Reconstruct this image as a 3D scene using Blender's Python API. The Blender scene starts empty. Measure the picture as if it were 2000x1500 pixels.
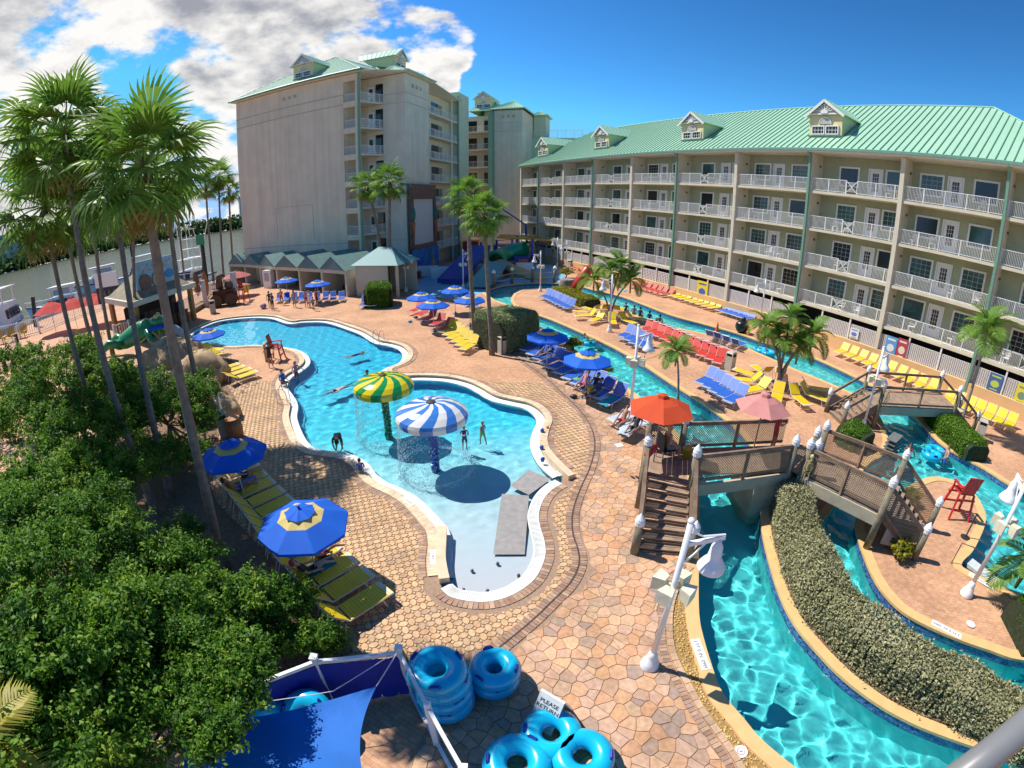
import bpy, math, random
import numpy as np
from mathutils import Vector, Matrix, Quaternion, noise
from mathutils.geometry import delaunay_2d_cdt
random.seed(7)
R = math.radians; PI = math.pi
sc = bpy.context.scene
COL = sc.collection
# ------------------------------------------------------------------ camera: wide action-camera lens on a high balcony
CAM_H = 9.5; PITCH = 0.38074672702; ROLL = -0.0043627531
cd = bpy.data.cameras.new('camera'); cam = bpy.data.objects.new('camera', cd); COL.objects.link(cam); sc.camera = cam
cd.type = 'PANO'; cd.panorama_type = 'FISHEYE_LENS_POLYNOMIAL'; cd.fisheye_fov = R(230)
cd.sensor_fit = 'HORIZONTAL'; cd.sensor_width = 36; cd.sensor_height = 27; cd.clip_start = .05; cd.clip_end = 6000
LENS = (0.05935947, 0.00011036987, -8.7748616e-06, -1.8368693e-07)
cd.fisheye_polynomial_k0 = 0
(cd.fisheye_polynomial_k1, cd.fisheye_polynomial_k2, cd.fisheye_polynomial_k3, cd.fisheye_polynomial_k4) = [-k for k in LENS]
_cp, _sp, _cr, _sr = math.cos(PITCH), math.sin(PITCH), math.cos(ROLL), math.sin(ROLL)
CM = np.array([[1, 0, 0], [0, -_sp, _cp], [0, -_cp, -_sp]]) @ np.array([[_cr, -_sr, 0], [_sr, _cr, 0], [0, 0, 1]])
_m = Matrix(np.stack([CM[:, 0], -CM[:, 1], -CM[:, 2]], 1).tolist()).to_4x4(); _m.translation = (0, 0, CAM_H)
cam.matrix_world = _m
# ------------------------------------------------------------------ light
SUN_EL = 55.0; SUN_H = Vector((-.88, .475, 0)).normalized()
sun_d = bpy.data.lights.new('sun', 'SUN'); sun_d.energy = 4.2; sun_d.angle = R(.5); sun_d.color = (1, .955, .87)
sun = bpy.data.objects.new('sun', sun_d); COL.objects.link(sun)
SUN_DIR = SUN_H * math.cos(R(SUN_EL)) + Vector((0, 0, math.sin(R(SUN_EL))))
sun.rotation_euler = (-SUN_DIR).to_track_quat('-Z', 'Y').to_euler(); sun.location = (0, 0, 60)
sun_d.cycles.is_caustics_light = True
sc.view_settings.view_transform = 'Standard'; sc.view_settings.look = 'None'; sc.view_settings.exposure = 0.55
sc.view_settings.gamma = 1
sc.cycles.max_bounces = 8; sc.cycles.transparent_max_bounces = 12; sc.cycles.use_denoising = True
sc.cycles.caustics_reflective = False; sc.cycles.sample_clamp_indirect = 8

def ray(px, py):
    u = (px - 1000) / 2000 * 36; v = (py - 750) / 2000 * 36
    r = math.hypot(u, v)
    t = LENS[0] * r + LENS[1] * r**2 + LENS[2] * r**3 + LENS[3] * r**4
    if r < 1e-9: c = np.array([0, 0, 1.])
    else: c = np.array([math.sin(t) * u / r, math.sin(t) * v / r, math.cos(t)])
    return CM @ c
def gp(px, py, z=0.):                       # survey: where the line of sight meets the level z
    r = ray(px, py); t = (z - CAM_H) / r[2]
    return Vector((r[0] * t, r[1] * t, z))
def above(px, py, b):                       # survey: height of a point standing over the ground point b
    r = ray(px, py); t = (r[0] * b[0] + r[1] * b[1]) / (r[0]**2 + r[1]**2)
    return Vector((r[0] * t, r[1] * t, CAM_H + r[2] * t))

# ------------------------------------------------------------------ sky
W = bpy.data.worlds.new('World'); sc.world = W; W.use_nodes = True
nt = W.node_tree; N = nt.nodes; L = nt.links
for n in list(N): N.remove(n)
def nd(t, **k):
    n = N.new(t)
    for a, b in k.items(): setattr(n, a, b)
    return n
def mth(op, a, b=None, c=None, cl=False):
    n = nd('ShaderNodeMath', operation=op, use_clamp=cl)
    for i, x in enumerate((a, b, c)):
        if x is None: continue
        if isinstance(x, (int, float)): n.inputs[i].default_value = x
        else: L.new(x, n.inputs[i])
    return n.outputs[0]
def vm(op, a, b=None):
    n = nd('ShaderNodeVectorMath', operation=op)
    for i, x in enumerate((a, b)):
        if x is None: continue
        if isinstance(x, (tuple, list, Vector)): n.inputs[i].default_value = x
        else: L.new(x, n.inputs[i])
    return n.outputs['Value'] if op == 'DOT_PRODUCT' else n.outputs[0]
def smooth(x, a, b):
    n = nd('ShaderNodeMapRange', interpolation_type='SMOOTHSTEP')
    L.new(x, n.inputs[0]); n.inputs[1].default_value = a; n.inputs[2].default_value = b
    return n.outputs[0]
sky = nd('ShaderNodeTexSky', sky_type='NISHITA', sun_disc=False)
sky.sun_elevation = R(SUN_EL); sky.sun_rotation = math.atan2(SUN_DIR.x, SUN_DIR.y)
sky.air_density = 1.0; sky.dust_density = 0.0; sky.ozone_density = 2.0; sky.altitude = 0
hs = nd('ShaderNodeMix', data_type='RGBA', blend_type='MULTIPLY'); hs.inputs[0].default_value = 1; gm = nd('ShaderNodeGamma'); gm.inputs[1].default_value = 1.7; L.new(sky.outputs[0], gm.inputs[0]); L.new(gm.outputs[0], hs.inputs[6]); cap = nd('ShaderNodeMix', data_type='RGBA', blend_type='DARKEN'); cap.inputs[0].default_value = 1; L.new(hs.outputs[2], cap.inputs[6]); cap.inputs[7].default_value = (1.7, 2.9, 4.8, 1); hs.inputs[7].default_value = (.115, .235, .25, 1)
tc = nd('ShaderNodeTexCoord'); D3 = vm('NORMALIZE', tc.outputs['Generated'])
sep = nd('ShaderNodeSeparateXYZ'); L.new(D3, sep.inputs[0])
up = mth('MAXIMUM', sep.outputs[2], 0.0)
den = mth('ADD', up, .42)
cmb = nd('ShaderNodeCombineXYZ'); L.new(mth('DIVIDE', sep.outputs[0], den), cmb.inputs[0]); L.new(mth('DIVIDE', sep.outputs[1], den), cmb.inputs[1])
L.new(mth('MULTIPLY', up, 1.3), cmb.inputs[2])
def fbm(vec, s, det=8, rough=.56, off=(0, 0, 0)):
    n = nd('ShaderNodeTexNoise', noise_dimensions='3D'); n.inputs['Scale'].default_value = s; n.inputs['Detail'].default_value = det; n.inputs['Roughness'].default_value = rough
    L.new(vm('ADD', vec, off), n.inputs['Vector']); return n.outputs[0]
P2 = cmb.outputs[0]
big = fbm(P2, 1.9, 4, .5, (3.1, 1.7, .4)); fine = fbm(P2, 5.2, 12, .57, (7.3, 2.2, 0))
dens = mth('ADD', mth('MULTIPLY', big, .55), mth('MULTIPLY', fine, .62))
def lobe(px, py, lo, hi):                   # a bank of cloud standing in one part of the sky
    return smooth(vm('DOT_PRODUCT', D3, tuple(ray(px, py))), lo, hi)
bank = mth('MAXIMUM', lobe(40, 40, .66, .92), lobe(420, 10, .84, .965))
bank = mth('MAXIMUM', bank, mth('MULTIPLY', lobe(620, 10, .94, .988), 1.04))
puff = mth('MAXIMUM', lobe(862, 85, .9935, .999), mth('MAXIMUM', lobe(815, 55, .9965, .9995), lobe(862, 158, .998, .9998)))
cov = mth('MAXIMUM', bank, mth('MAXIMUM', mth('MULTIPLY', puff, 1.14), mth('MULTIPLY', lobe(1170, 60, .9992, 1.0), .75)))
dens2 = mth('ADD', dens, mth('MULTIPLY', mth('SUBTRACT', cov, 1.0), .36))
mask = smooth(dens2, .505, .585)
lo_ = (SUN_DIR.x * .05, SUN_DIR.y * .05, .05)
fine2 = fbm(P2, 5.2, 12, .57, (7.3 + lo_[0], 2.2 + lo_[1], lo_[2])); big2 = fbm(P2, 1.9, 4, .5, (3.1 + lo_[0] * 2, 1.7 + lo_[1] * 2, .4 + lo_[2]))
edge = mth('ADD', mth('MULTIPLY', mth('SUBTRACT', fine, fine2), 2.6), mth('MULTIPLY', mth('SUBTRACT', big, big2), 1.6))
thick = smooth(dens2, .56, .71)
lum = mth('ADD', mth('ADD', .95, mth('MULTIPLY', edge, .75)), mth('MULTIPLY', thick, -.33))  # clouds lighter sunward and darker where thick, shading painted into their colour
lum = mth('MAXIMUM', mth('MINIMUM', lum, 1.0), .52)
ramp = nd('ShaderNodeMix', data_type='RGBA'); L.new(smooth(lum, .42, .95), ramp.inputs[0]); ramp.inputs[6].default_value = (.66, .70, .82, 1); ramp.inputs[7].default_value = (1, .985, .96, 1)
b1 = nd('ShaderNodeBackground'); b1.inputs[1].default_value = .15; L.new(cap.outputs[2], b1.inputs[0])
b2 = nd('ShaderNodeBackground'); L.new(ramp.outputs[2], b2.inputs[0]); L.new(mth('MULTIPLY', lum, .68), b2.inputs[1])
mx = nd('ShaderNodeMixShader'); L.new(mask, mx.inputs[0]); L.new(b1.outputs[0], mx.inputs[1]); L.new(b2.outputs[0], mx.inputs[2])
out = nd('ShaderNodeOutputWorld'); L.new(mx.outputs[0], out.inputs[0])

# ------------------------------------------------------------------ materials
MATS = {}
def M(name, col, rough=.6, var=.12, scale=6., bump=0., col2=None, spec=.5, metal=0., detail=4, bscale=None, trans=0., coat=0., streak=0.):
    """procedural paint / stone / cloth: base colour broken up by noise, optional fine relief"""
    if name in MATS: return MATS[name]
    m = bpy.data.materials.new(name); m.use_nodes = True; t = m.node_tree; b = t.nodes['Principled BSDF']
    b.inputs['Roughness'].default_value = rough; b.inputs['Specular IOR Level'].default_value = spec; b.inputs['Metallic'].default_value = metal
    if coat: b.inputs['Coat Weight'].default_value = coat
    if col2 is None: col2 = tuple(max(0, c * (1 - var * 2)) for c in col)
    tcn = t.nodes.new('ShaderNodeTexCoord'); nz = t.nodes.new('ShaderNodeTexNoise'); nz.inputs['Scale'].default_value = scale; nz.inputs['Detail'].default_value = detail
    g = t.nodes.new('ShaderNodeNewGeometry'); t.links.new(g.outputs['Position'], nz.inputs['Vector'])
    mr = t.nodes.new('ShaderNodeMapRange'); mr.inputs[1].default_value = .3; mr.inputs[2].default_value = .7; t.links.new(nz.outputs[0], mr.inputs[0])
    mi = t.nodes.new('ShaderNodeMix'); mi.data_type = 'RGBA'; mi.inputs[6].default_value = (*col2, 1); mi.inputs[7].default_value = (*col, 1)
    t.links.new(mr.outputs[0], mi.inputs[0]); t.links.new(mi.outputs[2], b.inputs['Base Color'])
    if streak:
        mp = t.nodes.new('ShaderNodeMapping'); mp.inputs['Scale'].default_value = (1.3, 1.3, .06); t.links.new(g.outputs['Position'], mp.inputs[0]); n4 = t.nodes.new('ShaderNodeTexNoise'); n4.inputs['Scale'].default_value = 1.0; n4.inputs['Detail'].default_value = 6; t.links.new(mp.outputs[0], n4.inputs['Vector'])
        m4 = t.nodes.new('ShaderNodeMapRange'); m4.inputs[1].default_value = .38; m4.inputs[2].default_value = .75; m4.inputs[3].default_value = 1; m4.inputs[4].default_value = 1 - streak; t.links.new(n4.outputs[0], m4.inputs[0]); s4 = t.nodes.new('ShaderNodeVectorMath'); s4.operation = 'SCALE'; t.links.new(mi.outputs[2], s4.inputs[0]); t.links.new(m4.outputs[0], s4.inputs['Scale']); t.links.new(s4.outputs[0], b.inputs['Base Color'])
    if bump:
        n2 = t.nodes.new('ShaderNodeTexNoise'); n2.inputs['Scale'].default_value = bscale or scale * 6; n2.inputs['Detail'].default_value = 5
        t.links.new(g.outputs['Position'], n2.inputs['Vector'])
        bp = t.nodes.new('ShaderNodeBump'); bp.inputs['Strength'].default_value = bump; bp.inputs['Distance'].default_value = .03
        t.links.new(n2.outputs[0], bp.inputs['Height']); t.links.new(bp.outputs[0], b.inputs['Normal'])
    if trans:
        tr = t.nodes.new('ShaderNodeBsdfTranslucent'); t.links.new(mi.outputs[2], tr.inputs[0])
        ms = t.nodes.new('ShaderNodeMixShader'); ms.inputs[0].default_value = trans
        o = t.nodes['Material Output']; t.links.new(b.outputs[0], ms.inputs[1]); t.links.new(tr.outputs[0], ms.inputs[2]); t.links.new(ms.outputs[0], o.inputs[0])
    MATS[name] = m; return m
def Mper(name, cols, rough=.7, bump=.25, scale=9.):
    """stone whose colour changes from piece to piece (random per island / object) and mottles within the piece"""
    if name in MATS: return MATS[name]
    m = bpy.data.materials.new(name); m.use_nodes = True; t = m.node_tree; b = t.nodes['Principled BSDF']; b.inputs['Roughness'].default_value = rough
    b.inputs['Specular IOR Level'].default_value = .3
    at = t.nodes.new('ShaderNodeAttribute'); at.attribute_name = 'tone'
    rp = t.nodes.new('ShaderNodeValToRGB'); e = rp.color_ramp.elements
    while len(e) < len(cols): e.new(.5)
    for i, c in enumerate(cols): e[i].position = i / (len(cols) - 1); e[i].color = (*c, 1)
    t.links.new(at.outputs['Fac'], rp.inputs[0])
    g = t.nodes.new('ShaderNodeNewGeometry'); nz = t.nodes.new('ShaderNodeTexNoise'); nz.inputs['Scale'].default_value = scale; nz.inputs['Detail'].default_value = 5
    t.links.new(g.outputs['Position'], nz.inputs['Vector'])
    n3 = t.nodes.new('ShaderNodeTexNoise'); n3.inputs['Scale'].default_value = .8; n3.inputs['Detail'].default_value = 3; t.links.new(g.outputs['Position'], n3.inputs['Vector'])
    ad = t.nodes.new('ShaderNodeMath'); ad.operation = 'ADD'; t.links.new(nz.outputs[0], ad.inputs[0]); t.links.new(n3.outputs[0], ad.inputs[1])
    mr = t.nodes.new('ShaderNodeMapRange'); mr.inputs[1].default_value = .7; mr.inputs[2].default_value = 1.3; mr.inputs[3].default_value = .68; mr.inputs[4].default_value = 1.15; t.links.new(ad.outputs[0], mr.inputs[0])
    vmn = t.nodes.new('ShaderNodeVectorMath'); vmn.operation = 'SCALE'; t.links.new(rp.outputs[0], vmn.inputs[0]); t.links.new(mr.outputs[0], vmn.inputs['Scale'])
    t.links.new(vmn.outputs[0], b.inputs['Base Color'])
    bp = t.nodes.new('ShaderNodeBump'); bp.inputs['Strength'].default_value = bump; bp.inputs['Distance'].default_value = .02
    n2 = t.nodes.new('ShaderNodeTexNoise'); n2.inputs['Scale'].default_value = 60; t.links.new(g.outputs['Position'], n2.inputs['Vector'])
    t.links.new(n2.outputs[0], bp.inputs['Height']); t.links.new(bp.outputs[0], b.inputs['Normal'])
    MATS[name] = m; return m

# ------------------------------------------------------------------ mesh helpers
def link(o, parent=None):
    COL.objects.link(o)
    if parent is not None: o.parent = parent
    return o
def newmesh(name, v, f, mats, mi=None, smooth=False):
    me = bpy.data.meshes.new(name); me.from_pydata([tuple(p) for p in v], [], f)
    for m in (mats if isinstance(mats, (list, tuple)) else [mats]): me.materials.append(m)
    if mi is not None: me.polygons.foreach_set('material_index', mi)
    if smooth: me.polygons.foreach_set('use_smooth', [True] * len(me.polygons))
    me.update(); return me
def tag(o, label=None, cat=None, group=None, kind=None):
    if label: o['label'] = label
    if cat: o['category'] = cat
    if group: o['group'] = group
    if kind: o['kind'] = kind
    return o
def empty(name, loc=(0, 0, 0), rz=0., label=None, cat=None, group=None):
    o = bpy.data.objects.new(name, None); o.empty_display_size = .2; link(o); o.location = loc; o.rotation_euler = (0, 0, rz)
    return tag(o, label, cat, group)
def sub(name, parent):
    o = bpy.data.objects.new(name, None); o.empty_display_size = .1; return link(o, parent)
class MB:
    def __init__(s): s.v = []; s.f = []; s.m = []; s.k = 0
    def add(s, v, f):
        b = len(s.v); s.v += [tuple(p) for p in v]; s.f += [tuple(i + b for i in q) for q in f]; s.m += [s.k] * len(f); return s
    def mat(s, k): s.k = k; return s
    def box(s, c, d, rz=0., rot=None):
        x, y, z = d[0] / 2, d[1] / 2, d[2] / 2
        pts = [Vector((i, j, k)) for k in (-z, z) for j in (-y, y) for i in (-x, x)]
        q = rot if rot is not None else Matrix.Rotation(rz, 3, 'Z')
        return s.add([q @ p + Vector(c) for p in pts], [(0, 2, 3, 1), (4, 5, 7, 6), (0, 1, 5, 4), (2, 6, 7, 3), (0, 4, 6, 2), (1, 3, 7, 5)])
    def bar(s, a, b, w, h=None, up=(0, 0, 1)):
        a = Vector(a); b = Vector(b); d = (b - a); n = d.length
        if n < 1e-6: return s
        d /= n; u = Vector(up)
        if abs(d.dot(u)) > .98: u = Vector((0, 1, 0))
        x = d.cross(u).normalized(); y = x.cross(d); q = Matrix((x, d, y)).transposed()
        return s.box((a + b) / 2, (w, n, h or w), rot=q)
    def tube(s, pts, r, seg=8, cap=True, sq=1.):
        pts = [Vector(p) for p in pts]; n = len(pts); rr = r if isinstance(r, (list, tuple)) else [r] * n
        v = []; ref = None
        for i, p in enumerate(pts):
            d = (pts[min(i + 1, n - 1)] - pts[max(i - 1, 0)])
            d = d.normalized() if d.length > 1e-9 else Vector((0, 0, 1))
            if ref is None: ref = d.orthogonal().normalized()
            x = (ref - d * ref.dot(d)); x = x.normalized() if x.length > 1e-6 else d.orthogonal().normalized(); ref = x; y = d.cross(x)
            for k in range(seg):
                a = 2 * PI * k / seg; v.append(p + (x * math.cos(a) + y * math.sin(a) * sq) * rr[i])
        f = [(i * seg + k, i * seg + (k + 1) % seg, (i + 1) * seg + (k + 1) % seg, (i + 1) * seg + k) for i in range(n - 1) for k in range(seg)]
        if cap: f += [tuple(range(seg - 1, -1, -1)), tuple((n - 1) * seg + k for k in range(seg))]
        return s.add(v, f)
    def cyl(s, a, b, r, seg=10, r2=None): return s.tube([a, b], [r, r if r2 is None else r2], seg)
    def lathe(s, prof, c=(0, 0, 0), seg=16, ax=None):
        v = []; n = len(prof); c = Vector(c)
        for (r, z) in prof:
            for k in range(seg):
                a = 2 * PI * k / seg; p = Vector((r * math.cos(a), r * math.sin(a), z)); v.append((ax @ p if ax is not None else p) + c)
        f = [(i * seg + k, i * seg + (k + 1) % seg, (i + 1) * seg + (k + 1) % seg, (i + 1) * seg + k) for i in range(n - 1) for k in range(seg)]
        if prof[0][0] > 1e-4: f.append(tuple(range(seg - 1, -1, -1)))
        if prof[-1][0] > 1e-4: f.append(tuple((n - 1) * seg + k for k in range(seg)))
        return s.add(v, f)
    def prism(s, poly, z0, z1):
        n = len(poly); area = sum(poly[i][0] * poly[(i + 1) % n][1] - poly[(i + 1) % n][0] * poly[i][1] for i in range(n))
        if area < 0: poly = poly[::-1]
        return s.add([(p[0], p[1], z0) for p in poly] + [(p[0], p[1], z1) for p in poly],
                     [tuple(range(n - 1, -1, -1)), tuple(range(n, 2 * n))] + [(i, (i + 1) % n, n + (i + 1) % n, n + i) for i in range(n)])
    def wall(s, poly, o, ex, ey, t):         # polygon in the plane o + ex*u + ey*v, thickness t along the normal
        o, ex, ey = Vector(o), Vector(ex), Vector(ey); n = ex.cross(ey).normalized(); k = len(poly)
        a = [o + ex * u + ey * w for u, w in poly]; b = [p + n * t for p in a]
        return s.add(a + b, [tuple(range(k - 1, -1, -1)), tuple(range(k, 2 * k))] + [(i, (i + 1) % k, k + (i + 1) % k, k + i) for i in range(k)])
    def ball(s, c, r, seg=12, rings=8, sc_=(1, 1, 1), rot=None):
        c = Vector(c); pr = [(math.sin(PI * i / rings), -math.cos(PI * i / rings)) for i in range(rings + 1)]
        v = []
        for a, z in pr:
            for k in range(seg):
                p = Vector((a * math.cos(2 * PI * k / seg) * sc_[0], a * math.sin(2 * PI * k / seg) * sc_[1], z * sc_[2])) * r
                v.append((rot @ p if rot is not None else p) + c)
        return s.add(v, [(i * seg + k, i * seg + (k + 1) % seg, (i + 1) * seg + (k + 1) % seg, (i + 1) * seg + k) for i in range(rings) for k in range(seg)])
    def build(s, name, mats, parent=None, smooth=False, org=None, tone=None):
        v = s.v if org is None else [(p[0] - org[0], p[1] - org[1], p[2] - org[2]) for p in s.v]
        me = newmesh(name, v, s.f, mats, s.m if isinstance(mats, (list, tuple)) else None, smooth)
        if tone is not None:
            a = me.attributes.new('tone', 'FLOAT', 'FACE'); a.data.foreach_set('value', tone if isinstance(tone, (list, np.ndarray)) else [tone] * len(me.polygons))
        return link(bpy.data.objects.new(name, me), parent)
def copy_tree(o, parent=None):
    c = o.copy(); COL.objects.link(c); c.parent = parent
    for ch in o.children: copy_tree(ch, c)
    return c
def dup(root, loc, rz, label=None, group=None, scale=None):
    c = copy_tree(root); c.location = loc; c.rotation_euler = (0, 0, rz)
    if scale: c.scale = (scale,) * 3
    return tag(c, label, None, group)
def spline(pts, closed=False, n=6):
    pts = [Vector(p) for p in pts]; m = len(pts); o = []
    rng = range(m) if closed else range(m - 1)
    for i in rng:
        p0 = pts[(i - 1) % m] if closed or i > 0 else pts[0]; p1 = pts[i]; p2 = pts[(i + 1) % m]; p3 = pts[(i + 2) % m] if closed or i + 2 < m else pts[-1]
        for k in range(n):
            t = k / n
            o.append(.5 * ((2 * p1) + (p2 - p0) * t + (2 * p0 - 5 * p1 + 4 * p2 - p3) * t * t + (3 * p1 - p0 - 3 * p2 + p3) * t**3))
    if not closed: o.append(pts[-1])
    return o
def inside(x, y, poly):
    r = False; j = len(poly) - 1
    for i in range(len(poly)):
        a = poly[i]; b = poly[j]
        if (a[1] > y) != (b[1] > y) and x < (b[0] - a[0]) * (y - a[1]) / (b[1] - a[1]) + a[0]: r = not r
        j = i
    return r
def area2(poly): return sum(poly[i][0] * poly[i - 1][1] - poly[i - 1][0] * poly[i][1] for i in range(len(poly)))
def offset(poly, d, closed=True):            # + = to the left of travel
    n = len(poly); o = []
    for i in range(n):
        a = Vector(poly[(i - 1) % n if closed else max(i - 1, 0)][:2]); b = Vector(poly[(i + 1) % n if closed else min(i + 1, n - 1)][:2]); t = b - a
        t = t.normalized() if t.length > 1e-9 else Vector((1, 0)); o.append((poly[i][0] - t.y * d, poly[i][1] + t.x * d))
    return o
def resample(pts, step, closed=False):
    P = [Vector(p) for p in pts]
    if closed: P = P + [P[0]]
    o = [P[0].copy()]; acc = 0.
    for a, b in zip(P, P[1:]):
        l = (b - a).length
        while acc + l >= step:
            t = (step - acc) / l; a = a + (b - a) * t; o.append(a.copy()); l = (b - a).length; acc = 0.
        acc += l
    return o
def sheet_tri(outer, holes=(), extra=None):
    """triangulated flat region: list of 2-D points and triangles"""
    pts = []; edges = []
    for lp in [outer] + list(holes):
        b = len(pts); n = len(lp); pts += [Vector((p[0], p[1])) for p in lp]; edges += [(b + i, b + (i + 1) % n) for i in range(n)]
    if extra is not None: pts += [Vector((p[0], p[1])) for p in extra]
    V, _, F, *_ = delaunay_2d_cdt(pts, edges, [], 0, 1e-5)
    keep = []
    for f in F:
        cx = sum(V[i].x for i in f) / len(f); cy = sum(V[i].y for i in f) / len(f)
        if inside(cx, cy, outer) and not any(inside(cx, cy, h) for h in holes): keep.append(tuple(f))
    return V, keep
def sheet(name, outer, holes, z, mat, parent=None, zf=None, extra=None, smooth=False):
    V, F = sheet_tri(outer, holes, extra)
    v = [(p.x, p.y, (zf(p.x, p.y) if zf else z)) for p in V]
    F = [f if (v[f[1]][0] - v[f[0]][0]) * (v[f[2]][1] - v[f[0]][1]) - (v[f[1]][1] - v[f[0]][1]) * (v[f[2]][0] - v[f[0]][0]) > 0 else f[::-1] for f in F]
    return link(bpy.data.objects.new(name, newmesh(name, v, F, mat, None, smooth)), parent)
def ribbon(mb, a, b, za, zb, closed=False):  # strip between two point rows
    n = len(a); v = [(p[0], p[1], za if not callable(za) else za(p)) for p in a] + [(p[0], p[1], zb if not callable(zb) else zb(p)) for p in b]
    rg = range(n if closed else n - 1)
    return mb.add(v, [(i, (i + 1) % n, n + (i + 1) % n, n + i) for i in rg])
ORD = ['first', 'second', 'third', 'fourth', 'fifth', 'sixth', 'seventh', 'eighth', 'ninth', 'tenth', 'eleventh', 'twelfth', 'thirteenth', 'fourteenth', 'fifteenth']
# ================================================================== ground, pools, river, canal
def G2(pts, z=0.): return [tuple(gp(x, y, z)[:2]) for x, y in pts]
POOL_PX = [(360,662),(375,645),(412,628),(450,620),(500,616),(537,618),(567,627),(590,625),(625,624),(650,627),(682,637),(710,647),(727,657),(742,665),(765,669),(787,676),(798,688),(794,702),(780,711),(763,717),(756,724),(764,731),(790,734),(825,733),(875,736),(915,745),(942,757),(968,772),(1000,780),(1035,788),(1058,803),(1066,820),(1060,837),(1055,858),(1060,880),(1075,902),(1098,922)]
ENTRY_PX = [(1097,945),(1077,957),(1060,977),(1051,1005),(1054,1030),(1062,1057),(1064,1082),(1057,1107),(1042,1132),(1017,1152),(987,1167),(950,1175),(912,1173),(880,1165),(862,1150)]
POOL2_PX = [(857,1125),(854,1095),(856,1062),(851,1035),(838,1018),(822,1000),(800,978),(769,959),(736,944),(714,926),(701,908),(683,895),(662,888),(637,885),(615,882),(597,876),(582,862),(570,838),(563,812),(566,790),(558,772),(549,758),(549,744),(560,731),(577,721),(591,710),(593,700),(583,688),(560,680),(515,675),(490,675),(450,677),(425,673),(387,673)]
POOL_A = [p for p in spline([(*q, 0) for q in G2(POOL_PX)], n=5)]
POOL_E = [p for p in spline([(*q, 0) for q in G2(ENTRY_PX)], n=5)]
POOL_B = [p for p in spline([(*q, 0) for q in G2(POOL2_PX)], n=5)]
POOL = [(p.x, p.y) for p in POOL_A + POOL_E + POOL_B]
NB_PX = [(948,572),(960,565),(976,560),(1000,556),(1040,553),(1094,554),(1130,558),(1158,566),(1216,580),(1306,614),(1370,632),(1442,652),(1500,672),(1582,697),(1650,727),(1707,757),(1782,810),(1825,855),(1860,882),(1925,917),(1995,957)]
PEN_PX = [(1893,1117),(1877,1100),(1897,1078),(1910,1055),(1922,1025),(1922,1000),(1900,962),(1862,940),(1825,932),(1795,940),(1757,962),(1720,984),(1688,998),(1672,1020),(1673,1037),(1687,1083),(1713,1140),(1753,1187),(1800,1217),(1867,1247),(1933,1270),(1997,1289)]
WB_PX = [(1500,1460),(1450,1405),(1407,1352),(1387,1299),(1373,1252),(1364,1210),(1362,1152),(1363,1047),(1362,950),(1345,880),(1295,815),(1235,765),(1200,740),(1175,722),(1130,690),(1105,668),(1060,642),(1022,614),(992,596),(965,586)]
NB = spline([(*q, 0) for q in G2(NB_PX)] + [(26.5, 9.6, 0), (30, 6.0, 0), (29, 3.2, 0)], n=4)
PEN = spline([(22, 2.6, 0), (18.2, 4.9, 0), (16.4, 5.75, 0)] + [(*q, 0) for q in G2(PEN_PX)] + [(16.2, 2.9, 0), (19, 1.6, 0)], n=4)
WB = spline([(16, -3.2, 0), (11.5, -1.6, 0), (8.2, .5, 0), (6.3, 2.35, 0)] + [(*q, 0) for q in G2(WB_PX)], n=4)
RIVER = [(p.x, p.y) for p in NB + PEN + WB]
ISL_L = [(998,584),(1000,592),(1012,602),(1040,612),(1080,626),(1140,652),(1200,680),(1255,712),(1312,750),(1357,778),(1425,826),(1462,864),(1484,905),(1486,950),(1487,987),(1489,1035),(1501,1090),(1523,1160),(1553,1220),(1600,1277),(1650,1327),(1717,1377),(1783,1413),(1850,1440),(1930,1467)]
ISL_R = [(1690,912),(1720,892),(1732,875),(1734,860),(1728,840),(1716,812),(1682,778),(1625,751),(1557,723),(1530,711),(1468,684),(1450,676),(1384,654),(1298,636),(1270,627),(1220,606),(1180,588),(1150,577),(1110,567),(1066,564),(1040,564),(1020,567),(1004,574)]
_l = G2(ISL_L); _h = _l[13:]
HEDGE_W = [Vector((*q, 0)) for q in _h]
_east = offset(_h, 1.75, closed=False)          # far bank of the hedge strip
ISLE = [(p.x, p.y) for p in spline([(*q, 0) for q in _l], n=4) + [Vector((12.6, .9, 0)), Vector((13.6, 2.0, 0))] + spline([(*q, 0) for q in _east[::-1]][0:-2] + [(*q, 0) for q in G2(ISL_R)], n=4)]
CANAL = G2([(0, 662), (60, 634), (130, 607), (230, 569), (330, 557), (430, 546), (478, 531)]) + [(-30, 110), (40, 300), (160, 640), (-120, 600), (-300, 520), (-480, 330), (-560, 120), (-560, -60), (-150, -60), (-80, 0)]

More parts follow.
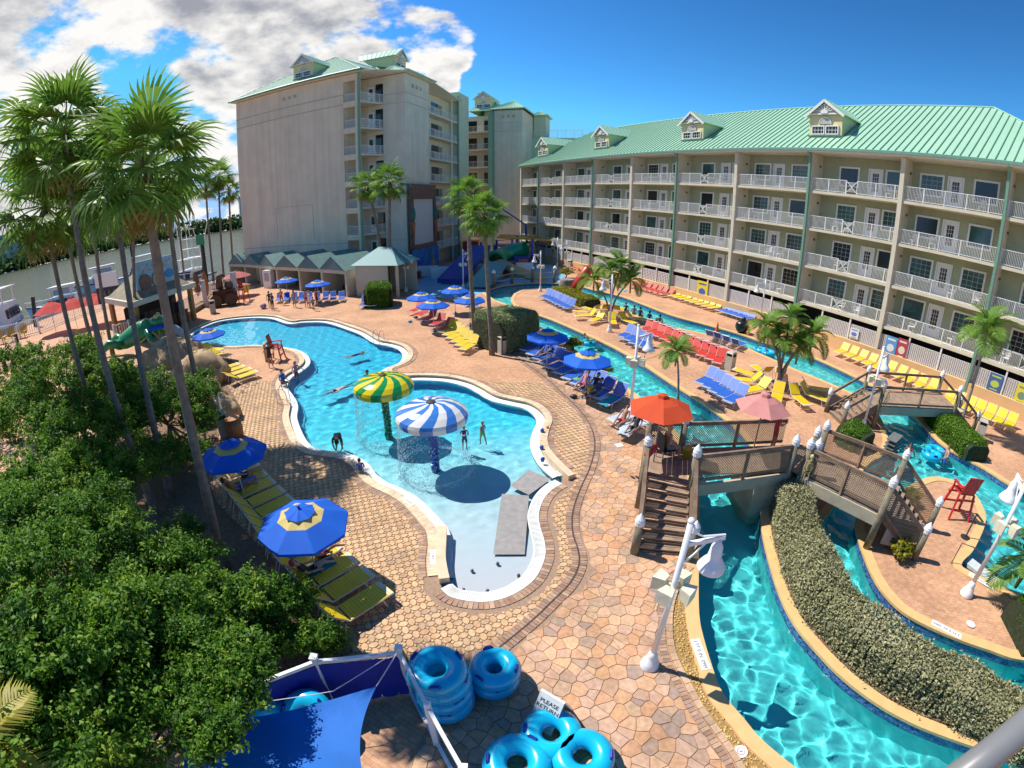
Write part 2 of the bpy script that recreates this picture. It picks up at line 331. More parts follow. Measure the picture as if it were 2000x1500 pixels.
deck_m = bpy.data.materials.new('stamped_concrete'); deck_m.use_nodes = True
def _deck(t):
    b = t.nodes['Principled BSDF']; b.inputs['Roughness'].default_value = .75; b.inputs['Specular IOR Level'].default_value = .25
    g = t.nodes.new('ShaderNodeNewGeometry')
    br = t.nodes.new('ShaderNodeTexBrick'); br.inputs['Scale'].default_value = 2.2; br.inputs['Mortar Size'].default_value = .012; br.inputs['Color1'].default_value = (.60, .345, .20, 1); br.inputs['Color2'].default_value = (.53, .285, .165, 1); br.inputs['Mortar'].default_value = (.36, .19, .11, 1)
    mp = t.nodes.new('ShaderNodeMapping'); mp.inputs['Rotation'].default_value = (0, 0, .5); t.links.new(g.outputs['Position'], mp.inputs[0]); t.links.new(mp.outputs[0], br.inputs['Vector'])
    n1 = t.nodes.new('ShaderNodeTexNoise'); n1.inputs['Scale'].default_value = .45; n1.inputs['Detail'].default_value = 7; t.links.new(g.outputs['Position'], n1.inputs['Vector'])
    n2 = t.nodes.new('ShaderNodeTexNoise'); n2.inputs['Scale'].default_value = 5; n2.inputs['Detail'].default_value = 6; t.links.new(g.outputs['Position'], n2.inputs['Vector'])
    a = t.nodes.new('ShaderNodeMath'); a.operation = 'ADD'; t.links.new(n1.outputs[0], a.inputs[0]); t.links.new(n2.outputs[0], a.inputs[1])
    mr = t.nodes.new('ShaderNodeMapRange'); mr.inputs[1].default_value = .7; mr.inputs[2].default_value = 1.3; mr.inputs[3].default_value = .72; mr.inputs[4].default_value = 1.22; t.links.new(a.outputs[0], mr.inputs[0])
    s = t.nodes.new('ShaderNodeVectorMath'); s.operation = 'SCALE'; t.links.new(br.outputs[0], s.inputs[0]); t.links.new(mr.outputs[0], s.inputs['Scale']); t.links.new(s.outputs[0], b.inputs['Base Color'])
    bp = t.nodes.new('ShaderNodeBump'); bp.inputs['Strength'].default_value = .3; bp.inputs['Distance'].default_value = .02; t.links.new(n2.outputs[0], bp.inputs['Height']); t.links.new(bp.outputs[0], b.inputs['Normal'])
_deck(deck_m.node_tree)
PLAY = [(p.x, p.y) for p in spline([(*q, 0) for q in G2([(805,566),(835,576),(880,583),(925,577),(947,570),(962,563),(980,557.5),(1003,553.5),(1040,550.5),(1092,551.5),(1104,543),(1095,527),(1070,514),(1040,508),(1000,503),(950,503),(900,508),(862,520),(830,542)])], closed=True, n=3)]
ground = sheet('ground', [(-900, -120), (900, -120), (900, 1500), (-900, 1500)], [POOL, RIVER, CANAL], 0., deck_m); tag(ground, kind='structure')
island = sheet('island_deck', ISLE, [], 0., deck_m); tag(island, kind='structure')

# ---- water
def water_mat(name, absorb, dens):
    m = bpy.data.materials.new(name); m.use_nodes = True; t = m.node_tree; b = t.nodes['Principled BSDF']
    b.inputs['Base Color'].default_value = (1, 1, 1, 1); b.inputs['Roughness'].default_value = 0; b.inputs['IOR'].default_value = 1.33; b.inputs['Transmission Weight'].default_value = 1
    return m
_rs = np.random.RandomState(3)
_wv = [(_rs.uniform(0, 6.283), k, _rs.uniform(0, 6.283), .26 * k**-1.85) for k in np.geomspace(7, 32, 44)]
def wave(x, y):
    return sum(a * math.sin(k * (x * math.cos(t) + y * math.sin(t)) + ph) for t, k, ph, a in _wv)
def wave_np(x, y):
    z = np.zeros_like(x)
    for t, k, ph, a in _wv: z += a * np.sin(k * (x * math.cos(t) + y * math.sin(t)) + ph)
    return z
def water(name, poly, holes, z, step, m, damp=None, rot=.35):
    xs = [p[0] for p in poly]; ys = [p[1] for p in poly]
    ext = []
    c, s = math.cos(rot), math.sin(rot)
    n = int(max(max(xs) - min(xs), max(ys) - min(ys)) / step) + 2; cx, cy = (min(xs) + max(xs)) / 2, (min(ys) + max(ys)) / 2
    A = np.array(poly)
    def inpoly(px, py, P):
        r = np.zeros(px.shape, bool); j = len(P) - 1
        for i in range(len(P)):
            a, b = P[i], P[j]
            if a[1] != b[1]: r ^= ((a[1] > py) != (b[1] > py)) & (px < (b[0] - a[0]) * (py - a[1]) / (b[1] - a[1]) + a[0])
            j = i
        return r
    u = (np.arange(-n, n) * step); U, V_ = np.meshgrid(u, u); U = U.ravel() + _rs.uniform(-.2, .2, U.size) * step; V_ = V_.ravel() + _rs.uniform(-.2, .2, V_.size) * step
    X = cx + U * c - V_ * s; Y = cy + U * s + V_ * c
    k = (X > min(xs)) & (X < max(xs)) & (Y > min(ys)) & (Y < max(ys)) & (np.hypot(X, Y) < 62); X, Y = X[k], Y[k]
    # finer near the lens, coarser far away
    dist = np.hypot(X, Y); k = _rs.uniform(0, 1, X.size) < np.clip((13 / np.maximum(dist, 1))**1.5, .06, 1); X, Y = X[k], Y[k]
    k = inpoly(X, Y, poly)
    for h in holes: k &= ~inpoly(X, Y, h)
    X, Y = X[k], Y[k]
    V, F = sheet_tri(poly, holes, list(zip(X.tolist(), Y.tolist())))
    vx = np.array([p.x for p in V]); vy = np.array([p.y for p in V]); vz = wave_np(vx, vy)
    if damp is not None: vz = vz * damp(vx, vy)
    v = np.stack([vx, vy, vz + z], 1).tolist()
    F = [f if (v[f[1]][0] - v[f[0]][0]) * (v[f[2]][1] - v[f[0]][1]) - (v[f[1]][1] - v[f[0]][1]) * (v[f[2]][0] - v[f[0]][0]) > 0 else f[::-1] for f in F]
    o = link(bpy.data.objects.new(name, newmesh(name, v, F, m, None, True))); o.cycles.is_caustics_caster = True
    return tag(o, kind='structure')
def dens_poly(poly, step):                     # keep outlines sampled evenly
    return [tuple(p[:2]) for p in resample([(*q, 0) for q in poly], step, True)]
river_m = water_mat('river_water', (.10, .80, .84), .42)
pool_m = water_mat('pool_water', (.03, .62, .92), .95)
RW = dens_poly(RIVER, .3); IW = dens_poly(ISLE, .3)
RIVER_Z = -.30; POOL_Z = -.16
river_water = water('river_water', RW, [IW], RIVER_Z, .06, river_m)
ENTRY_Y = 9.0
def floor_z(x, y):                              # beach entry at the near end, deepest far away
    t = y - .18 * x
    pts = [(8.1, .0), (8.75, -.165), (9.7, -.2), (11.0, -.26), (13, -.42), (16, -.62), (19.5, -.85), (24, -1.25), (60, -1.3)]
    if t <= pts[0][0]: return pts[0][1]
    for (a, za), (b, zb) in zip(pts, pts[1:]):
        if t <= b: return za + (zb - za) * (t - a) / (b - a)
    return -1.3
PW = dens_poly(POOL, .3)
def pdamp(x, y): return np.clip((y - .18 * x - 9.0) / 9, .03, .6)
pool_water = water('pool_water', PW, [], POOL_Z, .078, pool_m, pdamp)
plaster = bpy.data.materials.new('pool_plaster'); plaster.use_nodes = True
def _pl(t):                                    # plaster bluer with depth, the water's light absorption put into its colour
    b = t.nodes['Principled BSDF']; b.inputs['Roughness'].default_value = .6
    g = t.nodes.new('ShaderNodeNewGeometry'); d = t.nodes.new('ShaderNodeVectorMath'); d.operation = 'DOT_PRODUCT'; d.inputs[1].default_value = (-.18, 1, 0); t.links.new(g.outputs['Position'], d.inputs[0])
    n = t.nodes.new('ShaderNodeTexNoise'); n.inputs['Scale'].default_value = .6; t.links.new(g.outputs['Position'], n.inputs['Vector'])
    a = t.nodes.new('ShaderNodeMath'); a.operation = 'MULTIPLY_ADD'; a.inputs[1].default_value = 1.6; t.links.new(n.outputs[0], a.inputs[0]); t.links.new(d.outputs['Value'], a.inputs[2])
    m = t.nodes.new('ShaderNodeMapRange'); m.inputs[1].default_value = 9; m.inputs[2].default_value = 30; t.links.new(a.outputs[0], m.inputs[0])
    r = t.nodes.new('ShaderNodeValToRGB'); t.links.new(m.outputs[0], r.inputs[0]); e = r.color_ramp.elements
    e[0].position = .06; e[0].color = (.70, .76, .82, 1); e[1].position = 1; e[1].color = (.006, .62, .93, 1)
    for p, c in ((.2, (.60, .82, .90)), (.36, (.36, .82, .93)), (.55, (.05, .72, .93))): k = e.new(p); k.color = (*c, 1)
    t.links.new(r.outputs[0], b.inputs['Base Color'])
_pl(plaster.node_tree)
river_pl = M('river_plaster', (.07, .74, .76), .6, .10, .7, .1)
_ex = [(x, y) for x in np.arange(-30, 4, .8) for y in np.arange(8.5, 46, .8) if inside(x, y, POOL)]
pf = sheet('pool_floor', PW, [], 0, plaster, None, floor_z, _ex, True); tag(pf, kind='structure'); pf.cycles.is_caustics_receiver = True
rf = sheet('river_floor', RW, [], -1.25, river_pl); tag(rf, kind='structure'); rf.cycles.is_caustics_receiver = True
# canal
cw = bpy.data.materials.new('canal_water'); cw.use_nodes = True
def _cw(t):
    b = t.nodes['Principled BSDF']; b.inputs['Base Color'].default_value = (.05, .06, .028, 1); b.inputs['Roughness'].default_value = .3; b.inputs['Specular IOR Level'].default_value = 0.
    g = t.nodes.new('ShaderNodeNewGeometry'); mp = t.nodes.new('ShaderNodeMapping'); mp.inputs['Scale'].default_value = (.25, .9, 1); mp.inputs['Rotation'].default_value = (0, 0, .6)
    n = t.nodes.new('ShaderNodeTexNoise'); n.inputs['Scale'].default_value = .9; n.inputs['Detail'].default_value = 5
    t.links.new(g.outputs['Position'], mp.inputs[0]); t.links.new(mp.outputs[0], n.inputs['Vector'])
    bp = t.nodes.new('ShaderNodeBump'); bp.inputs['Strength'].default_value = .7; bp.inputs['Distance'].default_value = .5; t.links.new(n.outputs[0], bp.inputs['Height']); t.links.new(bp.outputs[0], b.inputs['Normal'])
    gl = t.nodes.new('ShaderNodeBsdfGlossy'); gl.inputs['Roughness'].default_value = .12; t.links.new(bp.outputs[0], gl.inputs['Normal']); mx_ = t.nodes.new('ShaderNodeMixShader'); mx_.inputs[0].default_value = .42; t.links.new(b.outputs[0], mx_.inputs[1]); t.links.new(gl.outputs[0], mx_.inputs[2]); t.links.new(mx_.outputs[0], t.nodes['Material Output'].inputs[0])
_cw(cw.node_tree)
canal = sheet('canal_water', CANAL, [], -1.0, cw); tag(canal, kind='structure')
# play area paint and its blue pad
pad = sheet('splash_pad', PLAY, [], .006, M('splash_pad_blue', (.20, .47, .66), .55, .12, .8)); tag(pad, kind='structure')

# ---- walls, tile band, coping, brick courses
coping_m = M('coping_cream', (.76, .57, .38), .6, .10, 3., .15); coping_r = M('coping_gold', (.74, .47, .20), .6, .08, 2.5, .15)
gutter_m = M('gutter_white', (.80, .79, .75), .5, .06, 5.); dark_tile = M('pool_edge_tile', (.13, .135, .12), .4, .1, 4.)
tile_m = bpy.data.materials.new('blue_mosaic'); tile_m.use_nodes = True
def _tile(t):
    b = t.nodes['Principled BSDF']; b.inputs['Roughness'].default_value = .2
    g = t.nodes.new('ShaderNodeNewGeometry'); v = t.nodes.new('ShaderNodeTexVoronoi'); v.inputs['Scale'].default_value = 17; v.distance = 'CHEBYCHEV'; t.links.new(g.outputs['Position'], v.inputs['Vector'])
    r = t.nodes.new('ShaderNodeValToRGB'); s = t.nodes.new('ShaderNodeSeparateColor'); t.links.new(v.outputs['Color'], s.inputs[0]); t.links.new(s.outputs[0], r.inputs[0])
    e = r.color_ramp.elements; e[0].color = (.01, .025, .10, 1); e[1].color = (.10, .22, .50, 1); t.links.new(r.outputs[0], b.inputs['Base Color'])
_tile(tile_m.node_tree)
def shell(name, pts, closed, ztop, bands, org_obj=None):
    mb = MB(); mats = []
    z = ztop
    for k, (zb, m) in enumerate(bands):
        mats.append(m); mb.mat(k); ribbon(mb, pts, pts, z, zb, closed); z = zb
    o = mb.build(name, mats); o.cycles.is_caustics_receiver = True; return tag(o, kind='structure')
shell('river_wall', RIVER, True, .0, [(-.08, coping_r), (-.36, tile_m), (-1.27, river_pl)])
shell('island_wall', ISLE, True, .0, [(-.08, coping_r), (-.36, tile_m), (-1.27, river_pl)])
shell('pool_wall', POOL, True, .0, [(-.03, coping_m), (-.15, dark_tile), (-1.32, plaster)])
def coping(name, path, side, w, m, closed, z=.03, lip=.03):
    o_ = offset(path, side * w, closed); i_ = offset(path, -side * lip, closed); mb = MB()
    ribbon(mb, i_, o_, z, z, closed); ribbon(mb, i_, i_, z, z - .09, closed); ribbon(mb, o_, o_, -.002, z, closed)
    return tag(mb.build(name, m), kind='structure')
sr = 1 if area2(RIVER) > 0 else -1; si = -1 if area2(ISLE) > 0 else 1
coping('river_coping', RIVER, sr, .34, coping_r, True)
coping('island_coping', ISLE, si, .30, coping_r, True)
sp_ = 1 if area2(POOL) > 0 else -1
PA = [(p.x, p.y) for p in POOL_A]; PB = [(p.x, p.y) for p in POOL_B]; PE = [(p.x, p.y) for p in POOL_E]
PAB = PB + PA                                    # the raised coping runs right round but for the beach entry
# white overflow gutter just inside the coping
mb = MB(); ribbon(mb, offset(PAB, -sp_ * .02, False), offset(PAB, -sp_ * .42, False), -.11, -.13); ribbon(mb, offset(PAB, -sp_ * .42, False), offset(PAB, -sp_ * .42, False), -.13, -.3)
tag(mb.build('overflow_gutter', gutter_m), kind='structure')
mb = MB(); ribbon(mb, offset(PE, sp_ * .02, False), offset(PE, -sp_ * .34, False), .022, .018)
beach = tag(mb.build('entry_gutter', gutter_m), kind='structure')
mb = MB()
gr = resample([(*q, 0) for q in offset(PE, -sp_ * .02, False)], .06); gi = offset([(p.x, p.y) for p in gr], -sp_ * .28, False)
for a, b in list(zip(gr, gi))[1:-1]: mb.bar((a.x, a.y, .026), (b[0], b[1], .026), .022, .008)
mb.build('grate_bars', M('grate_white', (.72, .71, .67), .5), beach)['kind'] = 'stuff'
def course(parent, name, path, off0, w, step, z, h, mat, near, closed=False, gap=.012, sgn=1, tones=6, jit=.004):
    """a course of single bricks laid along a path; nearest ones are objects, the rest one joined part"""
    pts = resample([(p[0], p[1], 0) for p in path], step, closed); q = [(p.x, p.y) for p in pts]; c = offset(q, sgn * (off0 + w / 2), closed)
    items = []
    for i in range(len(q) - (0 if closed else 1)):
        a = Vector(q[i]); b = Vector(q[(i + 1) % len(q)]); d = (b - a)
        mid = (Vector(c[i]) + Vector(c[(i + 1) % len(c)])) / 2
        ln = (Vector(c[(i + 1) % len(c)]) - Vector(c[i])).length
        items.append((mid.length, mid, math.atan2(d.y, d.x), max(ln, step * .6)))
    items.sort(key=lambda t: t[0]); meshes = []
    for k in range(tones):
        b = MB(); b.box((0, 0, h / 2), (step - gap, w - gap, h)); me = newmesh(name, b.v, b.f, mat); at_ = me.attributes.new('tone', 'FLOAT', 'FACE'); at_.data.foreach_set('value', [k / (tones - 1)] * 6); meshes.append(me)
    rest = MB(); tn = []
    for n_, (dd, mid, an, ln) in enumerate(items):
        zz = z + random.uniform(-jit, jit)
        if n_ < near:
            o = bpy.data.objects.new(name, random.choice(meshes)); link(o, parent); o.location = (mid.x, mid.y, zz); o.rotation_euler = (0, 0, an); o.scale = (ln / step, 1, 1)
        else: rest.box((mid.x, mid.y, zz + h / 2), (ln - gap, w - gap, h), an); tn += [random.random()] * 6
    if rest.v: rest.build(name + '_course', mat, parent, tone=tn)['kind'] = 'stuff'
brick_dark = Mper('brick_brown', [(.36, .21, .135), (.42, .26, .17), (.31, .19, .13), (.46, .30, .20), (.37, .24, .18), (.50, .33, .22)])
brick_cop = Mper('coping_brick', [(.74, .55, .36), (.79, .60, .41), (.70, .50, .32), (.77, .60, .44)], .6, .15)
pool_edge = empty('pool_surround', (0, 0, 0)); tag(pool_edge, kind='structure')
mbx = MB(); ribbon(mbx, offset(PAB, -sp_ * .03, False), offset(PAB, sp_ * .32, False), .012, .012); ribbon(mbx, offset(PAB, -sp_ * .03, False), offset(PAB, -sp_ * .03, False), .012, -.05); mbx.build('coping_bed', M('coping_joint', (.5, .36, .22), .8), pool_edge)
course(pool_edge, 'coping_brick', PAB, -.035, .34, .115, .014, .028, brick_cop, 220, sgn=sp_, gap=.006)
course(pool_edge, 'brick', PAB, .335, .24, .12, .004, .022, brick_dark, 150, sgn=sp_)
course(pool_edge, 'brick', PE, .03, .26, .125, .004, .022, brick_dark, 110, sgn=sp_)
BAND_PX = [(1000,690),(1025,709),(1070,742),(1105,775),(1135,805),(1155,837),(1162,872),(1152,915),(1134,955),(1119,1000),(1119,1042),(1130,1078),(1130,1108),(1112,1142),(1082,1172),(1045,1208),(1000,1246),(962,1276),(915,1312),(860,1345)]
BAND = [(p.x, p.y) for p in spline([(*q, 0) for q in G2(BAND_PX)], n=5)]
deck = empty('brick_band', (0, 0, 0)); tag(deck, kind='structure')
course(deck, 'brick', BAND, .02, .20, .105, .004, .024, brick_dark, 150)
course(deck, 'brick', BAND, -.22, .20, .105, .004, .024, brick_dark, 150)
mb = MB(); ribbon(mb, offset(BAND, .018, False), offset(BAND, -.018, False), .03, .03); mb.build('drain_slot', M('drain_dark', (.07, .05, .04), .8), deck)

# ---- irregular stone paving (east of the band) and petal paving (round the pool)
EDGE_PX = [(1340,1100),(1318,1120),(1300,1160),(1291,1200),(1291,1250),(1300,1290),(1320,1332),(1350,1390),(1390,1447),(1420,1492)]
EDGE = [(p.x, p.y) for p in spline([(*q, 0) for q in G2(EDGE_PX)] + [(4.6, 2.2, 0), (6.4, .6, 0)], n=4)]
_bo = offset(BAND, .2, False); _bi = offset(BAND, -.14, False)
if Vector(_bo[20]).x < Vector(_bi[20]).x: _bo, _bi = _bi, _bo
WBs = [(p.x, p.y) for p in WB]
_wb_cut = [p for p in offset(WBs, (1 if offset(WBs, 1, False)[60][0] < WBs[60][0] else -1) * .36, False) if p[1] > 10.6 and p[1] < 27.5]
R1 = _bo + [(-2.6, 2.2), (-2.6, -2.4), (5.9, -2.4)] + EDGE[::-1][1:] + _wb_cut
_edge_w = G2([(690,1275),(640,1205),(585,1140),(520,1080),(470,1030),(425,985),(415,945),(395,915),(432,880),(440,846),(470,800),(455,770),(438,745),(500,735),(520,720)])
R2 = _bi + G2([(800,1365),(812,1300),(780,1285)]) + _edge_w + G2([(700,700),(900,690)])
R2N = 24.0
grout_m = M('grout', (.38, .25, .17), .9, .15, 12.)
def clipc(poly, a, n):
    o = []
    for i in range(len(poly)):
        p, q = poly[i - 1], poly[i]; dp = (p[0] - a[0]) * n[0] + (p[1] - a[1]) * n[1]; dq = (q[0] - a[0]) * n[0] + (q[1] - a[1]) * n[1]
        if dp <= 0: 
            if dq <= 0: o.append(q)
            else: t = dp / (dp - dq); o.append((p[0] + (q[0] - p[0]) * t, p[1] + (q[1] - p[1]) * t))
        elif dq <= 0: t = dp / (dp - dq); o += [(p[0] + (q[0] - p[0]) * t, p[1] + (q[1] - p[1]) * t), q]
    return o
def pieces(parent, name, polys, mat, near, z, h):
    polys.sort(key=lambda P: (sum(p[0] for p in P) / len(P))**2 + (sum(p[1] for p in P) / len(P))**2)
    rest = MB(); tn = []
    for i, P in enumerate(polys):
        zz = z + random.uniform(-.003, .003); t = random.random(); n = len(P); b = rest if i >= near else MB()
        c = (sum(p[0] for p in P) / n, sum(p[1] for p in P) / n)
        Q = [(c[0] + (p[0] - c[0]) * .975, c[1] + (p[1] - c[1]) * .975) for p in P]
        ox, oy = (0, 0) if i >= near else c
        b.add([(p[0] - ox, p[1] - oy, zz) for p in P] + [(p[0] - ox, p[1] - oy, zz + h) for p in Q], [tuple(range(n, 2 * n))] + [(k, (k + 1) % n, n + (k + 1) % n, n + k) for k in range(n)])
        if i < near: o = b.build(name, mat, parent, tone=t); o.location = (c[0], c[1], 0)
        else: tn += [t] * (n + 1)
    if rest.v: rest.build(name + '_field', mat, parent, tone=tn)['kind'] = 'stuff'
def ccw(P): return P if sum(P[i - 1][0] * P[i][1] - P[i][0] * P[i - 1][1] for i in range(len(P))) > 0 else P[::-1]
stone_m = Mper('paving_stone', [(.62, .35, .18), (.56, .30, .17), (.64, .40, .24), (.52, .33, .24), (.60, .34, .18), (.38, .27, .21), (.68, .42, .23), (.57, .36, .26)])
petal_m = Mper('petal_paver', [(.62, .38, .19), (.66, .43, .23), (.58, .34, .18), (.68, .46, .26), (.60, .38, .22), (.46, .31, .19)])
sheet('stone_bed', R1, [], .003, grout_m)['kind'] = 'structure'
stone_floor = empty('stone_paving', (0, 0, 0)); tag(stone_floor, kind='structure')
rnd = random.Random(5); seeds = []
a_ = .37
for j in range(-10, 84):
    for i in range(-12, 32):
        x = i * a_ + (j % 2) * a_ / 2 + rnd.uniform(-.1, .1); y = j * a_ * .88 + rnd.uniform(-.1, .1)
        if rnd.random() < .26: seeds.append((x + .13, y + .13)); 
        seeds.append((x, y))
cells = []; grid = {}
for s_ in seeds: grid.setdefault((int(s_[0] // .6), int(s_[1] // .6)), []).append(s_)
for s_ in seeds:
    if not inside(s_[0], s_[1], R1): continue
    P = [(s_[0] - .6, s_[1] - .6), (s_[0] + .6, s_[1] - .6), (s_[0] + .6, s_[1] + .6), (s_[0] - .6, s_[1] + .6)]
    gx, gy = int(s_[0] // .6), int(s_[1] // .6)
    for dx in (-2, -1, 0, 1, 2):
        for dy in (-2, -1, 0, 1, 2):
            for q in grid.get((gx + dx, gy + dy), ()):
                d = math.hypot(q[0] - s_[0], q[1] - s_[1])
                if 0 < d < 1.2:
                    n = ((q[0] - s_[0]) / d, (q[1] - s_[1]) / d); P = clipc(P, (s_[0] + n[0] * (d / 2 - .005), s_[1] + n[1] * (d / 2 - .005)), n)
                    if len(P) < 3: break
    if len(P) >= 3 and all(inside(p[0], p[1], R1) for p in P): cells.append(ccw(P))
    elif len(P) >= 3:
        c = (sum(p[0] for p in P) / len(P), sum(p[1] for p in P) / len(P)); Q = [p for p in P if inside(p[0], p[1], R1)]
        if len(Q) >= 3: cells.append(ccw(Q))
pieces(stone_floor, 'paving_stone', cells, stone_m, 300, .004, .02)
sheet('petal_bed', clipc(R2, (0, R2N), (0, 1)), [PW], .003, grout_m)['kind'] = 'structure'
petal_floor = empty('petal_paving', (0, 0, 0)); tag(petal_floor, kind='structure')
POUT = offset(POOL, sp_ * .42)
a_ = .215; cells = []; ca, sa = math.cos(.42), math.sin(.42)
def rot_(u, v, o): return (o[0] + u * ca - v * sa, o[1] + u * sa + v * ca)
lens = [(-.5, 0), (-.36, -.2), (-.14, -.315), (.14, -.315), (.36, -.2), (.5, 0), (.36, .2), (.14, .315), (-.14, .315), (-.36, .2)]
star = [(.19, 0), (0, .19), (-.19, 0), (0, -.19)]
for j in range(-10, 130):
    for i in range(-90, 60):
        o = rot_(i * a_, j * a_, (-4, 8))
        if o[1] > R2N or o[1] < 3 or o[0] < -17 or o[0] > 5: continue
        if not inside(o[0], o[1], R2) or inside(o[0], o[1], POUT): continue
        k = .93 * a_
        ev = (i + j) % 2
        L_ = [rot_((q[0] if ev else q[1]) * k * 1.28, (q[1] if ev else q[0]) * k * 1.28, o) for q in lens]
        L_ = [p for p in L_ if inside(p[0], p[1], R2) and not inside(p[0], p[1], POUT)]
        if len(L_) >= 3: cells.append(ccw(L_))
        if o[1] < 15:
            o2 = rot_(.5 * a_, .5 * a_, o); S_ = [rot_(q[0] * a_ * 1.05, q[1] * a_ * 1.05, o2) for q in star]
            if all(inside(p[0], p[1], R2) and not inside(p[0], p[1], POUT) for p in S_): cells.append(ccw(S_))
pieces(petal_floor, 'petal_paver', cells, petal_m, 300, .004, .018)
# brick edging, gravel strip, mulch beds
edging = empty('bed_edging', (0, 0, 0)); tag(edging, kind='structure')
course(edging, 'brick', EDGE, -.08, .2, .11, .004, .03, brick_dark, 100)
cut_m = Mper('cut_stone', [(.52, .33, .2), (.6, .4, .25), (.45, .3, .2)])
course(edging, 'edge_stone', EDGE, (-.32 if offset(EDGE, -.3, False)[10][0] > EDGE[10][0] else .14), .17, .24, .004, .05, cut_m, 60)
_wbr = [p for p in WBs if p[1] < 8.6 and p[1] > .2]
_gin = offset(_wbr, (1 if offset(_wbr, 1, False)[10][0] < _wbr[10][0] else -1) * .36, False)
_gout = offset(EDGE, (-.33 if offset(EDGE, -.3, False)[10][0] > EDGE[10][0] else .33), False)
GRAV = _gin + [p for p in _gout if p[1] > .4]
def scatter_stones(name, poly, n, r0, r1, mat, z=.01, hole=None):
    xs = [p[0] for p in poly]; ys = [p[1] for p in poly]; mb = MB(); k = 0; rn = random.Random(11); tn = []
    while k < n:
        x, y = rn.uniform(min(xs), max(xs)), rn.uniform(min(ys), max(ys)); k += 1
        if not inside(x, y, poly) or (hole and inside(x, y, hole)): continue
        r = rn.uniform(r0, r1); a = rn.uniform(0, 6.28); t_ = Matrix.Rotation(a, 3, 'Z') @ Matrix.Rotation(rn.uniform(-.5, .5), 3, 'X')
        pts = [t_ @ Vector(p) * r + Vector((x, y, z + r * .4)) for p in [(1.2, 0, 0), (0, .8, 0), (-1.1, .1, 0), (0, -.9, 0), (.1, 0, .6), (0, .1, -.6)]]
        mb.add(pts, [(0, 1, 4), (1, 2, 4), (2, 3, 4), (3, 0, 4), (1, 0, 5), (2, 1, 5), (3, 2, 5), (0, 3, 5)]); tn += [rn.random()] * 8
    o = mb.build(name, mat, tone=tn); o['kind'] = 'stuff'; return o
gravel_m = Mper('gold_gravel', [(.62, .38, .10), (.70, .48, .16), (.50, .28, .07), (.74, .55, .25), (.42, .24, .08)], .6, .1)
if area2(GRAV) != 0:
    sheet('gravel_bed', GRAV, [], .004, M('gravel_base', (.42, .25, .08), .9, .2, 20.))['kind'] = 'structure'
    scatter_stones('gravel', GRAV, 9000, .018, .04, gravel_m)
mulch_m = M('mulch', (.33, .20, .13), .95, .28, 14., .8, detail=8)
MULCH = G2([(388,905),(412,950),(425,985),(470,1030),(520,1080),(585,1140),(640,1205),(690,1275)]) + [(-6.2, 4.4), (-14, 3), (-22, 14), (-22, 30), (-15, 24)]
mulch = sheet('mulch_bed', MULCH, [], .02, mulch_m); tag(mulch, kind='structure')
_he = offset(_h, .32, False); _hw = offset(_h, 1.45, False)
hb = MB(); ribbon(hb, _he, _hw, .035, .035); tag(hb.build('hedge_bed', mulch_m), kind='structure')
scatter_stones('mulch_chips', MULCH, 5000, .02, .05, Mper('mulch_chip', [(.30, .17, .11), (.42, .27, .18), (.22, .13, .09)], .9), .02)
# ================================================================== hotel
def Zr(a): return Matrix.Rotation(a, 3, 'Z')
stucco = M('stucco_cream', (.66, .60, .46), .85, .06, 1.2, .15, bscale=30); stucco_w = M('stucco_pale', (.72, .67, .54), .85, .07, .6, .12, bscale=30, streak=.14)
stucco_t = M('stucco_taupe', (.80, .655, .47), .85, .06, .5, .12, bscale=30, streak=.16)
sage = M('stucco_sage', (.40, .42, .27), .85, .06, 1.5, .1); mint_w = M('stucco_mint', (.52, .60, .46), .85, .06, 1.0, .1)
soffit_m = M('soffit', (.78, .75, .66), .7, .04); rail_m = M('railing_white', (.80, .80, .78), .45, .03)
green_t = M('trim_green', (.10, .28, .21), .5, .1, 2.); orange_w = M('base_wall_peach', (.74, .47, .21), .8, .08, .7, .1)
glass_g = M('window_glass', (.05, .13, .11), .08, .35, .9, spec=.8); glass_d = M('window_dark', (.018, .022, .024), .1, .3, 1., spec=.7)
white_p = M('paint_white', (.80, .79, .75), .5, .04); yellow_w = M('dormer_yellow', (.78, .66, .36), .75, .05, 2.); dark_in = M('interior_shade', (.03, .025, .022), .9, .2)  # the near-black stands in for shade inside hollows built solid
roof_m = M('standing_seam_green', (.32, .53, .36), .4, .10, .35, 0, col2=(.35, .56, .40), spec=.5)
bar_m = M('bar_grey', (.42, .45, .42), .5); seam_m = M('seam_shade_green', (.13, .33, .23), .4, .08); door_m = M('door_white', (.78, .77, .74), .5, .04)  # seam ribs darkened, the shadow they cast put into their colour

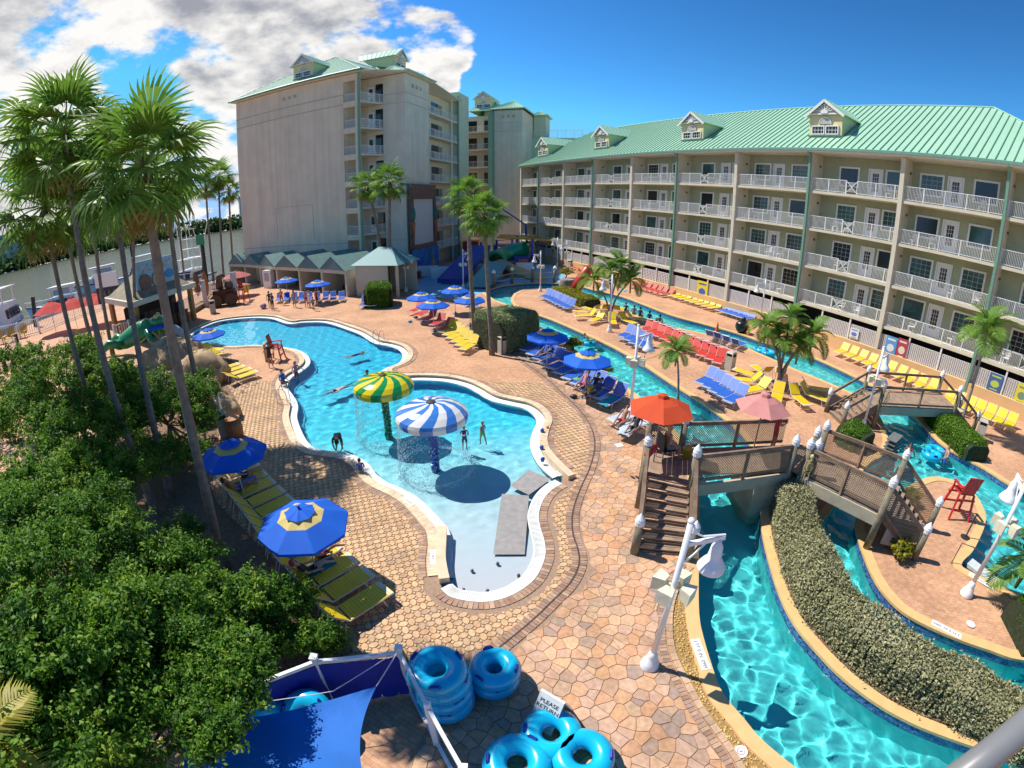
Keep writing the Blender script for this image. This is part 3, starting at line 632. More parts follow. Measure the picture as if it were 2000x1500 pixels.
def railing(mb, a, b, z, h=1.05, pitch=.11, post=1.6):
    a = Vector((a[0], a[1], z)); b = Vector((b[0], b[1], z)); n = (b - a).length; d = (b - a) / n
    mb.bar(a + Vector((0, 0, h)), b + Vector((0, 0, h)), .06, .045); mb.bar(a + Vector((0, 0, .09)), b + Vector((0, 0, .09)), .04, .04)
    k = max(2, int(n / pitch))
    for i in range(k + 1):
        p = a + d * (n * i / k); mb.bar(p + Vector((0, 0, .08)), p + Vector((0, 0, h)), .022, .022)
    for i in range(int(n / post) + 1):
        p = a + d * min(n, i * post); mb.bar(p, p + Vector((0, 0, h + .03)), .055, .055)
def xpanel(mb, a, d, z, w=.95, h=1.0):
    a = Vector((a[0], a[1], z)); d = Vector((d[0], d[1], 0)); u = Vector((0, 0, 1))
    for (p, q) in [((0, .1), (w, h)), ((w, .1), (0, h))]: mb.bar(a + d * p[0] + u * p[1], a + d * q[0] + u * q[1], .05, .04)
    for k in range(1, 5):
        t = k / 10; mb.bar(a + d * (w * t) + u * (.1 + (h - .1) * t), a + d * (w * (1 - t)) + u * (.1 + (h - .1) * t), .03, .03)
        mb.bar(a + d * (w * t) + u * (h - (h - .1) * t), a + d * (w * (1 - t)) + u * (h - (h - .1) * t), .03, .03)
    for e in (0, w): mb.bar(a + d * e, a + d * e + u * (h + .05), .05, .05)
def window_part(root, x0, x1, y, z0, z1, mull=True, glass=None, name='window', ax=(1, 0, 0), o=(0, 0, 0), frame=None):
    """frame, pane and glazing bars of one opening in the plane o + ax*x, outside = -normal"""
    ax = Vector(ax); nrm = Vector((-ax.y, ax.x, 0)); O = Vector(o)
    w = sub(name, root); P = lambda x, yy, z: O + ax * x + nrm * (y + yy) + Vector((0, 0, z)); q = Matrix((ax, nrm, Vector((0, 0, 1)))).transposed()
    f = MB(); t = .14
    for (c, d) in [(((x0 + x1) / 2, z0 + t / 2), (x1 - x0, t)), (((x0 + x1) / 2, z1 - t / 2), (x1 - x0, t))]: f.box(P(c[0], -.05, c[1]), (d[0], .1, d[1]), rot=q)
    for c in (x0 + t / 2, x1 - t / 2): f.box(P(c, -.05, (z0 + z1) / 2), (t, .1, z1 - z0 - 2 * t), rot=q)
    f.build('frame', frame or white_p, w)
    g = MB(); g.box(P((x0 + x1) / 2, -.012, (z0 + z1) / 2), (x1 - x0 - 2 * t, .02, z1 - z0 - 2 * t), rot=q); g.build('pane', glass or glass_g, w)
    if mull:
        b = MB()
        for k in range(1, mull): b.box(P(x0 + t + (x1 - x0 - 2 * t) * k / mull, -.03, (z0 + z1) / 2), (.03, .02, z1 - z0 - 2 * t), rot=q)
        for k in range(1, mull): b.box(P((x0 + x1) / 2, -.031, z0 + t + (z1 - z0 - 2 * t) * k / mull), (x1 - x0 - 2 * t, .02, .03), rot=q)
        b.build('glazing_bars', bar_m, w)
    return w
def door_part(root, x0, x1, y, z0, z1):
    d = sub('door', root); f = MB(); t = .12
    f.box(((x0 + x1) / 2, y - .05, z1 - t / 2), (x1 - x0, .1, t))
    for c in (x0 + t / 2, x1 - t / 2): f.box((c, y - .05, (z0 + z1 - t) / 2), (t, .1, z1 - z0 - t))
    f.build('frame', white_p, d)
    a, b = x0 + t + .02, x1 - t - .02; l = MB(); l.box(((a + b) / 2, y - .03, (z0 + z1 - t) / 2), (b - a, .04, z1 - z0 - t)); l.build('leaf', door_m, d)
    w = (b - a) * .52; g = MB(); g.box(((a + b) / 2, y - .056, z0 + 1.25), (w, .012, 1.45)); g.build('pane', M('door_glass', (.16, .10, .06), .12, .5, 3.), d)
    m = MB()
    for k in (1, 2): m.box(((a + b) / 2 - w / 2 + w * k / 3, y - .066, z0 + 1.25), (.025, .012, 1.45))
    for k in range(1, 5): m.box(((a + b) / 2, y - .067, z0 + .525 + 1.45 * k / 5), (w, .012, .025))
    m.build('glazing_bars', white_p, d); h = MB(); h.ball((a + .1, y - .08, z0 + 1.0), .04, 8, 5); h.build('handle', M('brass', (.35, .27, .12), .35, .1, metal=1.), d)
def dormer(root, w=3.5, hw=1.95, rise=1.28, deep=6.2):
    """gabled roof dormer, front at local y=0 facing -y, base at z=0; root is the part"""
    h = w / 2 - .15; mb = MB()
    mb.wall([(-h, 0), (h, 0), (h, hw), (0, hw + rise * .92), (-h, hw)], (0, .15, 0), (1, 0, 0), (0, 0, 1), .15); mb.build('gable_wall', yellow_w, root)
    for s in (-1, 1):
        m = MB(); m.wall([(0, 0), (0, hw), (deep * .7, hw), (deep * .55, hw * .55)] if s < 0 else [(0, 0), (deep * .55, hw * .55), (deep * .7, hw), (0, hw)], (s * h, .15, 0), (0, 1, 0), (0, 0, 1), .05 * s); m.build('cheek', M('dormer_cheek', (.55, .62, .36), .8, .05), root)
        r = MB(); e = .32; z0 = hw - .12; zt = hw + rise
        a, b = Vector((s * (h + e), -.35, z0)), Vector((0, -.35, zt)); c, d = Vector((0, deep, zt)), Vector((s * (h + e), deep * .78, z0))
        up = Vector((0, 0, .09)); r.add([a, b, c, d, a + up, b + up, c + up, d + up], [(0, 1, 2, 3), (7, 6, 5, 4), (0, 4, 5, 1), (1, 5, 6, 2), (2, 6, 7, 3), (3, 7, 4, 0)])
        for k in range(1, 9):
            t = k / 9; r.bar(a + (d - a) * t + up * 1.1, b + (c - b) * t + up * 1.1, .05, .06)
        r.build('dormer_roof', roof_m, root)
        v = MB(); v.bar(a + Vector((0, -.02, -.08)), b + Vector((0, -.02, -.08)), .06, .22); v.build('bargeboard', white_p, root)
    f = MB(); f.wall([(-h * .96, hw + .04), (h * .96, hw + .04), (0, hw + rise * .82)], (0, -.14, 0), (1, 0, 0), (0, 0, 1), .05); f.build('gable_panel', M('gable_grey', (.50, .49, .44), .7, .05), root)
    g = MB()
    for k in range(7):
        a = PI * (k + .5) / 7 * .8 + PI * .1; g.bar((.22 * math.cos(a), -.24, hw + .14 + .2 * math.sin(a)), (h * .85 * math.cos(a) * (1 if abs(math.cos(a)) > .4 else .9), -.24, hw + .14 + rise * .62 * math.sin(a)), .09, .05)
    g.wall([(.34 * math.cos(PI * i / 8), hw + .08 + .34 * math.sin(PI * i / 8)) for i in range(9)], (0, -.26, 0), (1, 0, 0), (0, 0, 1), .08); g.bar((-h, -.2, hw + .06), (h, -.2, hw + .06), .09, .12); g.build('sunburst', white_p, root)
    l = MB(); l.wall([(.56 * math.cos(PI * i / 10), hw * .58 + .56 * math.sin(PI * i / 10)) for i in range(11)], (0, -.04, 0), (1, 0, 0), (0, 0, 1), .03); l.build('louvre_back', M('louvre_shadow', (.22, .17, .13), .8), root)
    l = MB()
    for k in range(6):
        z = hw * .58 + .05 + k * .085; w_ = math.sqrt(max(.02, .56**2 - (z - hw * .58)**2)); l.box((0, -.075, z), (2 * w_, .03, .045))
    l.tube([(.6 * math.cos(PI * i / 10), -.08, hw * .58 + .6 * math.sin(PI * i / 10)) for i in range(11)], .05, 6); l.build('louvre', white_p, root)
    f = MB()
    for x0, x1 in ((-h * .82, -.05), (.05, h * .82)):
        for (c, d) in [(((x0 + x1) / 2, .28), (x1 - x0, .1)), (((x0 + x1) / 2, .98), (x1 - x0, .1))]: f.box((c[0], -.06, c[1]), (d[0], .1, d[1]))
        for c in (x0 + .04, x1 - .04): f.box((c, -.061, .63), (.09, .1, .8))
    f.build('window_frame', white_p, root)
    g = MB(); g.box((0, -.02, .63), (h * 1.5, .03, .62)); g.build('pane', glass_d, root)
    b = MB()
    for x0, x1 in ((-h * .82, -.05), (.05, h * .82)):
        for k in range(1, 4): b.box((x0 + (x1 - x0) * k / 4, -.04, .63), (.035, .02, .62))
        b.box(((x0 + x1) / 2, -.041, .63), (x1 - x0, .02, .035))
    b.build('glazing_bars', white_p, root); s_ = MB(); s_.box((0, -.05, .12), (w - .2, .2, .1)); s_.build('sill', green_t, root)

# ---- the long four-storey wing on the right
DA = Vector((math.cos(-1.119935), math.sin(-1.119935), 0)); NA = Vector((-DA.y, DA.x, 0)); DW = 37.77
wing = empty('hotel_wing', NA * DW, math.atan2(DA.y, DA.x), 'long cream hotel wing with white balcony railings under a mint green metal roof', 'building')
SC = [-74.6, -68.33, -60.9, -53.41, -45.48, -37.77, -29.8, -21.72, -13.64, -5.89, 1.5]; FL = [3.0, 6.15, 9.3, 12.45]; CEIL = 15.62
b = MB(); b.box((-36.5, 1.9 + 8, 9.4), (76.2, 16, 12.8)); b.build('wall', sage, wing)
b = MB(); b.box((-36.5, .7, CEIL + .06), (76.4, 2.7, .1)); b.build('soffit', soffit_m, wing)
b = MB(); b.box((-36.5, 8.4, 1.4), (76.2, 12, 2.8)); b.build('undercroft', dark_in, wing)  # solid dark block standing in for the shade behind the lattice
for i, s in enumerate(SC):
    d = MB(); d.box((s, .97, (3.0 + CEIL) / 2), (.2, 1.86, CEIL - 3.0)); d.build('divider_wall', stucco, wing)
    if i in (1, 3, 5, 7, 9):
        c = MB(); c.box((s, -.02, 7.8), (.22, .2, 15.6)); c.build('column', stucco, wing)
        c = MB(); c.bar((s - .05, -.22, .1), (s - .05, -.22, 15.4), .2, .2); c.bar((s - .05, -.22, 15.35), (s - .05, -.58, 15.75), .2, .2); c.build('downspout', M('downspout_green', (.16, .33, .24), .5, .08), wing)
    else:
        c = MB(); c.box((s, -.05, 7.8), (.34, .3, 15.6)); c.build('column', stucco, wing)
CHAIR_SPOTS = []
for i in range(len(SC) - 1):
    s0, s1 = SC[i], SC[i + 1]; A = i % 2 == 0
    for k, z in enumerate(FL):
        bal = sub('balcony', wing)
        m = MB(); m.box(((s0 + s1) / 2, .9, z - .11), (s1 - s0 - .01, 1.98, .22)); m.build('slab', stucco, bal)
        m = MB(); lo, hi = s0 + .16, s1 - .16
        if not A:
            xm = s0 + (s1 - s0) * .42; railing(m, (lo, .02), (xm, .02), z); railing(m, (xm + .95, .02), (hi, .02), z); m.build('railing', rail_m, bal)
            m = MB(); xpanel(m, (xm, .02), (1, 0), z); m.build('cross_panel', rail_m, bal)
        else: railing(m, (lo, .02), (hi, .02), z); m.build('railing', rail_m, bal)
        m = MB(); m.ball((s0 + .18, 1.3, z + 2.2), .1, 8, 5); m.box((s0 + .12, 1.3, z + 2.2), (.06, .12, .2)); m.build('wall_lamp', M('lamp_bronze', (.18, .13, .09), .5), bal)
        rg = random.Random(i * 7 + k); gl = lambda: glass_d if rg.random() < .3 else glass_g
        o = (.75, 2.7, 2.95, 4.25, 4.95, 6.85) if A else (1.75, 3.65, 4.45, 5.75, 5.97, 7.85)
        if s1 - s0 < 7.2: o = tuple(x * (s1 - s0) / 8 for x in o)
        window_part(wing, s0 + o[0], s0 + o[1], 1.9, z + .72, z + 2.4, 4 if rg.random() < .5 else 0, gl())
        door_part(wing, s0 + o[2], s0 + o[3], 1.9, z + .02, z + 2.38)
        window_part(wing, s0 + o[4], min(s0 + o[5], s1 - .15), 1.9, z + .72, z + 2.4, 4 if rg.random() < .5 else 0, gl())
        for c in range(2): CHAIR_SPOTS.append((i, k, s0 + rg.uniform(.9, s1 - s0 - .9), rg.uniform(.45, 1.0), z, rg.uniform(2.4, 4.0)))
    # ground floor: peach base wall, lattice screens between white posts, dark slot above
    m = MB(); m.box(((s0 + s1) / 2, -.12, .55), (s1 - s0, .3, 1.1)); m.build('base_wall', orange_w, wing)
    n = 3
    for q in range(n):
        a = s0 + (s1 - s0) * q / n; e = s0 + (s1 - s0) * (q + 1) / n
        if i == 7 and q == 0 or i == 4 and q == 2 and False: continue
        lat = MB(); zt = 2.32
        fine = .15 if i >= 5 else .26
        kx = int((e - a - .1) / fine)
        for u in range(kx + 1): lat.box((a + .05 + (e - a - .1) * u / kx, .04, (1.1 + zt) / 2), (fine * .36, .03, zt - 1.1))
        kz = int((zt - 1.1) / (fine * .62))
        for u in range(kz + 1): lat.box(((a + e) / 2, .06, 1.1 + (zt - 1.1) * u / kz), (e - a - .1, .03, fine * .3))
        lat.build('lattice_screen', M('lattice_white', (.74, .70, .66), .6, .05), wing)
        m = MB(); m.box((a, .03, 1.95), (.12, .14, 1.7)); m.build('screen_post', white_p, wing)
# roof of single standing-seam panels
roof = sub('roof', wing); EZ = 15.92; RY = 9.0; RZ = 21.8; sl = (RZ - EZ) / (RY + .6)
def panel_mesh(frac_l, frac_r, pw):
    def pt(x, f): return Vector((x, -.6 + (RY + .6) * f, EZ + (RZ - EZ) * f))
    m = MB(); t = Vector((0, 0, .04)); a, b, c, d = pt(0, 0), pt(pw, 0), pt(pw, frac_r), pt(0, frac_l)
    m.add([a, b, c, d, a + t, b + t, c + t, d + t], [(3, 2, 1, 0), (4, 5, 6, 7), (0, 1, 5, 4), (1, 2, 6, 5), (2, 3, 7, 6), (3, 0, 4, 7)])
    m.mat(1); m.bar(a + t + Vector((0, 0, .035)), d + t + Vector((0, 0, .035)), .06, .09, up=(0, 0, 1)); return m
pw = .61; full = None; s = -74.6; RE = -9.07; RL = -66.5
while s < .4:
    def fr(x): return max(0., min(1., (.53 - x) / (.53 - RE))) if x > RE else (max(.02, (x + 74.9) / (RL + 74.9)) if x < RL else 1.)
    l, r = fr(s), fr(s + pw)
    if l > .999 and r > .999:
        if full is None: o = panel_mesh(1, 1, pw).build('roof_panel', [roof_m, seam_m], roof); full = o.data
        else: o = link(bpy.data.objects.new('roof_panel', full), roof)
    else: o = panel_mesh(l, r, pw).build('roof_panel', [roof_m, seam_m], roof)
    o.location = (s, 0, 0); s += pw
m = MB(); m.add([(.53, -.6, EZ), (RE, RY, RZ), (.53, 18.6, EZ)], [(0, 2, 1)]); m.add([(-74.6, 18.6, EZ), (RL, RY, RZ), (RE, RY, RZ), (.53, 18.6, EZ)], [(0, 1, 2, 3)]); m.add([(-74.9, -.6, EZ), (RL, RY, RZ), (-74.9, 18.6, EZ)], [(0, 1, 2)]); m.build('far_slopes', roof_m, roof)
m = MB(); m.tube([(RL, RY, RZ + .06), (RE, RY, RZ + .06), (.53, -.6, EZ + .08)], .09, 6); m.build('ridge_cap', roof_m, roof)
m = MB(); m.box((-37, -.66, EZ - .1), (75.2, .16, .2)); m.build('gutter', M('gutter_green', (.15, .33, .25), .5, .08), roof)
m = MB(); m.box((-37, -.56, EZ - .2), (75.2, .06, .22)); m.build('fascia', white_p, roof)
for sc_ in (-21.4, -37.3, -53.9, -70.0):
    d = sub('dormer', wing); d.location = (sc_, 1.5, 17.22); dormer(d)
# posters on the screens
def board(name, root, x, z, w, h, col, y=-.02):
    m = MB(); m.box((x, y, z), (w, .04, h)); return m.build(name, M('poster_' + name + str(len(MATS)), col, .5, .06), root)
def S_of(px, py, y=0.):
    r = ray(px, py); t = (DW + y) / (r[0] * NA.x + r[1] * NA.y); q = Vector(r) * t; return q.dot(DA), q.z + CAM_H
for (px, py, w, h, c, dec, lab) in [((1372), 569, 1.5, 1.9, (.78, .62, .03), (.05, .12, .5), 'yellow poster with a round blue emblem'), (1740, 676, .95, 1.5, (.10, .32, .62), (.75, .75, .72), 'blue poster'), (1762, 681, .85, 1.5, (.45, .05, .10), (.75, .70, .5), 'dark red poster'), (1669, 651, .8, .8, (.78, .78, .76), (.12, .2, .5), 'small white notice'), (1944, 747, 1.0, 1.2, (.06, .14, .34), (.5, .6, .1), 'navy poster'), (1081, 487, 1.2, 1.5, (.75, .65, .10), (.2, .2, .4), 'faded yellow poster'), (1094, 492, 1.1, 1.2, (.14, .18, .30), (.4, .42, .5), 'dark blue poster'), (1996, 770, .9, 1.3, (.75, .66, .04), (.2, .3, .2), 'yellow poster at the far right')]:
    s_, z_ = S_of(px, py); z_ = max(1.5, min(z_, 2.2))
    p_ = empty('poster', wing.matrix_basis @ Vector((s_, -.04, z_)) if False else (Matrix.Translation(wing.location) @ Matrix.Rotation(wing.rotation_euler.z, 4, 'Z')) @ Vector((s_, -.06, z_)), wing.rotation_euler.z, lab + ' on the lattice screen', 'poster')
    m = MB(); m.box((0, 0, 0), (w, .05, h)); m.build('board', M('poster' + str(px), c, .5, .05), p_)
    m = MB(); m.wall([(w * .32 * math.cos(2 * PI * k / 14), h * .2 * math.sin(2 * PI * k / 14) - h * .08) for k in range(14)], (0, -.026, 0), (1, 0, 0), (0, 0, 1), .006); m.box((0, -.03, h * .34), (w * .7, .006, h * .09)); m.box((0, -.03, -h * .4), (w * .55, .006, h * .06)); m.build('print', M('poster_print' + str(px), dec, .5, .05), p_)

# ---- the eight-storey tower
DB = Vector((math.cos(-.267993), math.sin(-.267993), 0)); NB_ = Vector((-DB.y, DB.x, 0)); TC = Vector((-19.15, 59.56, 0)); TA = math.atan2(DB.y, DB.x)
tower = empty('hotel_tower', TC, TA, 'tall taupe hotel tower with blank front wall and green hipped roof', 'building')
TF = [2.6 + 3.465 * k for k in range(7)]; TZ = 27.0
m = MB(); m.box((-12.08, 7.5, TZ / 2), (19.6, 15, TZ)); m.build('wall', stucco_t, tower)
m = MB(); m.box((-.25, .25, TZ / 2), (.5, .5, TZ)); m.build('corner_pier', stucco_t, tower)
zs = [0.] + [z for f in TF for z in (f, f + 2.72)] + [TZ]
for k in range(0, len(zs), 2):
    m = MB(); m.box((-1.39, .25, (zs[k] + zs[k + 1]) / 2), (1.78, .5, zs[k + 1] - zs[k])); m.build('spandrel', stucco_t, tower)
m = MB(); m.box((-.1, 9.3, TZ / 2), (4.36, 11.4, TZ)); m.build('core', stucco_w, tower)
for z_ in (3.7, 5.0, 23.1, 24.4):
    m = MB(); m.box((-12.1, -.012, z_), (19.6, .06, .12)); m.build('string_course', M('string_taupe', (.50, .46, .38), .85, .05), tower)
for x_ in (-14.6, -7.8):
    m = MB(); m.box((x_, -.01, 8.0), (.07, .05, 4.9)); m.build('panel_joint', M('string_taupe', (.5, .46, .38)), tower)
m = MB(); m.box((-11.2, -.01, 10.45), (6.8, .05, .07)); m.build('panel_joint', M('string_taupe', (.5, .46, .38)), tower)
for k_, x_ in enumerate((-12.3, -11.3, -10.3)):
    m = MB()
    if k_ == 1: m.wall([(.27 * math.cos(2 * PI * q / 12), .27 * math.sin(2 * PI * q / 12)) for q in range(12)], (x_, 0, 25.7), (1, 0, 0), (0, 0, 1), .04)
    else: m.box((x_, -.01, 25.7), (.5, .05, .5))
    m.build('wall_motif', M('motif_tan', (.52, .45, .35), .8), tower)
for z in TF:
    bal = sub('balcony', tower)
    m = MB(); m.prism([(-2.28, .02), (0, .02), (1.5, 3.5), (-2.28, 3.58)], z - .24, z); m.build('slab', stucco_w, bal)
    m = MB(); railing(m, (-2.2, .3), (-.52, .3), z + .02); railing(m, (.05, .1), (1.48, 3.45), z + .02); m.build('railing', rail_m, bal)
    m = MB(); xpanel(m, (.62, 1.42), Vector((.39, .92)).normalized(), z + .03, .9); m.build('cross_panel', rail_m, bal)
    m = MB(); m.box((.95, 3.56, z + 1.35), (1.1, .12, 2.5)); m.build('dark_opening', glass_d, bal)
    m = MB(); m.box((-.35, 3.58, z + 1.2), (1.0, .1, 2.3)); m.build('balcony_door', white_p, bal)
    m = MB(); m.box((-.35, 3.55, z + 1.25), (.6, .08, 1.7)); m.build('door_pane', glass_g, bal)
m = MB(); m.bar((.06, -.02, 0), (.06, -.02, TZ), .24, .24); m.build('downspout', M('downspout_green', (.16, .33, .24)), tower)
# projecting bay, its strings, and the side balconies behind it
m = MB(); m.prism([(1.52, 3.52), (4.7, 3.62), (4.95, 10.3), (1.52, 10.3)], 0, TZ); m.build('bay', stucco_w, tower)
for z_ in (23.1, 24.4, 4.9):
    m = MB(); m.prism([(1.5, 3.46), (4.76, 3.56), (5.01, 10.32), (1.5, 10.32)], z_ - .06, z_ + .06); m.build('string_course', M('string_pale', (.55, .53, .45), .85, .05), tower)
for k_ in range(3):
    m = MB(); m.box((4.86, 5.6 + k_ * 1.1, 25.6), (.06, .5, .5)); m.build('wall_motif', M('motif_tan', (.52, .45, .35)), tower)
m = MB(); m.box((1.2, 18, TZ / 2), (2.0, 15.6, TZ)); m.build('side_wall', stucco, tower)
for z in TF:
    bal = sub('balcony', tower)
    m = MB(); m.box((2.9, 17.4, z - .12), (1.5, 14.2, .24)); m.build('slab', stucco_w, bal)
    m = MB(); railing(m, (3.58, 10.4), (3.58, 21.6), z, pitch=.17); railing(m, (3.58, 21.9), (3.58, 24.4), z, pitch=.17); m.build('railing', rail_m, bal)
    m = MB(); xpanel(m, (3.62, 15.2), (0, 1), z, 1.5); m.build('cross_panel', rail_m, bal)
    for y_ in (12.6, 18.2):
        m = MB(); m.box((2.22, y_, z + 1.3), (.08, 2.6, 2.2)); m.build('window', glass_d, bal)
        m = MB(); m.box((2.24, y_ + 2.1, z + 1.2), (.08, 1.1, 2.3)); m.build('door', M('door_olive', (.30, .28, .2), .6), bal)
m = MB(); m.box((3.6, 21.75, TZ / 2), (.2, .2, TZ)); m.build('post', white_p, tower)
m = MB(); m.box((2.4, 26.9, 14.4), (2.6, 4.9, 28.8)); m.build('pier', mint_w, tower)
m = MB(); m.bar((3.72, 24.3, 0), (3.72, 24.3, 28), .25, .25); m.build('downspout', M('downspout_green', (.16, .33, .24)), tower)
def hip(mb, poly, apexes, tri):
    b0 = [Vector(p) for p in poly] + [Vector(a) for a in apexes]; mb.add(b0, tri)
def seams(mb, a, b, c, d, n):                    # ribs from eave a-b up to ridge d-c
    a, b, c, d = map(Vector, (a, b, c, d))
    for k in range(n + 1):
        t = k / n; p = a + (b - a) * t; q = d + (c - d) * t; mb.bar(p + Vector((0, 0, .05)), q + Vector((0, 0, .05)), .06, .08)
m = MB(); ez = TZ + .25
e0, e1, e2, e3 = (-22.7, -.8, ez), (.8, -.8, ez), (2.6, 30, ez), (-22.7, 30, ez); a0, a1 = (-11, 10.6, ez + 6.6), (-9.5, 22, ez + 6.6)
m.add([e0, e1, e2, e3, a0, a1], [(0, 1, 4), (1, 2, 5, 4), (2, 3, 5), (3, 0, 4, 5)])
for k in range(1, 36):
    t = k / 36; p = Vector(e0) + (Vector(e1) - Vector(e0)) * t; f = 1 - abs(t - .5) * 2; ap = Vector(a0); mid = (Vector(e0) + Vector(e1)) / 2; up_ = (ap - mid) * f; m.bar(p + Vector((0, 0, .04)), p + up_ + Vector((0, 0, .04)), .05, .07)
seams(m, (.8, 4, ez), (2.4, 28, ez), (-9.5, 22, ez + 6.6), (-10.9, 11, ez + 6.6), 30)
rt = m.build('roof', roof_m, tower)
m = MB(); m.tube([e0, e1], .14, 6); m.tube([e1, (1.4, 3.2, ez)], .14, 6); m.tube([e1, a0, e0], .1, 6); m.tube([a0, a1], .1, 6); m.build('roof_trim', green_t, rt)
m = MB(); q = [(1.0, 2.9, ez), (5.4, 2.95, ez), (5.7, 11, ez), (1.0, 11, ez)]; m.add(q + [(1.0, 7, ez + 2.2)], [(0, 1, 4), (1, 2, 4), (2, 3, 4)]); seams(m, q[0], q[1], (1.0, 7, ez + 2.2), (1.0, 7, ez + 2.2), 8); seams(m, q[1], q[2], (1.0, 7, ez + 2.2), (1.0, 7, ez + 2.2), 10); m.tube([q[0], q[1], q[2]], .14, 6); m.build('bay_roof', roof_m, rt)
m = MB(); m.prism([(-22.5, -.6), (.7, -.6), (5.2, 3.1), (5.5, 10.8), (4.2, 24.5), (-22.5, 24)], ez - .16, ez - .05); m.build('soffit', soffit_m, tower)
m = MB(); q = [(1.6, 11.2, ez), (4.3, 11.2, ez), (4.3, 24.6, ez), (1.6, 24.6, ez)]; m.add(q + [(-2.4, 12, ez + 1.9), (-2.4, 24, ez + 1.9)], [(1, 2, 5, 4)]); m.tube([q[1], q[2]], .14, 6); m.build('side_eave', roof_m, rt)
d = sub('dormer', tower); d.location = (-9.6, .9, 28.2); dormer(d, 3.7, 2.1, 1.4, 7)
d = sub('dormer', tower); d.location = (1.3, 8.6, 29.0); d.rotation_euler = (0, 0, PI / 2); dormer(d, 3.6, 1.9, 1.35, 7)

# ---- the second tower in the corner between the two
t2 = empty('rear_tower', (TC + DB * 9.8 + NB_ * 38), TA, 'pale mint hotel tower behind the corner with hipped green roofs', 'building')
# local origin is the middle of its front block
m = MB(); m.box((0, .3, 13.4), (5.3, 10, 26.8)); m.build('front_block', stucco_w, t2)
m = MB(); m.box((-3.3, 1.0, 13.4), (1.35, 10.4, 26.8)); m.build('green_pier', M('pier_green', (.25, .42, .33), .8, .05), t2)
m = MB(); m.box((-12, 4.4, 13.4), (16.4, 9, 26.8)); m.build('recess_wall', stucco, t2)
m = MB(); m.bar((-2.75, -4.85, 0), (-2.75, -4.85, 26.6), .3, .3); m.build('downspout', M('downspout_green', (.16, .33, .24)), t2)
for z_ in (22.8, 24.4):
    m = MB(); m.box((0, -4.72, z_), (5.36, .06, .14)); m.build('string_course', M('string_pale', (.55, .53, .45)), t2)
for k_ in range(3):
    m = MB(); m.box((-1 + k_, -4.74, 25.6), (.55, .05, .55)); m.build('wall_motif', M('motif_tan', (.52, .45, .35)), t2)
for z in TF:
    bal = sub('balcony', t2)
    m = MB(); m.box((-9, -1.2, z - .12), (10.6, 2.2, .24)); m.build('slab', stucco_w, bal)
    m = MB(); railing(m, (-14, -2.2), (-4.0, -2.2), z, pitch=.2); m.build('railing', rail_m, bal)
    m = MB(); m.box((-5.2, -.12, z + 1.3), (1.8, .1, 2.3)); m.build('window', glass_d, bal); m = MB(); m.box((-8.6, -.12, z + 1.3), (2.0, .1, 2.3)); m.build('window', glass_d, bal)
m = MB(); m.box((7.5, 8, 11.2), (10.5, 10, 22.4)); m.build('link_block', M('link_mint', (.42, .58, .44), .8, .06), t2)
m = MB(); railing(m, (2.8, 3.1), (12.6, 3.1), 22.4, 1.6, .35); m.build('roof_railing', rail_m, t2)
m = MB(); m.box((4.0, 5.5, 23.6), (2.4, 4, 7)); m.build('stair_head', mint_w, t2)
ez = 27.0
m = MB()
for (x0, x1, y0, y1, z0, hh) in [(-3.3, 3.2, -5.3, 6, ez, 2.4), (-8.5, -2.5, -1.8, 9, ez + .6, 3.6), (2.4, 5.6, 3, 8, ez + .1, 1.0)]:
    cx, cy = (x0 + x1) / 2, (y0 + y1) / 2; q = [(x0, y0, z0), (x1, y0, z0), (x1, y1, z0), (x0, y1, z0)]
    m.add(q + [(cx, cy - 1, z0 + hh), (cx, cy + 1, z0 + hh)], [(0, 1, 4), (1, 2, 5, 4), (2, 3, 5), (3, 0, 4, 5)]); seams(m, q[0], q[1], (cx, cy - 1, z0 + hh), (cx, cy - 1, z0 + hh), 10); m.tube(q + [q[0]], .14, 6)
m.build('roof', roof_m, t2)
m = MB(); m.cyl((-8.2, 4, 27), (-8.2, 4, 32.4), .7, 12); m.build('flue', M('flue_green', (.05, .30, .18), .5), t2)
d = sub('dormer', t2); d.location = (-6.0, -.9, 28.0); dormer(d, 3.8, 2.2, 1.4, 6)
# ================================================================== vegetation
def leaf_mat(name, cols, trans=.35, rough=.45):
    m = bpy.data.materials.new(name); m.use_nodes = True; t = m.node_tree; b = t.nodes['Principled BSDF']; b.inputs['Roughness'].default_value = rough; b.inputs['Specular IOR Level'].default_value = .35
    at = t.nodes.new('ShaderNodeAttribute'); at.attribute_name = 'tone'; rp = t.nodes.new('ShaderNodeValToRGB'); e = rp.color_ramp.elements
    while len(e) < len(cols): e.new(.5)
    for i, c in enumerate(cols): e[i].position = i / (len(cols) - 1); e[i].color = (*c, 1)
    t.links.new(at.outputs['Fac'], rp.inputs[0]); t.links.new(rp.outputs[0], b.inputs['Base Color'])
    tr = t.nodes.new('ShaderNodeBsdfTranslucent'); t.links.new(rp.outputs[0], tr.inputs[0]); ms = t.nodes.new('ShaderNodeMixShader'); ms.inputs[0].default_value = trans
    t.links.new(b.outputs[0], ms.inputs[1]); t.links.new(tr.outputs[0], ms.inputs[2]); t.links.new(ms.outputs[0], t.nodes['Material Output'].inputs[0]); return m
bark = M('bark_grey', (.24, .195, .155), .9, .22, 5., .5, bscale=26); bark_d = M('bark_dark', (.12, .085, .06), .9, .2, 6., .4)
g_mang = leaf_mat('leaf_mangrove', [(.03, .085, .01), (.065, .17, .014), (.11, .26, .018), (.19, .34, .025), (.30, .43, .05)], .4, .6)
g_hedge = leaf_mat('leaf_green', [(.05, .13, .01), (.11, .23, .015), (.19, .34, .025)]); g_silver = leaf_mat('leaf_silver', [(.16, .16, .07), (.29, .29, .14), (.42, .40, .22), (.52, .49, .30)], .2, .7)
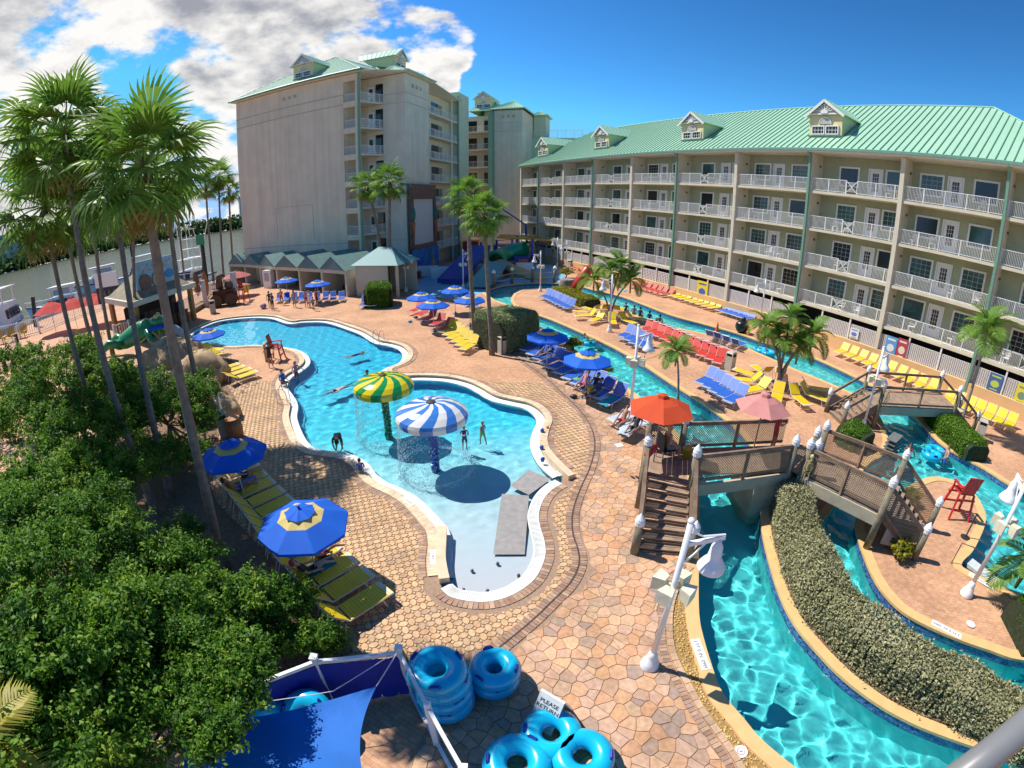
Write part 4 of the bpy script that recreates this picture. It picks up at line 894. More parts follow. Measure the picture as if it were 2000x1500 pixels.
g_yel = leaf_mat('leaf_croton', [(.10, .14, .01), (.24, .26, .015), (.42, .36, .02), (.20, .16, .02)]); g_palm = leaf_mat('leaf_palm', [(.06, .14, .018), (.11, .23, .025), (.17, .31, .04), (.25, .39, .08)], .42, .5)
g_dead = leaf_mat('leaf_dry', [(.22, .13, .04), (.33, .22, .08)], .25, .7); g_far = leaf_mat('leaf_far', [(.03, .07, .015), (.06, .12, .02), (.10, .17, .03)], .1, .8)
RS = np.random.RandomState(21)
def leaves_mesh(name, P, Nn, size, asp, mat, tone, parent=None, kind=None):
    """one diamond leaf per point P, lying across normal Nn"""
    n = len(P); up = RS.normal(size=(n, 3)); T = np.cross(Nn, up); T /= np.linalg.norm(T, axis=1, keepdims=True) + 1e-9; B = np.cross(Nn, T); B /= np.linalg.norm(B, axis=1, keepdims=True) + 1e-9
    s = (size if np.ndim(size) else np.full(n, size))[:, None]
    droop = Nn * s * .12
    V = np.empty((n, 4, 3)); V[:, 0] = P - T * s * .5 - droop; V[:, 1] = P - B * s * asp * .5 + droop * .4; V[:, 2] = P + T * s * .5 - droop; V[:, 3] = P + B * s * asp * .5 + droop * .4
    me = bpy.data.meshes.new(name); me.vertices.add(4 * n); me.vertices.foreach_set('co', V.reshape(-1).astype(np.float32)); me.loops.add(4 * n); me.loops.foreach_set('vertex_index', np.arange(4 * n, dtype=np.int32))
    me.polygons.add(n); me.polygons.foreach_set('loop_start', np.arange(0, 4 * n, 4, dtype=np.int32)); me.polygons.foreach_set('loop_total', np.full(n, 4, np.int32))
    a = me.attributes.new('tone', 'FLOAT', 'FACE'); a.data.foreach_set('value', np.clip(tone, 0, 1).astype(np.float32)); me.materials.append(mat); me.update(); me.validate()
    o = link(bpy.data.objects.new(name, me), parent)
    if kind: o['kind'] = kind
    return o
def unit(n):
    v = RS.normal(size=(n, 3)); return v / np.linalg.norm(v, axis=1, keepdims=True)
def crown_pts(lumps, per=26, spread=.28):
    out = []
    for c, r, k in lumps:                        # break every mass into uneven boughs
        out.append((np.array(c) - np.array([0, 0, .12 * r[2]]), tuple(np.array(r) * .8), int(k * .42)))
        for q in range(7):
            d = unit(1)[0]; d[2] = abs(d[2]) * .8; f = RS.uniform(.28, .5); out.append((np.array(c) + d * np.array(r) * RS.uniform(.62, .98), tuple(np.array(r) * f), max(12, int(k * .11))))
    lumps = out
    """leaf points gathered in twig-end rosettes spread over and through lumps (centre, radii, clusters)"""
    P, Q, Tn = [], [], []
    for c, r, k in lumps:
        d = unit(k); d[:, 2] = np.abs(d[:, 2]) * .95 - .25 * RS.rand(k); rad = RS.uniform(.5, 1.08, k)[:, None]
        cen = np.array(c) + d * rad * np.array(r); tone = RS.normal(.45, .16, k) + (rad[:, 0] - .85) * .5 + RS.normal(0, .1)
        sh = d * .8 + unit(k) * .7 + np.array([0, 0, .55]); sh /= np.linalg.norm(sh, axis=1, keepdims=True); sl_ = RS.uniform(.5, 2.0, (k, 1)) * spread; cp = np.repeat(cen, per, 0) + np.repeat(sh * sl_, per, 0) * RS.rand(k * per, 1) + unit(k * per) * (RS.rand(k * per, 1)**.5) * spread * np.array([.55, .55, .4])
        nn = np.repeat(d, per, 0) * .5 + unit(k * per) * .75 + np.array([0, 0, .55]); nn /= np.linalg.norm(nn, axis=1, keepdims=True)
        P.append(cp); Q.append(nn); Tn.append(np.repeat(tone, per) + RS.normal(0, .14, k * per))
    return np.concatenate(P), np.concatenate(Q), np.concatenate(Tn)
def bush(name, base, lumps, mat, leaf, asp, label, cat, per=26, spread=.28, group=None, trunk_r=.09):
    base = Vector(base); root = empty(name, base, 0, label, cat, group)
    L = [((c[0] - base.x, c[1] - base.y, c[2] - base.z), r if isinstance(r, tuple) else (r, r, r * .8), k) for c, r, k in lumps]
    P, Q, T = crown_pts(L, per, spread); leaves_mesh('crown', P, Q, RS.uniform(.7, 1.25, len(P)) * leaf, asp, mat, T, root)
    t = MB()
    for c, r, k in L:
        v = Vector(c); t.tube([(0, 0, 0), v * .35 + Vector((RS.uniform(-.2, .2), RS.uniform(-.2, .2), v.z * .2)), v * .75, v + Vector((0, 0, r[2] * .5))], [trunk_r, trunk_r * .8, trunk_r * .5, trunk_r * .15], 6)
        for _ in range(5):
            e = Vector(unit(1)[0]) * r[0] * .8; e.z = abs(e.z); t.tube([v * .7, v * .9 + e * .5, v + e], [trunk_r * .45, trunk_r * .3, trunk_r * .1], 5)
    t.build('trunk', bark_d, root); return root
def lump(px, py, z, r, k): g = gp(px, py, z); return ((g.x, g.y, g.z), r, k)
# -- the dark mangrove thicket, lower left
THICK = [
 ('near_a', [(70, 1180, 3.6, 1.5, 330), (190, 1260, 3.2, 1.3, 300), (60, 1330, 3.8, 1.3, 300), (180, 1400, 3.2, 1.2, 260), (70, 1470, 3.6, 1.2, 240)], 'dense dark mangrove thicket at the lower left corner', .105),
 ('near_b', [(330, 1130, 2.0, 1.0, 220), (280, 1230, 2.6, 1.1, 260), (330, 1330, 2.4, 1.0, 240), (270, 1440, 2.6, 1.0, 220)], 'mangrove thicket bordering the blue shade sail', .10),
 ('mid_a', [(70, 1010, 3.4, 1.7, 380), (190, 1050, 3.0, 1.5, 330), (250, 1130, 2.4, 1.2, 240), (30, 1090, 3.4, 1.3, 220)], 'broad mangrove crown at the left edge below the palm trunks', .105),
 ('mid_b', [(60, 830, 3.4, 2.4, 420), (160, 860, 3.0, 2.0, 360), (90, 930, 3.2, 2.0, 380), (200, 960, 2.5, 1.4, 240)], 'sunlit mangrove crown at the left edge behind the palm trunks', .125),
 ('far_a', [(40, 745, 2.8, 2.8, 330), (130, 760, 3.0, 2.6, 360), (215, 770, 2.6, 2.0, 280), (150, 705, 2.2, 2.2, 260)], 'bushy green mangrove beyond the palms near the dock walkway', .15),
]
for nm, ls, lab, lf in THICK:
    L = [lump(*l) for l in ls]; b0 = sum((Vector(l[0]) for l in L), Vector()) / len(L); bush('mangrove', (b0.x, b0.y, 0), L, g_mang, lf, .5, lab, 'tree', 30, .30)
bush('mangrove', gp(330, 830), [lump(300, 800, 2.2, 1.7, 300), lump(365, 790, 1.8, 1.3, 240), lump(250, 840, 2.0, 1.4, 220), lump(390, 830, 1.2, .9, 160), lump(380, 760, 1.6, 1.1, 160)], g_mang, .115, .5, 'rounded green shrub growing against the artificial rock', 'shrub')
bush('mangrove', gp(330, 905), [lump(330, 905, 1.0, 1.2, 190), lump(270, 910, 1.6, 1.3, 200), lump(385, 885, .7, .7, 100)], g_mang, .10, .5, 'dark shrub in shade behind the palm trunk bases', 'shrub')
bush('mangrove', gp(395, 1110), [lump(400, 1095, 1.6, .62, 130), lump(350, 1060, 1.5, .6, 110)], g_mang, .095, .5, 'light green leafy tuft over the mulch bed', 'shrub', 26, .24)
bush('mangrove', gp(470, 1230), [lump(420, 1180, 1.9, .8, 190), lump(480, 1190, 1.6, .7, 170), lump(390, 1260, 2.0, .8, 180), lump(530, 1180, 1.2, .6, 140), lump(470, 1260, 1.3, .7, 130)], g_mang, .095, .5, 'leafy shrub behind the row of yellow loungers', 'shrub', 28, .24)
bush('mangrove', gp(600, 1245), [lump(575, 1190, .8, .6, 140), lump(615, 1240, .7, .55, 130), lump(545, 1250, .8, .6, 120), lump(640, 1255, .4, .35, 70)], g_mang, .085, .45, 'low dark shrub beside the last yellow lounger', 'shrub', 26, .22)
bush('mangrove', gp(400, 1290), [lump(375, 1255, 3.0, .45, 120), lump(470, 1290, 3.0, .5, 140), lump(500, 1305, 2.9, .38, 90)], g_mang, .085, .45, 'bright green branch reaching over the tarp fence', 'tree', 24, .2)
bush('mangrove', gp(400, 1390), [lump(430, 1345, 3.0, .5, 130), lump(480, 1355, 3.0, .42, 110), lump(380, 1345, 3.0, .36, 80), lump(440, 1425, 3.1, .34, 80), lump(420, 1450, 3.0, .26, 50), lump(375, 1410, 3.1, .22, 40)], g_mang, .085, .45, 'bright leafy branch hanging over the blue shade sail', 'tree', 24, .18)
# -- clipped hedges
def hedge(name, path, w, h, mat, leaf, n, label, round_=.25, core=(.03, .045, .015), taper=0.):
    pts = [Vector((p[0], p[1], 0)) for p in path]; base = pts[0].copy(); root = empty(name, base, 0, label, 'hedge'); c = resample(spline(pts, n=6) if len(pts) > 2 else pts, .3)
    c = [p - base for p in c]; q = [(p.x, p.y) for p in c]; m = MB()
    secs = [(-.5, 0), (-.5, .7), (-.36, .94), (.36, .94), (.5, .7), (.5, 0)]
    rows = [[(o[0], o[1], s[1] * h * .93) for o in offset(q, s[0] * w * .9, False)] for s in secs]; nn = len(q)
    v = [p for r in rows for p in r]; f = [(k * nn + i, k * nn + i + 1, (k + 1) * nn + i + 1, (k + 1) * nn + i) for k in range(5) for i in range(nn - 1)]; f += [tuple(k * nn for k in range(5, -1, -1)), tuple(k * nn + nn - 1 for k in range(6))]
    m.add(v, f); m.build('core', M(name + '_core', core, .95, .3, 9.), root)
    A = np.array(q); seg = np.linalg.norm(np.diff(A, axis=0), axis=1); cum = np.concatenate([[0], np.cumsum(seg)]); t = RS.rand(n) * cum[-1]; ix = np.clip(np.searchsorted(cum, t) - 1, 0, nn - 2); fr = (t - cum[ix]) / seg[ix]
    pos = A[ix] + (A[ix + 1] - A[ix]) * fr[:, None]; tg = (A[ix + 1] - A[ix]) / seg[ix][:, None]; nr = np.stack([-tg[:, 1], tg[:, 0]], 1)
    u = RS.rand(n) * (2 * h + w); side = np.where(u < h, -1, np.where(u < h + w, 0, 1)); z = np.where(side == 0, h, np.where(u < h, u, u - h - w)); x = np.where(side == 0, (u - h) - w / 2, side * w / 2)
    rr = round_; ex = np.maximum(0, np.abs(x) - (w / 2 - rr)); ez_ = np.maximum(0, z - (h - rr)); cor = np.hypot(ex, ez_); k = np.where(cor > rr, rr / np.maximum(cor, 1e-6), 1.); x = np.sign(x) * (np.minimum(np.abs(x), w / 2 - rr) + ex * k); z = np.minimum(z, h - rr) + ez_ * k
    # bulges and hollows along the hedge
    bul = np.array([noise.noise(Vector((a * 1.1 + base.x, b_ * 1.1 + base.y, zz * 1.3))) for a, b_, zz in zip(pos[:, 0], pos[:, 1], z)]) * .16
    end = np.minimum(t, cum[-1] - t); shr = np.clip(end / max(.35, rr), .0, 1)**.5
    N3 = np.stack([nr[:, 0] * x / (w / 2), nr[:, 1] * x / (w / 2), z / h * 1.0], 1); N3 /= np.linalg.norm(N3, axis=1, keepdims=True) + 1e-9
    P = np.stack([pos[:, 0] + nr[:, 0] * x * shr, pos[:, 1] + nr[:, 1] * x * shr, z * (.6 + .4 * shr)], 1) + N3 * (bul + RS.normal(0, .03, n) + RS.exponential(.03, n))[:, None]
    Q = N3 * .7 + unit(n) * .8; Q /= np.linalg.norm(Q, axis=1, keepdims=True)
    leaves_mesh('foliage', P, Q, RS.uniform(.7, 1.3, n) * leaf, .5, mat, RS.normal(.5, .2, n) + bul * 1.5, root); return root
_hc = offset(_h, .98, False); hedge('silver_hedge', _hc[:-1] + [(11.6, 1.5)], 1.15, 1.15, g_silver, .085, 52000, 'long curved silvery hedge between the two river channels', .3, (.06, .07, .035))
def px_path(*p): return [tuple(gp(x, y)[:2]) for x, y in p]
g_silver2 = leaf_mat('leaf_silver_lit', [(.18, .22, .09), (.30, .35, .16), (.42, .47, .24)], .25, .7)  # separate leaf colour for this hedge, with the sunlight put into it
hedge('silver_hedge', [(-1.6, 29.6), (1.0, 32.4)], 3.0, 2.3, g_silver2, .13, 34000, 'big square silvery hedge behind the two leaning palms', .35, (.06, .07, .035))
hedge('green_hedge', px_path((714, 597), (768, 593)), 3.4, 2.0, g_hedge, .17, 14000, 'boxy bright green hedge beside the cabanas', .4)
hedge('green_hedge', px_path((1640, 855), (1700, 885)), 1.7, .9, g_hedge, .09, 12000, 'low green hedge under the lamp post on the island', .35)
hedge('green_hedge', px_path((1822, 815), (1850, 850), (1905, 902)), 1.6, .95, g_hedge, .09, 18000, 'rounded green hedge along the right riverbank by the bin', .4)
hedge('green_hedge', [(14.2, 4.6), (17.5, 3.2)], 1.8, 1.0, g_hedge, .08, 16000, 'clipped green hedge at the right edge behind the white lamp', .3)
hedge('croton_hedge', px_path((1085, 575), (1160, 603)), 2.0, .9, g_yel, .13, 9000, 'yellow croton bed beside the blue island loungers', .4)
for px, py, r, lab in [(1034, 640, .62, 'round croton shrub beside the square hedge'), (1118, 685, .6, 'round croton shrub between the two riverside parasols'), (1172, 738, .6, 'croton shrub half under the nearer riverside parasol'), (1752, 1082, .42, 'small yellow green shrub at the foot of the bridge stair'), (1772, 985, .35, 'small yellow shrub inside the bridge stair'), (1105, 543, .9, 'dark croton bush behind the stone pot'), (452, 562, 1.1, 'small green bush beside the far lifeguard chair')]:
    g = gp(px, py); bush('croton_shrub', g, [((g.x, g.y, r * .7), (r, r, r * .75), int(140 * max(1, r * 1.4)))], g_yel if 'green bush' not in lab else g_hedge, .11, .5, lab, 'shrub', 18, .16)

# -- palms
def fan_frond(seed, L=1.0, dead=False):
    """one costapalmate fan: petiole plus pleated segments with drooping tips; lies along +x from the origin, total length about 2 L"""
    r = random.Random(seed); m = MB(); m.tube([(0, 0, 0), (.5 * L, 0, .05 * L), (1.0 * L, 0, .02 * L)], [.03 * L, .022 * L, .015 * L], 5); f0 = len(m.f)
    n = 25; C = Vector((.98 * L, 0, .02 * L)); sp = R(118)
    for i in range(n):
        a = -sp + 2 * sp * i / (n - 1); ln = L * (1.02 - .35 * abs(a / sp)**1.6) * r.uniform(.9, 1.06); d = Vector((math.cos(a), math.sin(a), 0)); p = Vector((-d.y, d.x, 0)); w0 = .018 * L; w1 = L * .55 * sp / n * .98; fold = .05 * L * (1 if i % 2 else -1)
        cup = lambda t: Vector((0, 0, .10 * L * math.sin(t * 2.2) - (.52 if not dead else .9) * L * max(0, t - .36)**2 * (1.15 + abs(a) * .35)))
        rows = []
        for t, wd in ((.04, w0), (.3, w1 * .62), (.56, w1), (.78, w1 * .5), (.98, .004)):
            c = C + d * ln * t + cup(t); rows.append((c - p * wd, c + p * wd + Vector((0, 0, fold * t * (1 - t) * 2))))
        v = [q for row in rows for q in row]; m.add(v, [(2 * k, 2 * k + 1, 2 * k + 3, 2 * k + 2) for k in range(4)])
    return m, f0
def feather_frond(seed, L=2.0):
    r = random.Random(seed); m = MB(); pts = []
    for k in range(11):
        t = k / 10; pts.append(Vector((L * (.92 * t - .14 * t**3), 0, L * (.42 * t - .72 * t * t))))
    m.tube(pts, [.022 * L / 2 * (1 - .85 * k / 10) + .004 for k in range(11)], 5); f0 = len(m.f)
    n = 30
    for i in range(n):
        t = .12 + .86 * i / (n - 1); k = min(9, int(t * 10)); fr = t * 10 - k; c = pts[k] + (pts[k + 1] - pts[k]) * fr; tg = (pts[k + 1] - pts[k]).normalized()
        ln = L * .36 * (math.sin(PI * min(1, t * .9 + .12)))**.6 * r.uniform(.85, 1.1)
        for s in (-1, 1):
            d = (tg * .55 + Vector((0, s, 0)) * .85 + Vector((0, 0, .25))).normalized(); w = tg * .022 * L / 1.4
            a = c; b = c + d * ln * .55 + Vector((0, 0, -.04 * ln)); e = c + d * ln + Vector((0, 0, -.32 * ln)); m.add([a - w * .5, a + w * .5, b + w, b - w, e], [(0, 1, 2, 3), (3, 2, 4)])
    return m, f0
def frond_meshes(maker, n, name, mat, **kw):
    out = []
    for s in range(n):
        m, f0 = maker(s + 1, **kw); me = newmesh(name, m.v, m.f, mat); t = np.clip(RS.normal(.55, .2, len(m.f)), 0, 1); t[:f0] = .9; a = me.attributes.new('tone', 'FLOAT', 'FACE'); a.data.foreach_set('value', t.astype(np.float32)); out.append(me)
    return out
FAN = frond_meshes(fan_frond, 5, 'frond', g_palm); FAN_D = frond_meshes(fan_frond, 2, 'dry_frond', g_dead, dead=True); FEA = frond_meshes(feather_frond, 5, 'frond', g_palm)
def add_crown(root, top, L, nf, meshes, r, el0=-62, el1=78, base=1.0, dead=0, lean=0.):
    for i in range(nf):
        t = (i + .5) / nf; el = el1 + (el0 - el1) * t**.85 + r.uniform(-7, 7); az = i * 137.5 + r.uniform(-14, 14)
        o = link(bpy.data.objects.new('frond', r.choice(meshes)), root); o.location = top; s = L / base * r.uniform(.85, 1.1); o.scale = (s, s, s)
        o.rotation_euler = (r.uniform(-.3, .3), R(-el), R(az))
    for i in range(dead):
        o = link(bpy.data.objects.new('dry_frond', r.choice(FAN_D)), root); o.location = Vector(top) - Vector((0, 0, .1 * L)); s = L / base * r.uniform(.6, .9); o.scale = (s, s, s); o.rotation_euler = (0, R(62 + r.uniform(-8, 14)), R(i * 360 / max(1, dead) + r.uniform(-20, 20)))
def trunk_mesh(root, b, t, r0, r1, bend, mat=None):
    m = MB(); n = 16; pts = []; rr = []; d = Vector(t) - Vector(b)
    for k in range(n + 1):
        u = k / n; pts.append(Vector(b) + d * u + Vector(bend) * math.sin(PI * u)); rr.append(r0 + (r1 - r0) * u**.7 + .35 * r0 * max(0, 1 - u * 9) + r0 * .05 * math.sin(k * 2.1))
    m.tube(pts, rr, 10); m.build('trunk', mat or bark, root, True)
def fan_palm(base_px, crown_px, rpx, label, nf=30, tr=.17, dead=5, bend=(0, 0), seed=0, group=None, lean=1.):
    b = gp(*base_px); t = above(*crown_px, b); t = Vector((0, 0, CAM_H)) + (t - Vector((0, 0, CAM_H))) * lean; dist = (t - Vector((0, 0, CAM_H))).length; L = rpx * dist / 930 / 1.62; r = random.Random(seed + base_px[0])
    root = empty('fan_palm', b, 0, label, 'palm tree', group); top = t - b; tr *= .74 if dist < 30 else .9; nf = int(nf * .86)
    trunk_mesh(root, (0, 0, -.05), top, tr, tr * .72, (bend[0], bend[1], 0))
    m = MB(); m.tube([top - Vector((0, 0, .9 * L)), top - Vector((0, 0, .25 * L)), top + Vector((0, 0, .2 * L))], [tr * .8, tr * 1.35, tr * .5], 9); m.build('boot_sheath', M('palm_boots', (.20, .10, .05), .9, .3, 14., .6), root, True)
    add_crown(root, top, L, nf, FAN, r, dead=dead); return root
for a in [((440, 1112), (281, 325), 128, 'tallest near fan palm whose trunk ends in the mulch bed', 34, .2, 6, (.25, .1)),
          ((335, 972), (222, 352), 105, 'fan palm with flared trunk base beside the tallest near palm', 30, .19, 5, (.15, .1)),
          ((308, 1008), (128, 262), 112, 'fan palm with the highest crown at the far left', 32, .19, 5, (-.1, .1)),
          ((215, 905), (86, 402), 100, 'leftmost fan palm with a low hanging crown', 30, .18, 6, (.1, 0)),
          ((402, 818), (322, 325), 84, 'fan palm rising behind the artificial rock', 28, .2, 5, (0, 0)),
          ((222, 700), (178, 385), 75, 'slender fan palm behind the near palm group', 24, .2, 4, (0, 0)),
          ((196, 725), (112, 330), 78, 'fan palm half hidden behind the leftmost crowns', 24, .2, 4, (0, 0)),
          ((268, 668), (262, 410), 62, 'fan palm standing in front of the dock bar', 22, .2, 4, (0, 0)),
          ((362, 556), (345, 372), 40, 'thin fan palm by the canal left of the sport fishing boat', 20, .22, 4, (0, 0)),
          ((418, 556), (402, 365), 30, 'leftmost of the three fan palms beside the tower', 20, .22, 4, (0, 0)),
          ((438, 551), (427, 345), 33, 'middle and highest of the three fan palms beside the tower', 20, .22, 4, (0, 0)),
          ((458, 548), (447, 372), 29, 'fan palm closest to the left edge of the tower', 20, .22, 4, (0, 0)),
          ((744, 562), (717, 363), 34, 'leaning fan palm in front of the tower corner balconies', 24, .22, 4, (.6, 0)),
          ((763, 572), (761, 356), 40, 'upright fan palm growing out of the boxy green hedge', 26, .22, 4, (0, 0)),
          ((927, 657), (912, 385), 44, 'left of the two fan palms by the square silvery hedge', 28, .2, 6, (0, 0)),
          ((961, 693), (945, 418), 48, 'right of the two fan palms by the square silvery hedge', 28, .2, 5, (0, 0))]:
    fan_palm(*a[:8], lean={440: .97, 335: 1.25, 308: 1.3, 215: 1.12}.get(a[0][0], 1.))
g_trunk = M('palm_trunk_grey', (.34, .29, .23), .85, .16, 4., .3)
def feather_palm(base_px, crowns, rpx, label, nf=11, tr=.1):
    b = gp(*base_px); root = empty('feather_palm', b, 0, label, 'palm tree'); r = random.Random(base_px[0])
    for c in crowns:
        t = above(*c, b) - b; dist = (b + t - Vector((0, 0, CAM_H))).length; L = rpx * dist / 930
        trunk_mesh(root, (r.uniform(-.2, .2), r.uniform(-.2, .2), -.05), t, tr, tr * .6, (t.x * -.25, t.y * -.25, 0), g_trunk)
        m = MB(); m.tube([t - Vector((0, 0, .55 * L)), t - Vector((0, 0, .3 * L)), t], [tr * .6, tr * .8, tr * .35], 7); m.build('crownshaft', M('crownshaft_green', (.16, .26, .07), .5, .1), root, True)
        add_crown(root, t, L, nf, FEA, r, -30, 78, 2.0)
feather_palm((1190, 620), [(1160, 548), (1192, 530), (1232, 548), (1214, 520)], 46, 'clump of feather palms on the island near the croton bed', 11)
feather_palm((1520, 758), [(1497, 640), (1543, 622), (1588, 655), (1560, 680), (1520, 660)], 56, 'clump of feather palms on the island near the pink parasol', 12)
feather_palm((1318, 778), [(1322, 688)], 52, 'single feather palm beside the river behind the orange parasol', 13, .07)
feather_palm((1872, 838), [(1928, 648)], 72, 'tall feather palm at the right in front of the wing', 14, .11)
feather_palm((2035, 1215), [(2012, 1100)], 90, 'feather palm reaching in from the right edge', 12, .1)
r_ = random.Random(4); pb = empty('yellow_palm', gp(-30, 1490), 0, 'yellow green palm fronds in the bottom left corner', 'palm tree'); top = gp(-45, 1500, 4.2) - gp(-30, 1490)
trunk_mesh(pb, (0, 0, 0), top, .1, .08, (0, 0, 0)); add_crown(pb, top, 1.5, 12, frond_meshes(feather_frond, 2, 'frond', leaf_mat('leaf_yellowing', [(.25, .24, .02), (.40, .36, .04), (.5, .42, .08)], .3)), r_, -20, 75, 2.0)
# -- far shore
def far_trees(name, pts, n, r, h, leaf, label):
    P, Q, T = [], [], []
    A = np.array(pts); 
    for k in range(n):
        u = RS.rand() * (len(A) - 1); i = int(u); c = A[i] + (A[i + 1] - A[i]) * (u - i); c = c + RS.normal(0, r * .8, 2); hh = h * RS.uniform(.5, 1.0); m_ = 26
        p = unit(m_) * np.array([r, r, hh * .5]) * RS.rand(m_, 1)**.35 + np.array([c[0], c[1], hh * .5 - .8]); P.append(p); Q.append(unit(m_) * .8 + np.array([0, 0, .6])); T.append(RS.normal(.45, .22, m_) + (p[:, 2] - hh * .5) / h * .5)
    P = np.concatenate(P); Q = np.concatenate(Q); Q /= np.linalg.norm(Q, axis=1, keepdims=True); T = np.concatenate(T); o = leaves_mesh(name, P, Q, RS.uniform(.7, 1.3, len(P)) * leaf, .7, g_far, T); o['kind'] = 'stuff'; o['label'] = label; return o
far_trees('mangrove_shore', [(-640, 60), (-560, 230), (-455, 370), (-300, 520), (-140, 600), (-20, 640)], 520, 13, 19, 5.5, 'mangrove belt along the far bank of the canal')
fl_ = sheet('far_land', [(-900, -60), (-555, 60), (-480, 335), (-300, 525), (-120, 605), (170, 645), (400, 900), (-900, 1500)], [], .6, M('far_grass', (.07, .10, .03), .9, .3, .02)); tag(fl_, kind='structure')
far_trees('shore_bushes', [(-556, 110), (-478, 325), (-300, 515), (-120, 596)], 260, 7, 9, 3.6, 'bushes at the water edge of the far bank')
# ================================================================== furniture and equipment
white_s = M('steel_white', (.80, .81, .82), .35, .04, 3.); alu = M('frame_cream', (.72, .68, .58), .4, .05, 3.)
wood = M('timber_weathered', (.30, .20, .135), .85, .22, 3.5, .45, bscale=40); wood_p = M('pile_timber', (.27, .235, .16), .9, .2, 4., .5, bscale=24); plank_m = M('deck_boards', (.38, .26, .18), .85, .2, 3., .35)
red_p = M('paint_red', (.60, .03, .035), .4, .12, 4.); rope_m = M('rope', (.35, .27, .17), .9, .15); chrome = M('stainless', (.55, .55, .55), .22, .1, 5., metal=1.)
vinyl = M('vinyl_cyan', (.008, .50, .78), .25, .10, 2., coat=.3); vinyl_d = M('vinyl_handle', (.01, .03, .30), .4, .05)
skinm = M('skin', (.50, .27, .17), .5, .08, 6.)
# ---- loungers
SL = {}
def lounger_proto(name, col, back=48, colb=None, frame=None):
    root = empty(name, (0, 0, 0)); w = .31; h = .36; fm = frame or alu; strap = M('strap_' + name, col, .5, .06, 3.)
    m = MB(); b = R(back); xb = -.42; bl = .74; bx, bz = xb - bl * math.cos(b), h + bl * math.sin(b)
    for s in (-1, 1): m.tube([(.98, s * w, h), (xb, s * w, h)], .018, 6)
    m.tube([(.98, -w, h), (.98, w, h)], .018, 6); m.tube([(xb, -w, h - .01), (xb, w, h - .01)], .016, 6); m.build('frame', fm, root)
    m = MB()
    for s in (-1, 1): m.tube([(xb, s * w, h), (bx, s * w, bz)], .018, 6)
    m.tube([(bx, -w, bz), (bx, w, bz)], .018, 6)
    for s in (-1, 1): m.tube([(xb - .45 * math.cos(b), s * w, h + .45 * math.sin(b)), (xb - .55, s * w * .95, .16)], .013, 5)
    m.build('back_frame', fm, root)
    m = MB()
    for i in range(14):
        x = xb + .06 + (1.36) * i / 14; m.box((x + .045, 0, h + .022), (.084, 2 * w - .0, .008))
    m.build('seat_straps', strap, root)
    m = MB(); m.box((.93, 0, h + .023), (.06, 2 * w, .009)); m.box((.86, 0, h + .0235), (.03, 2 * w, .009)); m.build('end_strap', M('strap_white', (.72, .7, .68), .5), root)
    m = MB(); rt = Matrix.Rotation(b, 3, 'Y')
    for i in range(8):
        t = .05 + .66 * i / 8 + .04; m.box((xb - t * math.cos(b) + .02 * math.sin(b), 0, h + t * math.sin(b) + .02 * math.cos(b)), (.078, 2 * w, .008), rot=rt)
    m.build('back_straps', strap if colb is None else M('strapb_' + name, colb, .5), root)
    for x, d in ((.62, .1), (-.55, -.1)):
        m = MB(); m.tube([(x, -w, h), (x + d, -w * 1.05, .02), (x + d, w * 1.05, .02), (x, w, h)], .016, 6); m.build('leg', fm, root)
    return root
PROT = dict(yellow=lounger_proto('yellow_lounger', (.80, .56, .008)), blue=lounger_proto('blue_lounger', (.025, .13, .55), frame=white_s), red=lounger_proto('red_lounger', (.66, .045, .03)), pale=lounger_proto('striped_lounger', (.52, .60, .70), frame=white_s), flat=lounger_proto('yellow_lounger', (.80, .56, .008), 30))
USED = set()
def place(kind, loc, rz, label, group, cat='sun lounger'):
    p = PROT[kind]
    if kind in USED: o = dup(p, loc, rz, label, group)
    else: o = p; o.location = loc; o.rotation_euler = (0, 0, rz); USED.add(kind); tag(o, label, None, group)
    o['category'] = cat; return o
def row(kind, a, b, n, foot, where, end, z=.0, jit=.03, world=False, a0=None):
    """n loungers from ground point a to b, feet towards the direction of 'foot' (a point seen from a)"""
    A = gp(*a) if not world else Vector((*a, 0)); B = gp(*b) if not world else Vector((*b, 0)); F = foot if isinstance(foot, Vector) else (gp(*foot) - A); rz = math.atan2(F.y, F.x)
    for i in range(n):
        t = i / max(1, n - 1); p = A + (B - A) * t; colr = {'flat': 'yellow', 'pale': 'striped'}.get(kind, kind)
        lab = f'{ORD[i] if i < 15 else "last"} {colr} lounger from {end.replace("the ", "")} of row {where}' if n > 1 else f'{colr} lounger {where}'
        place(kind, (p.x + random.uniform(-jit, jit), p.y + random.uniform(-jit, jit), z), rz + random.uniform(-.04, .04), lab, f'{colr} loungers {where}')
row('yellow', (702, 1200), (466, 938), 12, (753, 1167), 'by the mulch bed', 'the shade sail')
row('flat', (478, 744), (443, 728), 4, (505, 735), 'beside the artificial rock', 'the near end')
row('flat', (432, 702), (420, 690), 2, (470, 706), 'behind the artificial rock', 'the near end')
row('yellow', (322, 664), (312, 648), 4, (352, 662), 'near the green frog slide', 'the slide')
row('blue', (546, 590), (668, 588), 9, (534, 607), 'in front of the cabanas', 'the left')
row('blue', (711, 600), (732, 600), 3, (702, 611), 'beside the boxy hedge', 'the left')
row('red', (812, 612), (872, 648), 5, (790, 622), 'under the mid pool parasols', 'the back')
row('blue', (905, 590), (930, 602), 3, (885, 603), 'under the parasol by the square hedge', 'the back')
row('yellow', (876, 652), (917, 685), 6, (850, 665), 'beside the two leaning palms', 'the back')
row('blue', (1040, 688), (1196, 790), 11, (1008, 700), 'along the stone paving by the river', 'the far end')
row('pale', (1222, 826), (1240, 842), 2, (1190, 838), 'next to the orange parasol', 'the back')
row('blue', (1066, 584), (1112, 606), 8, (1045, 592), 'on the island tip', 'the far end')
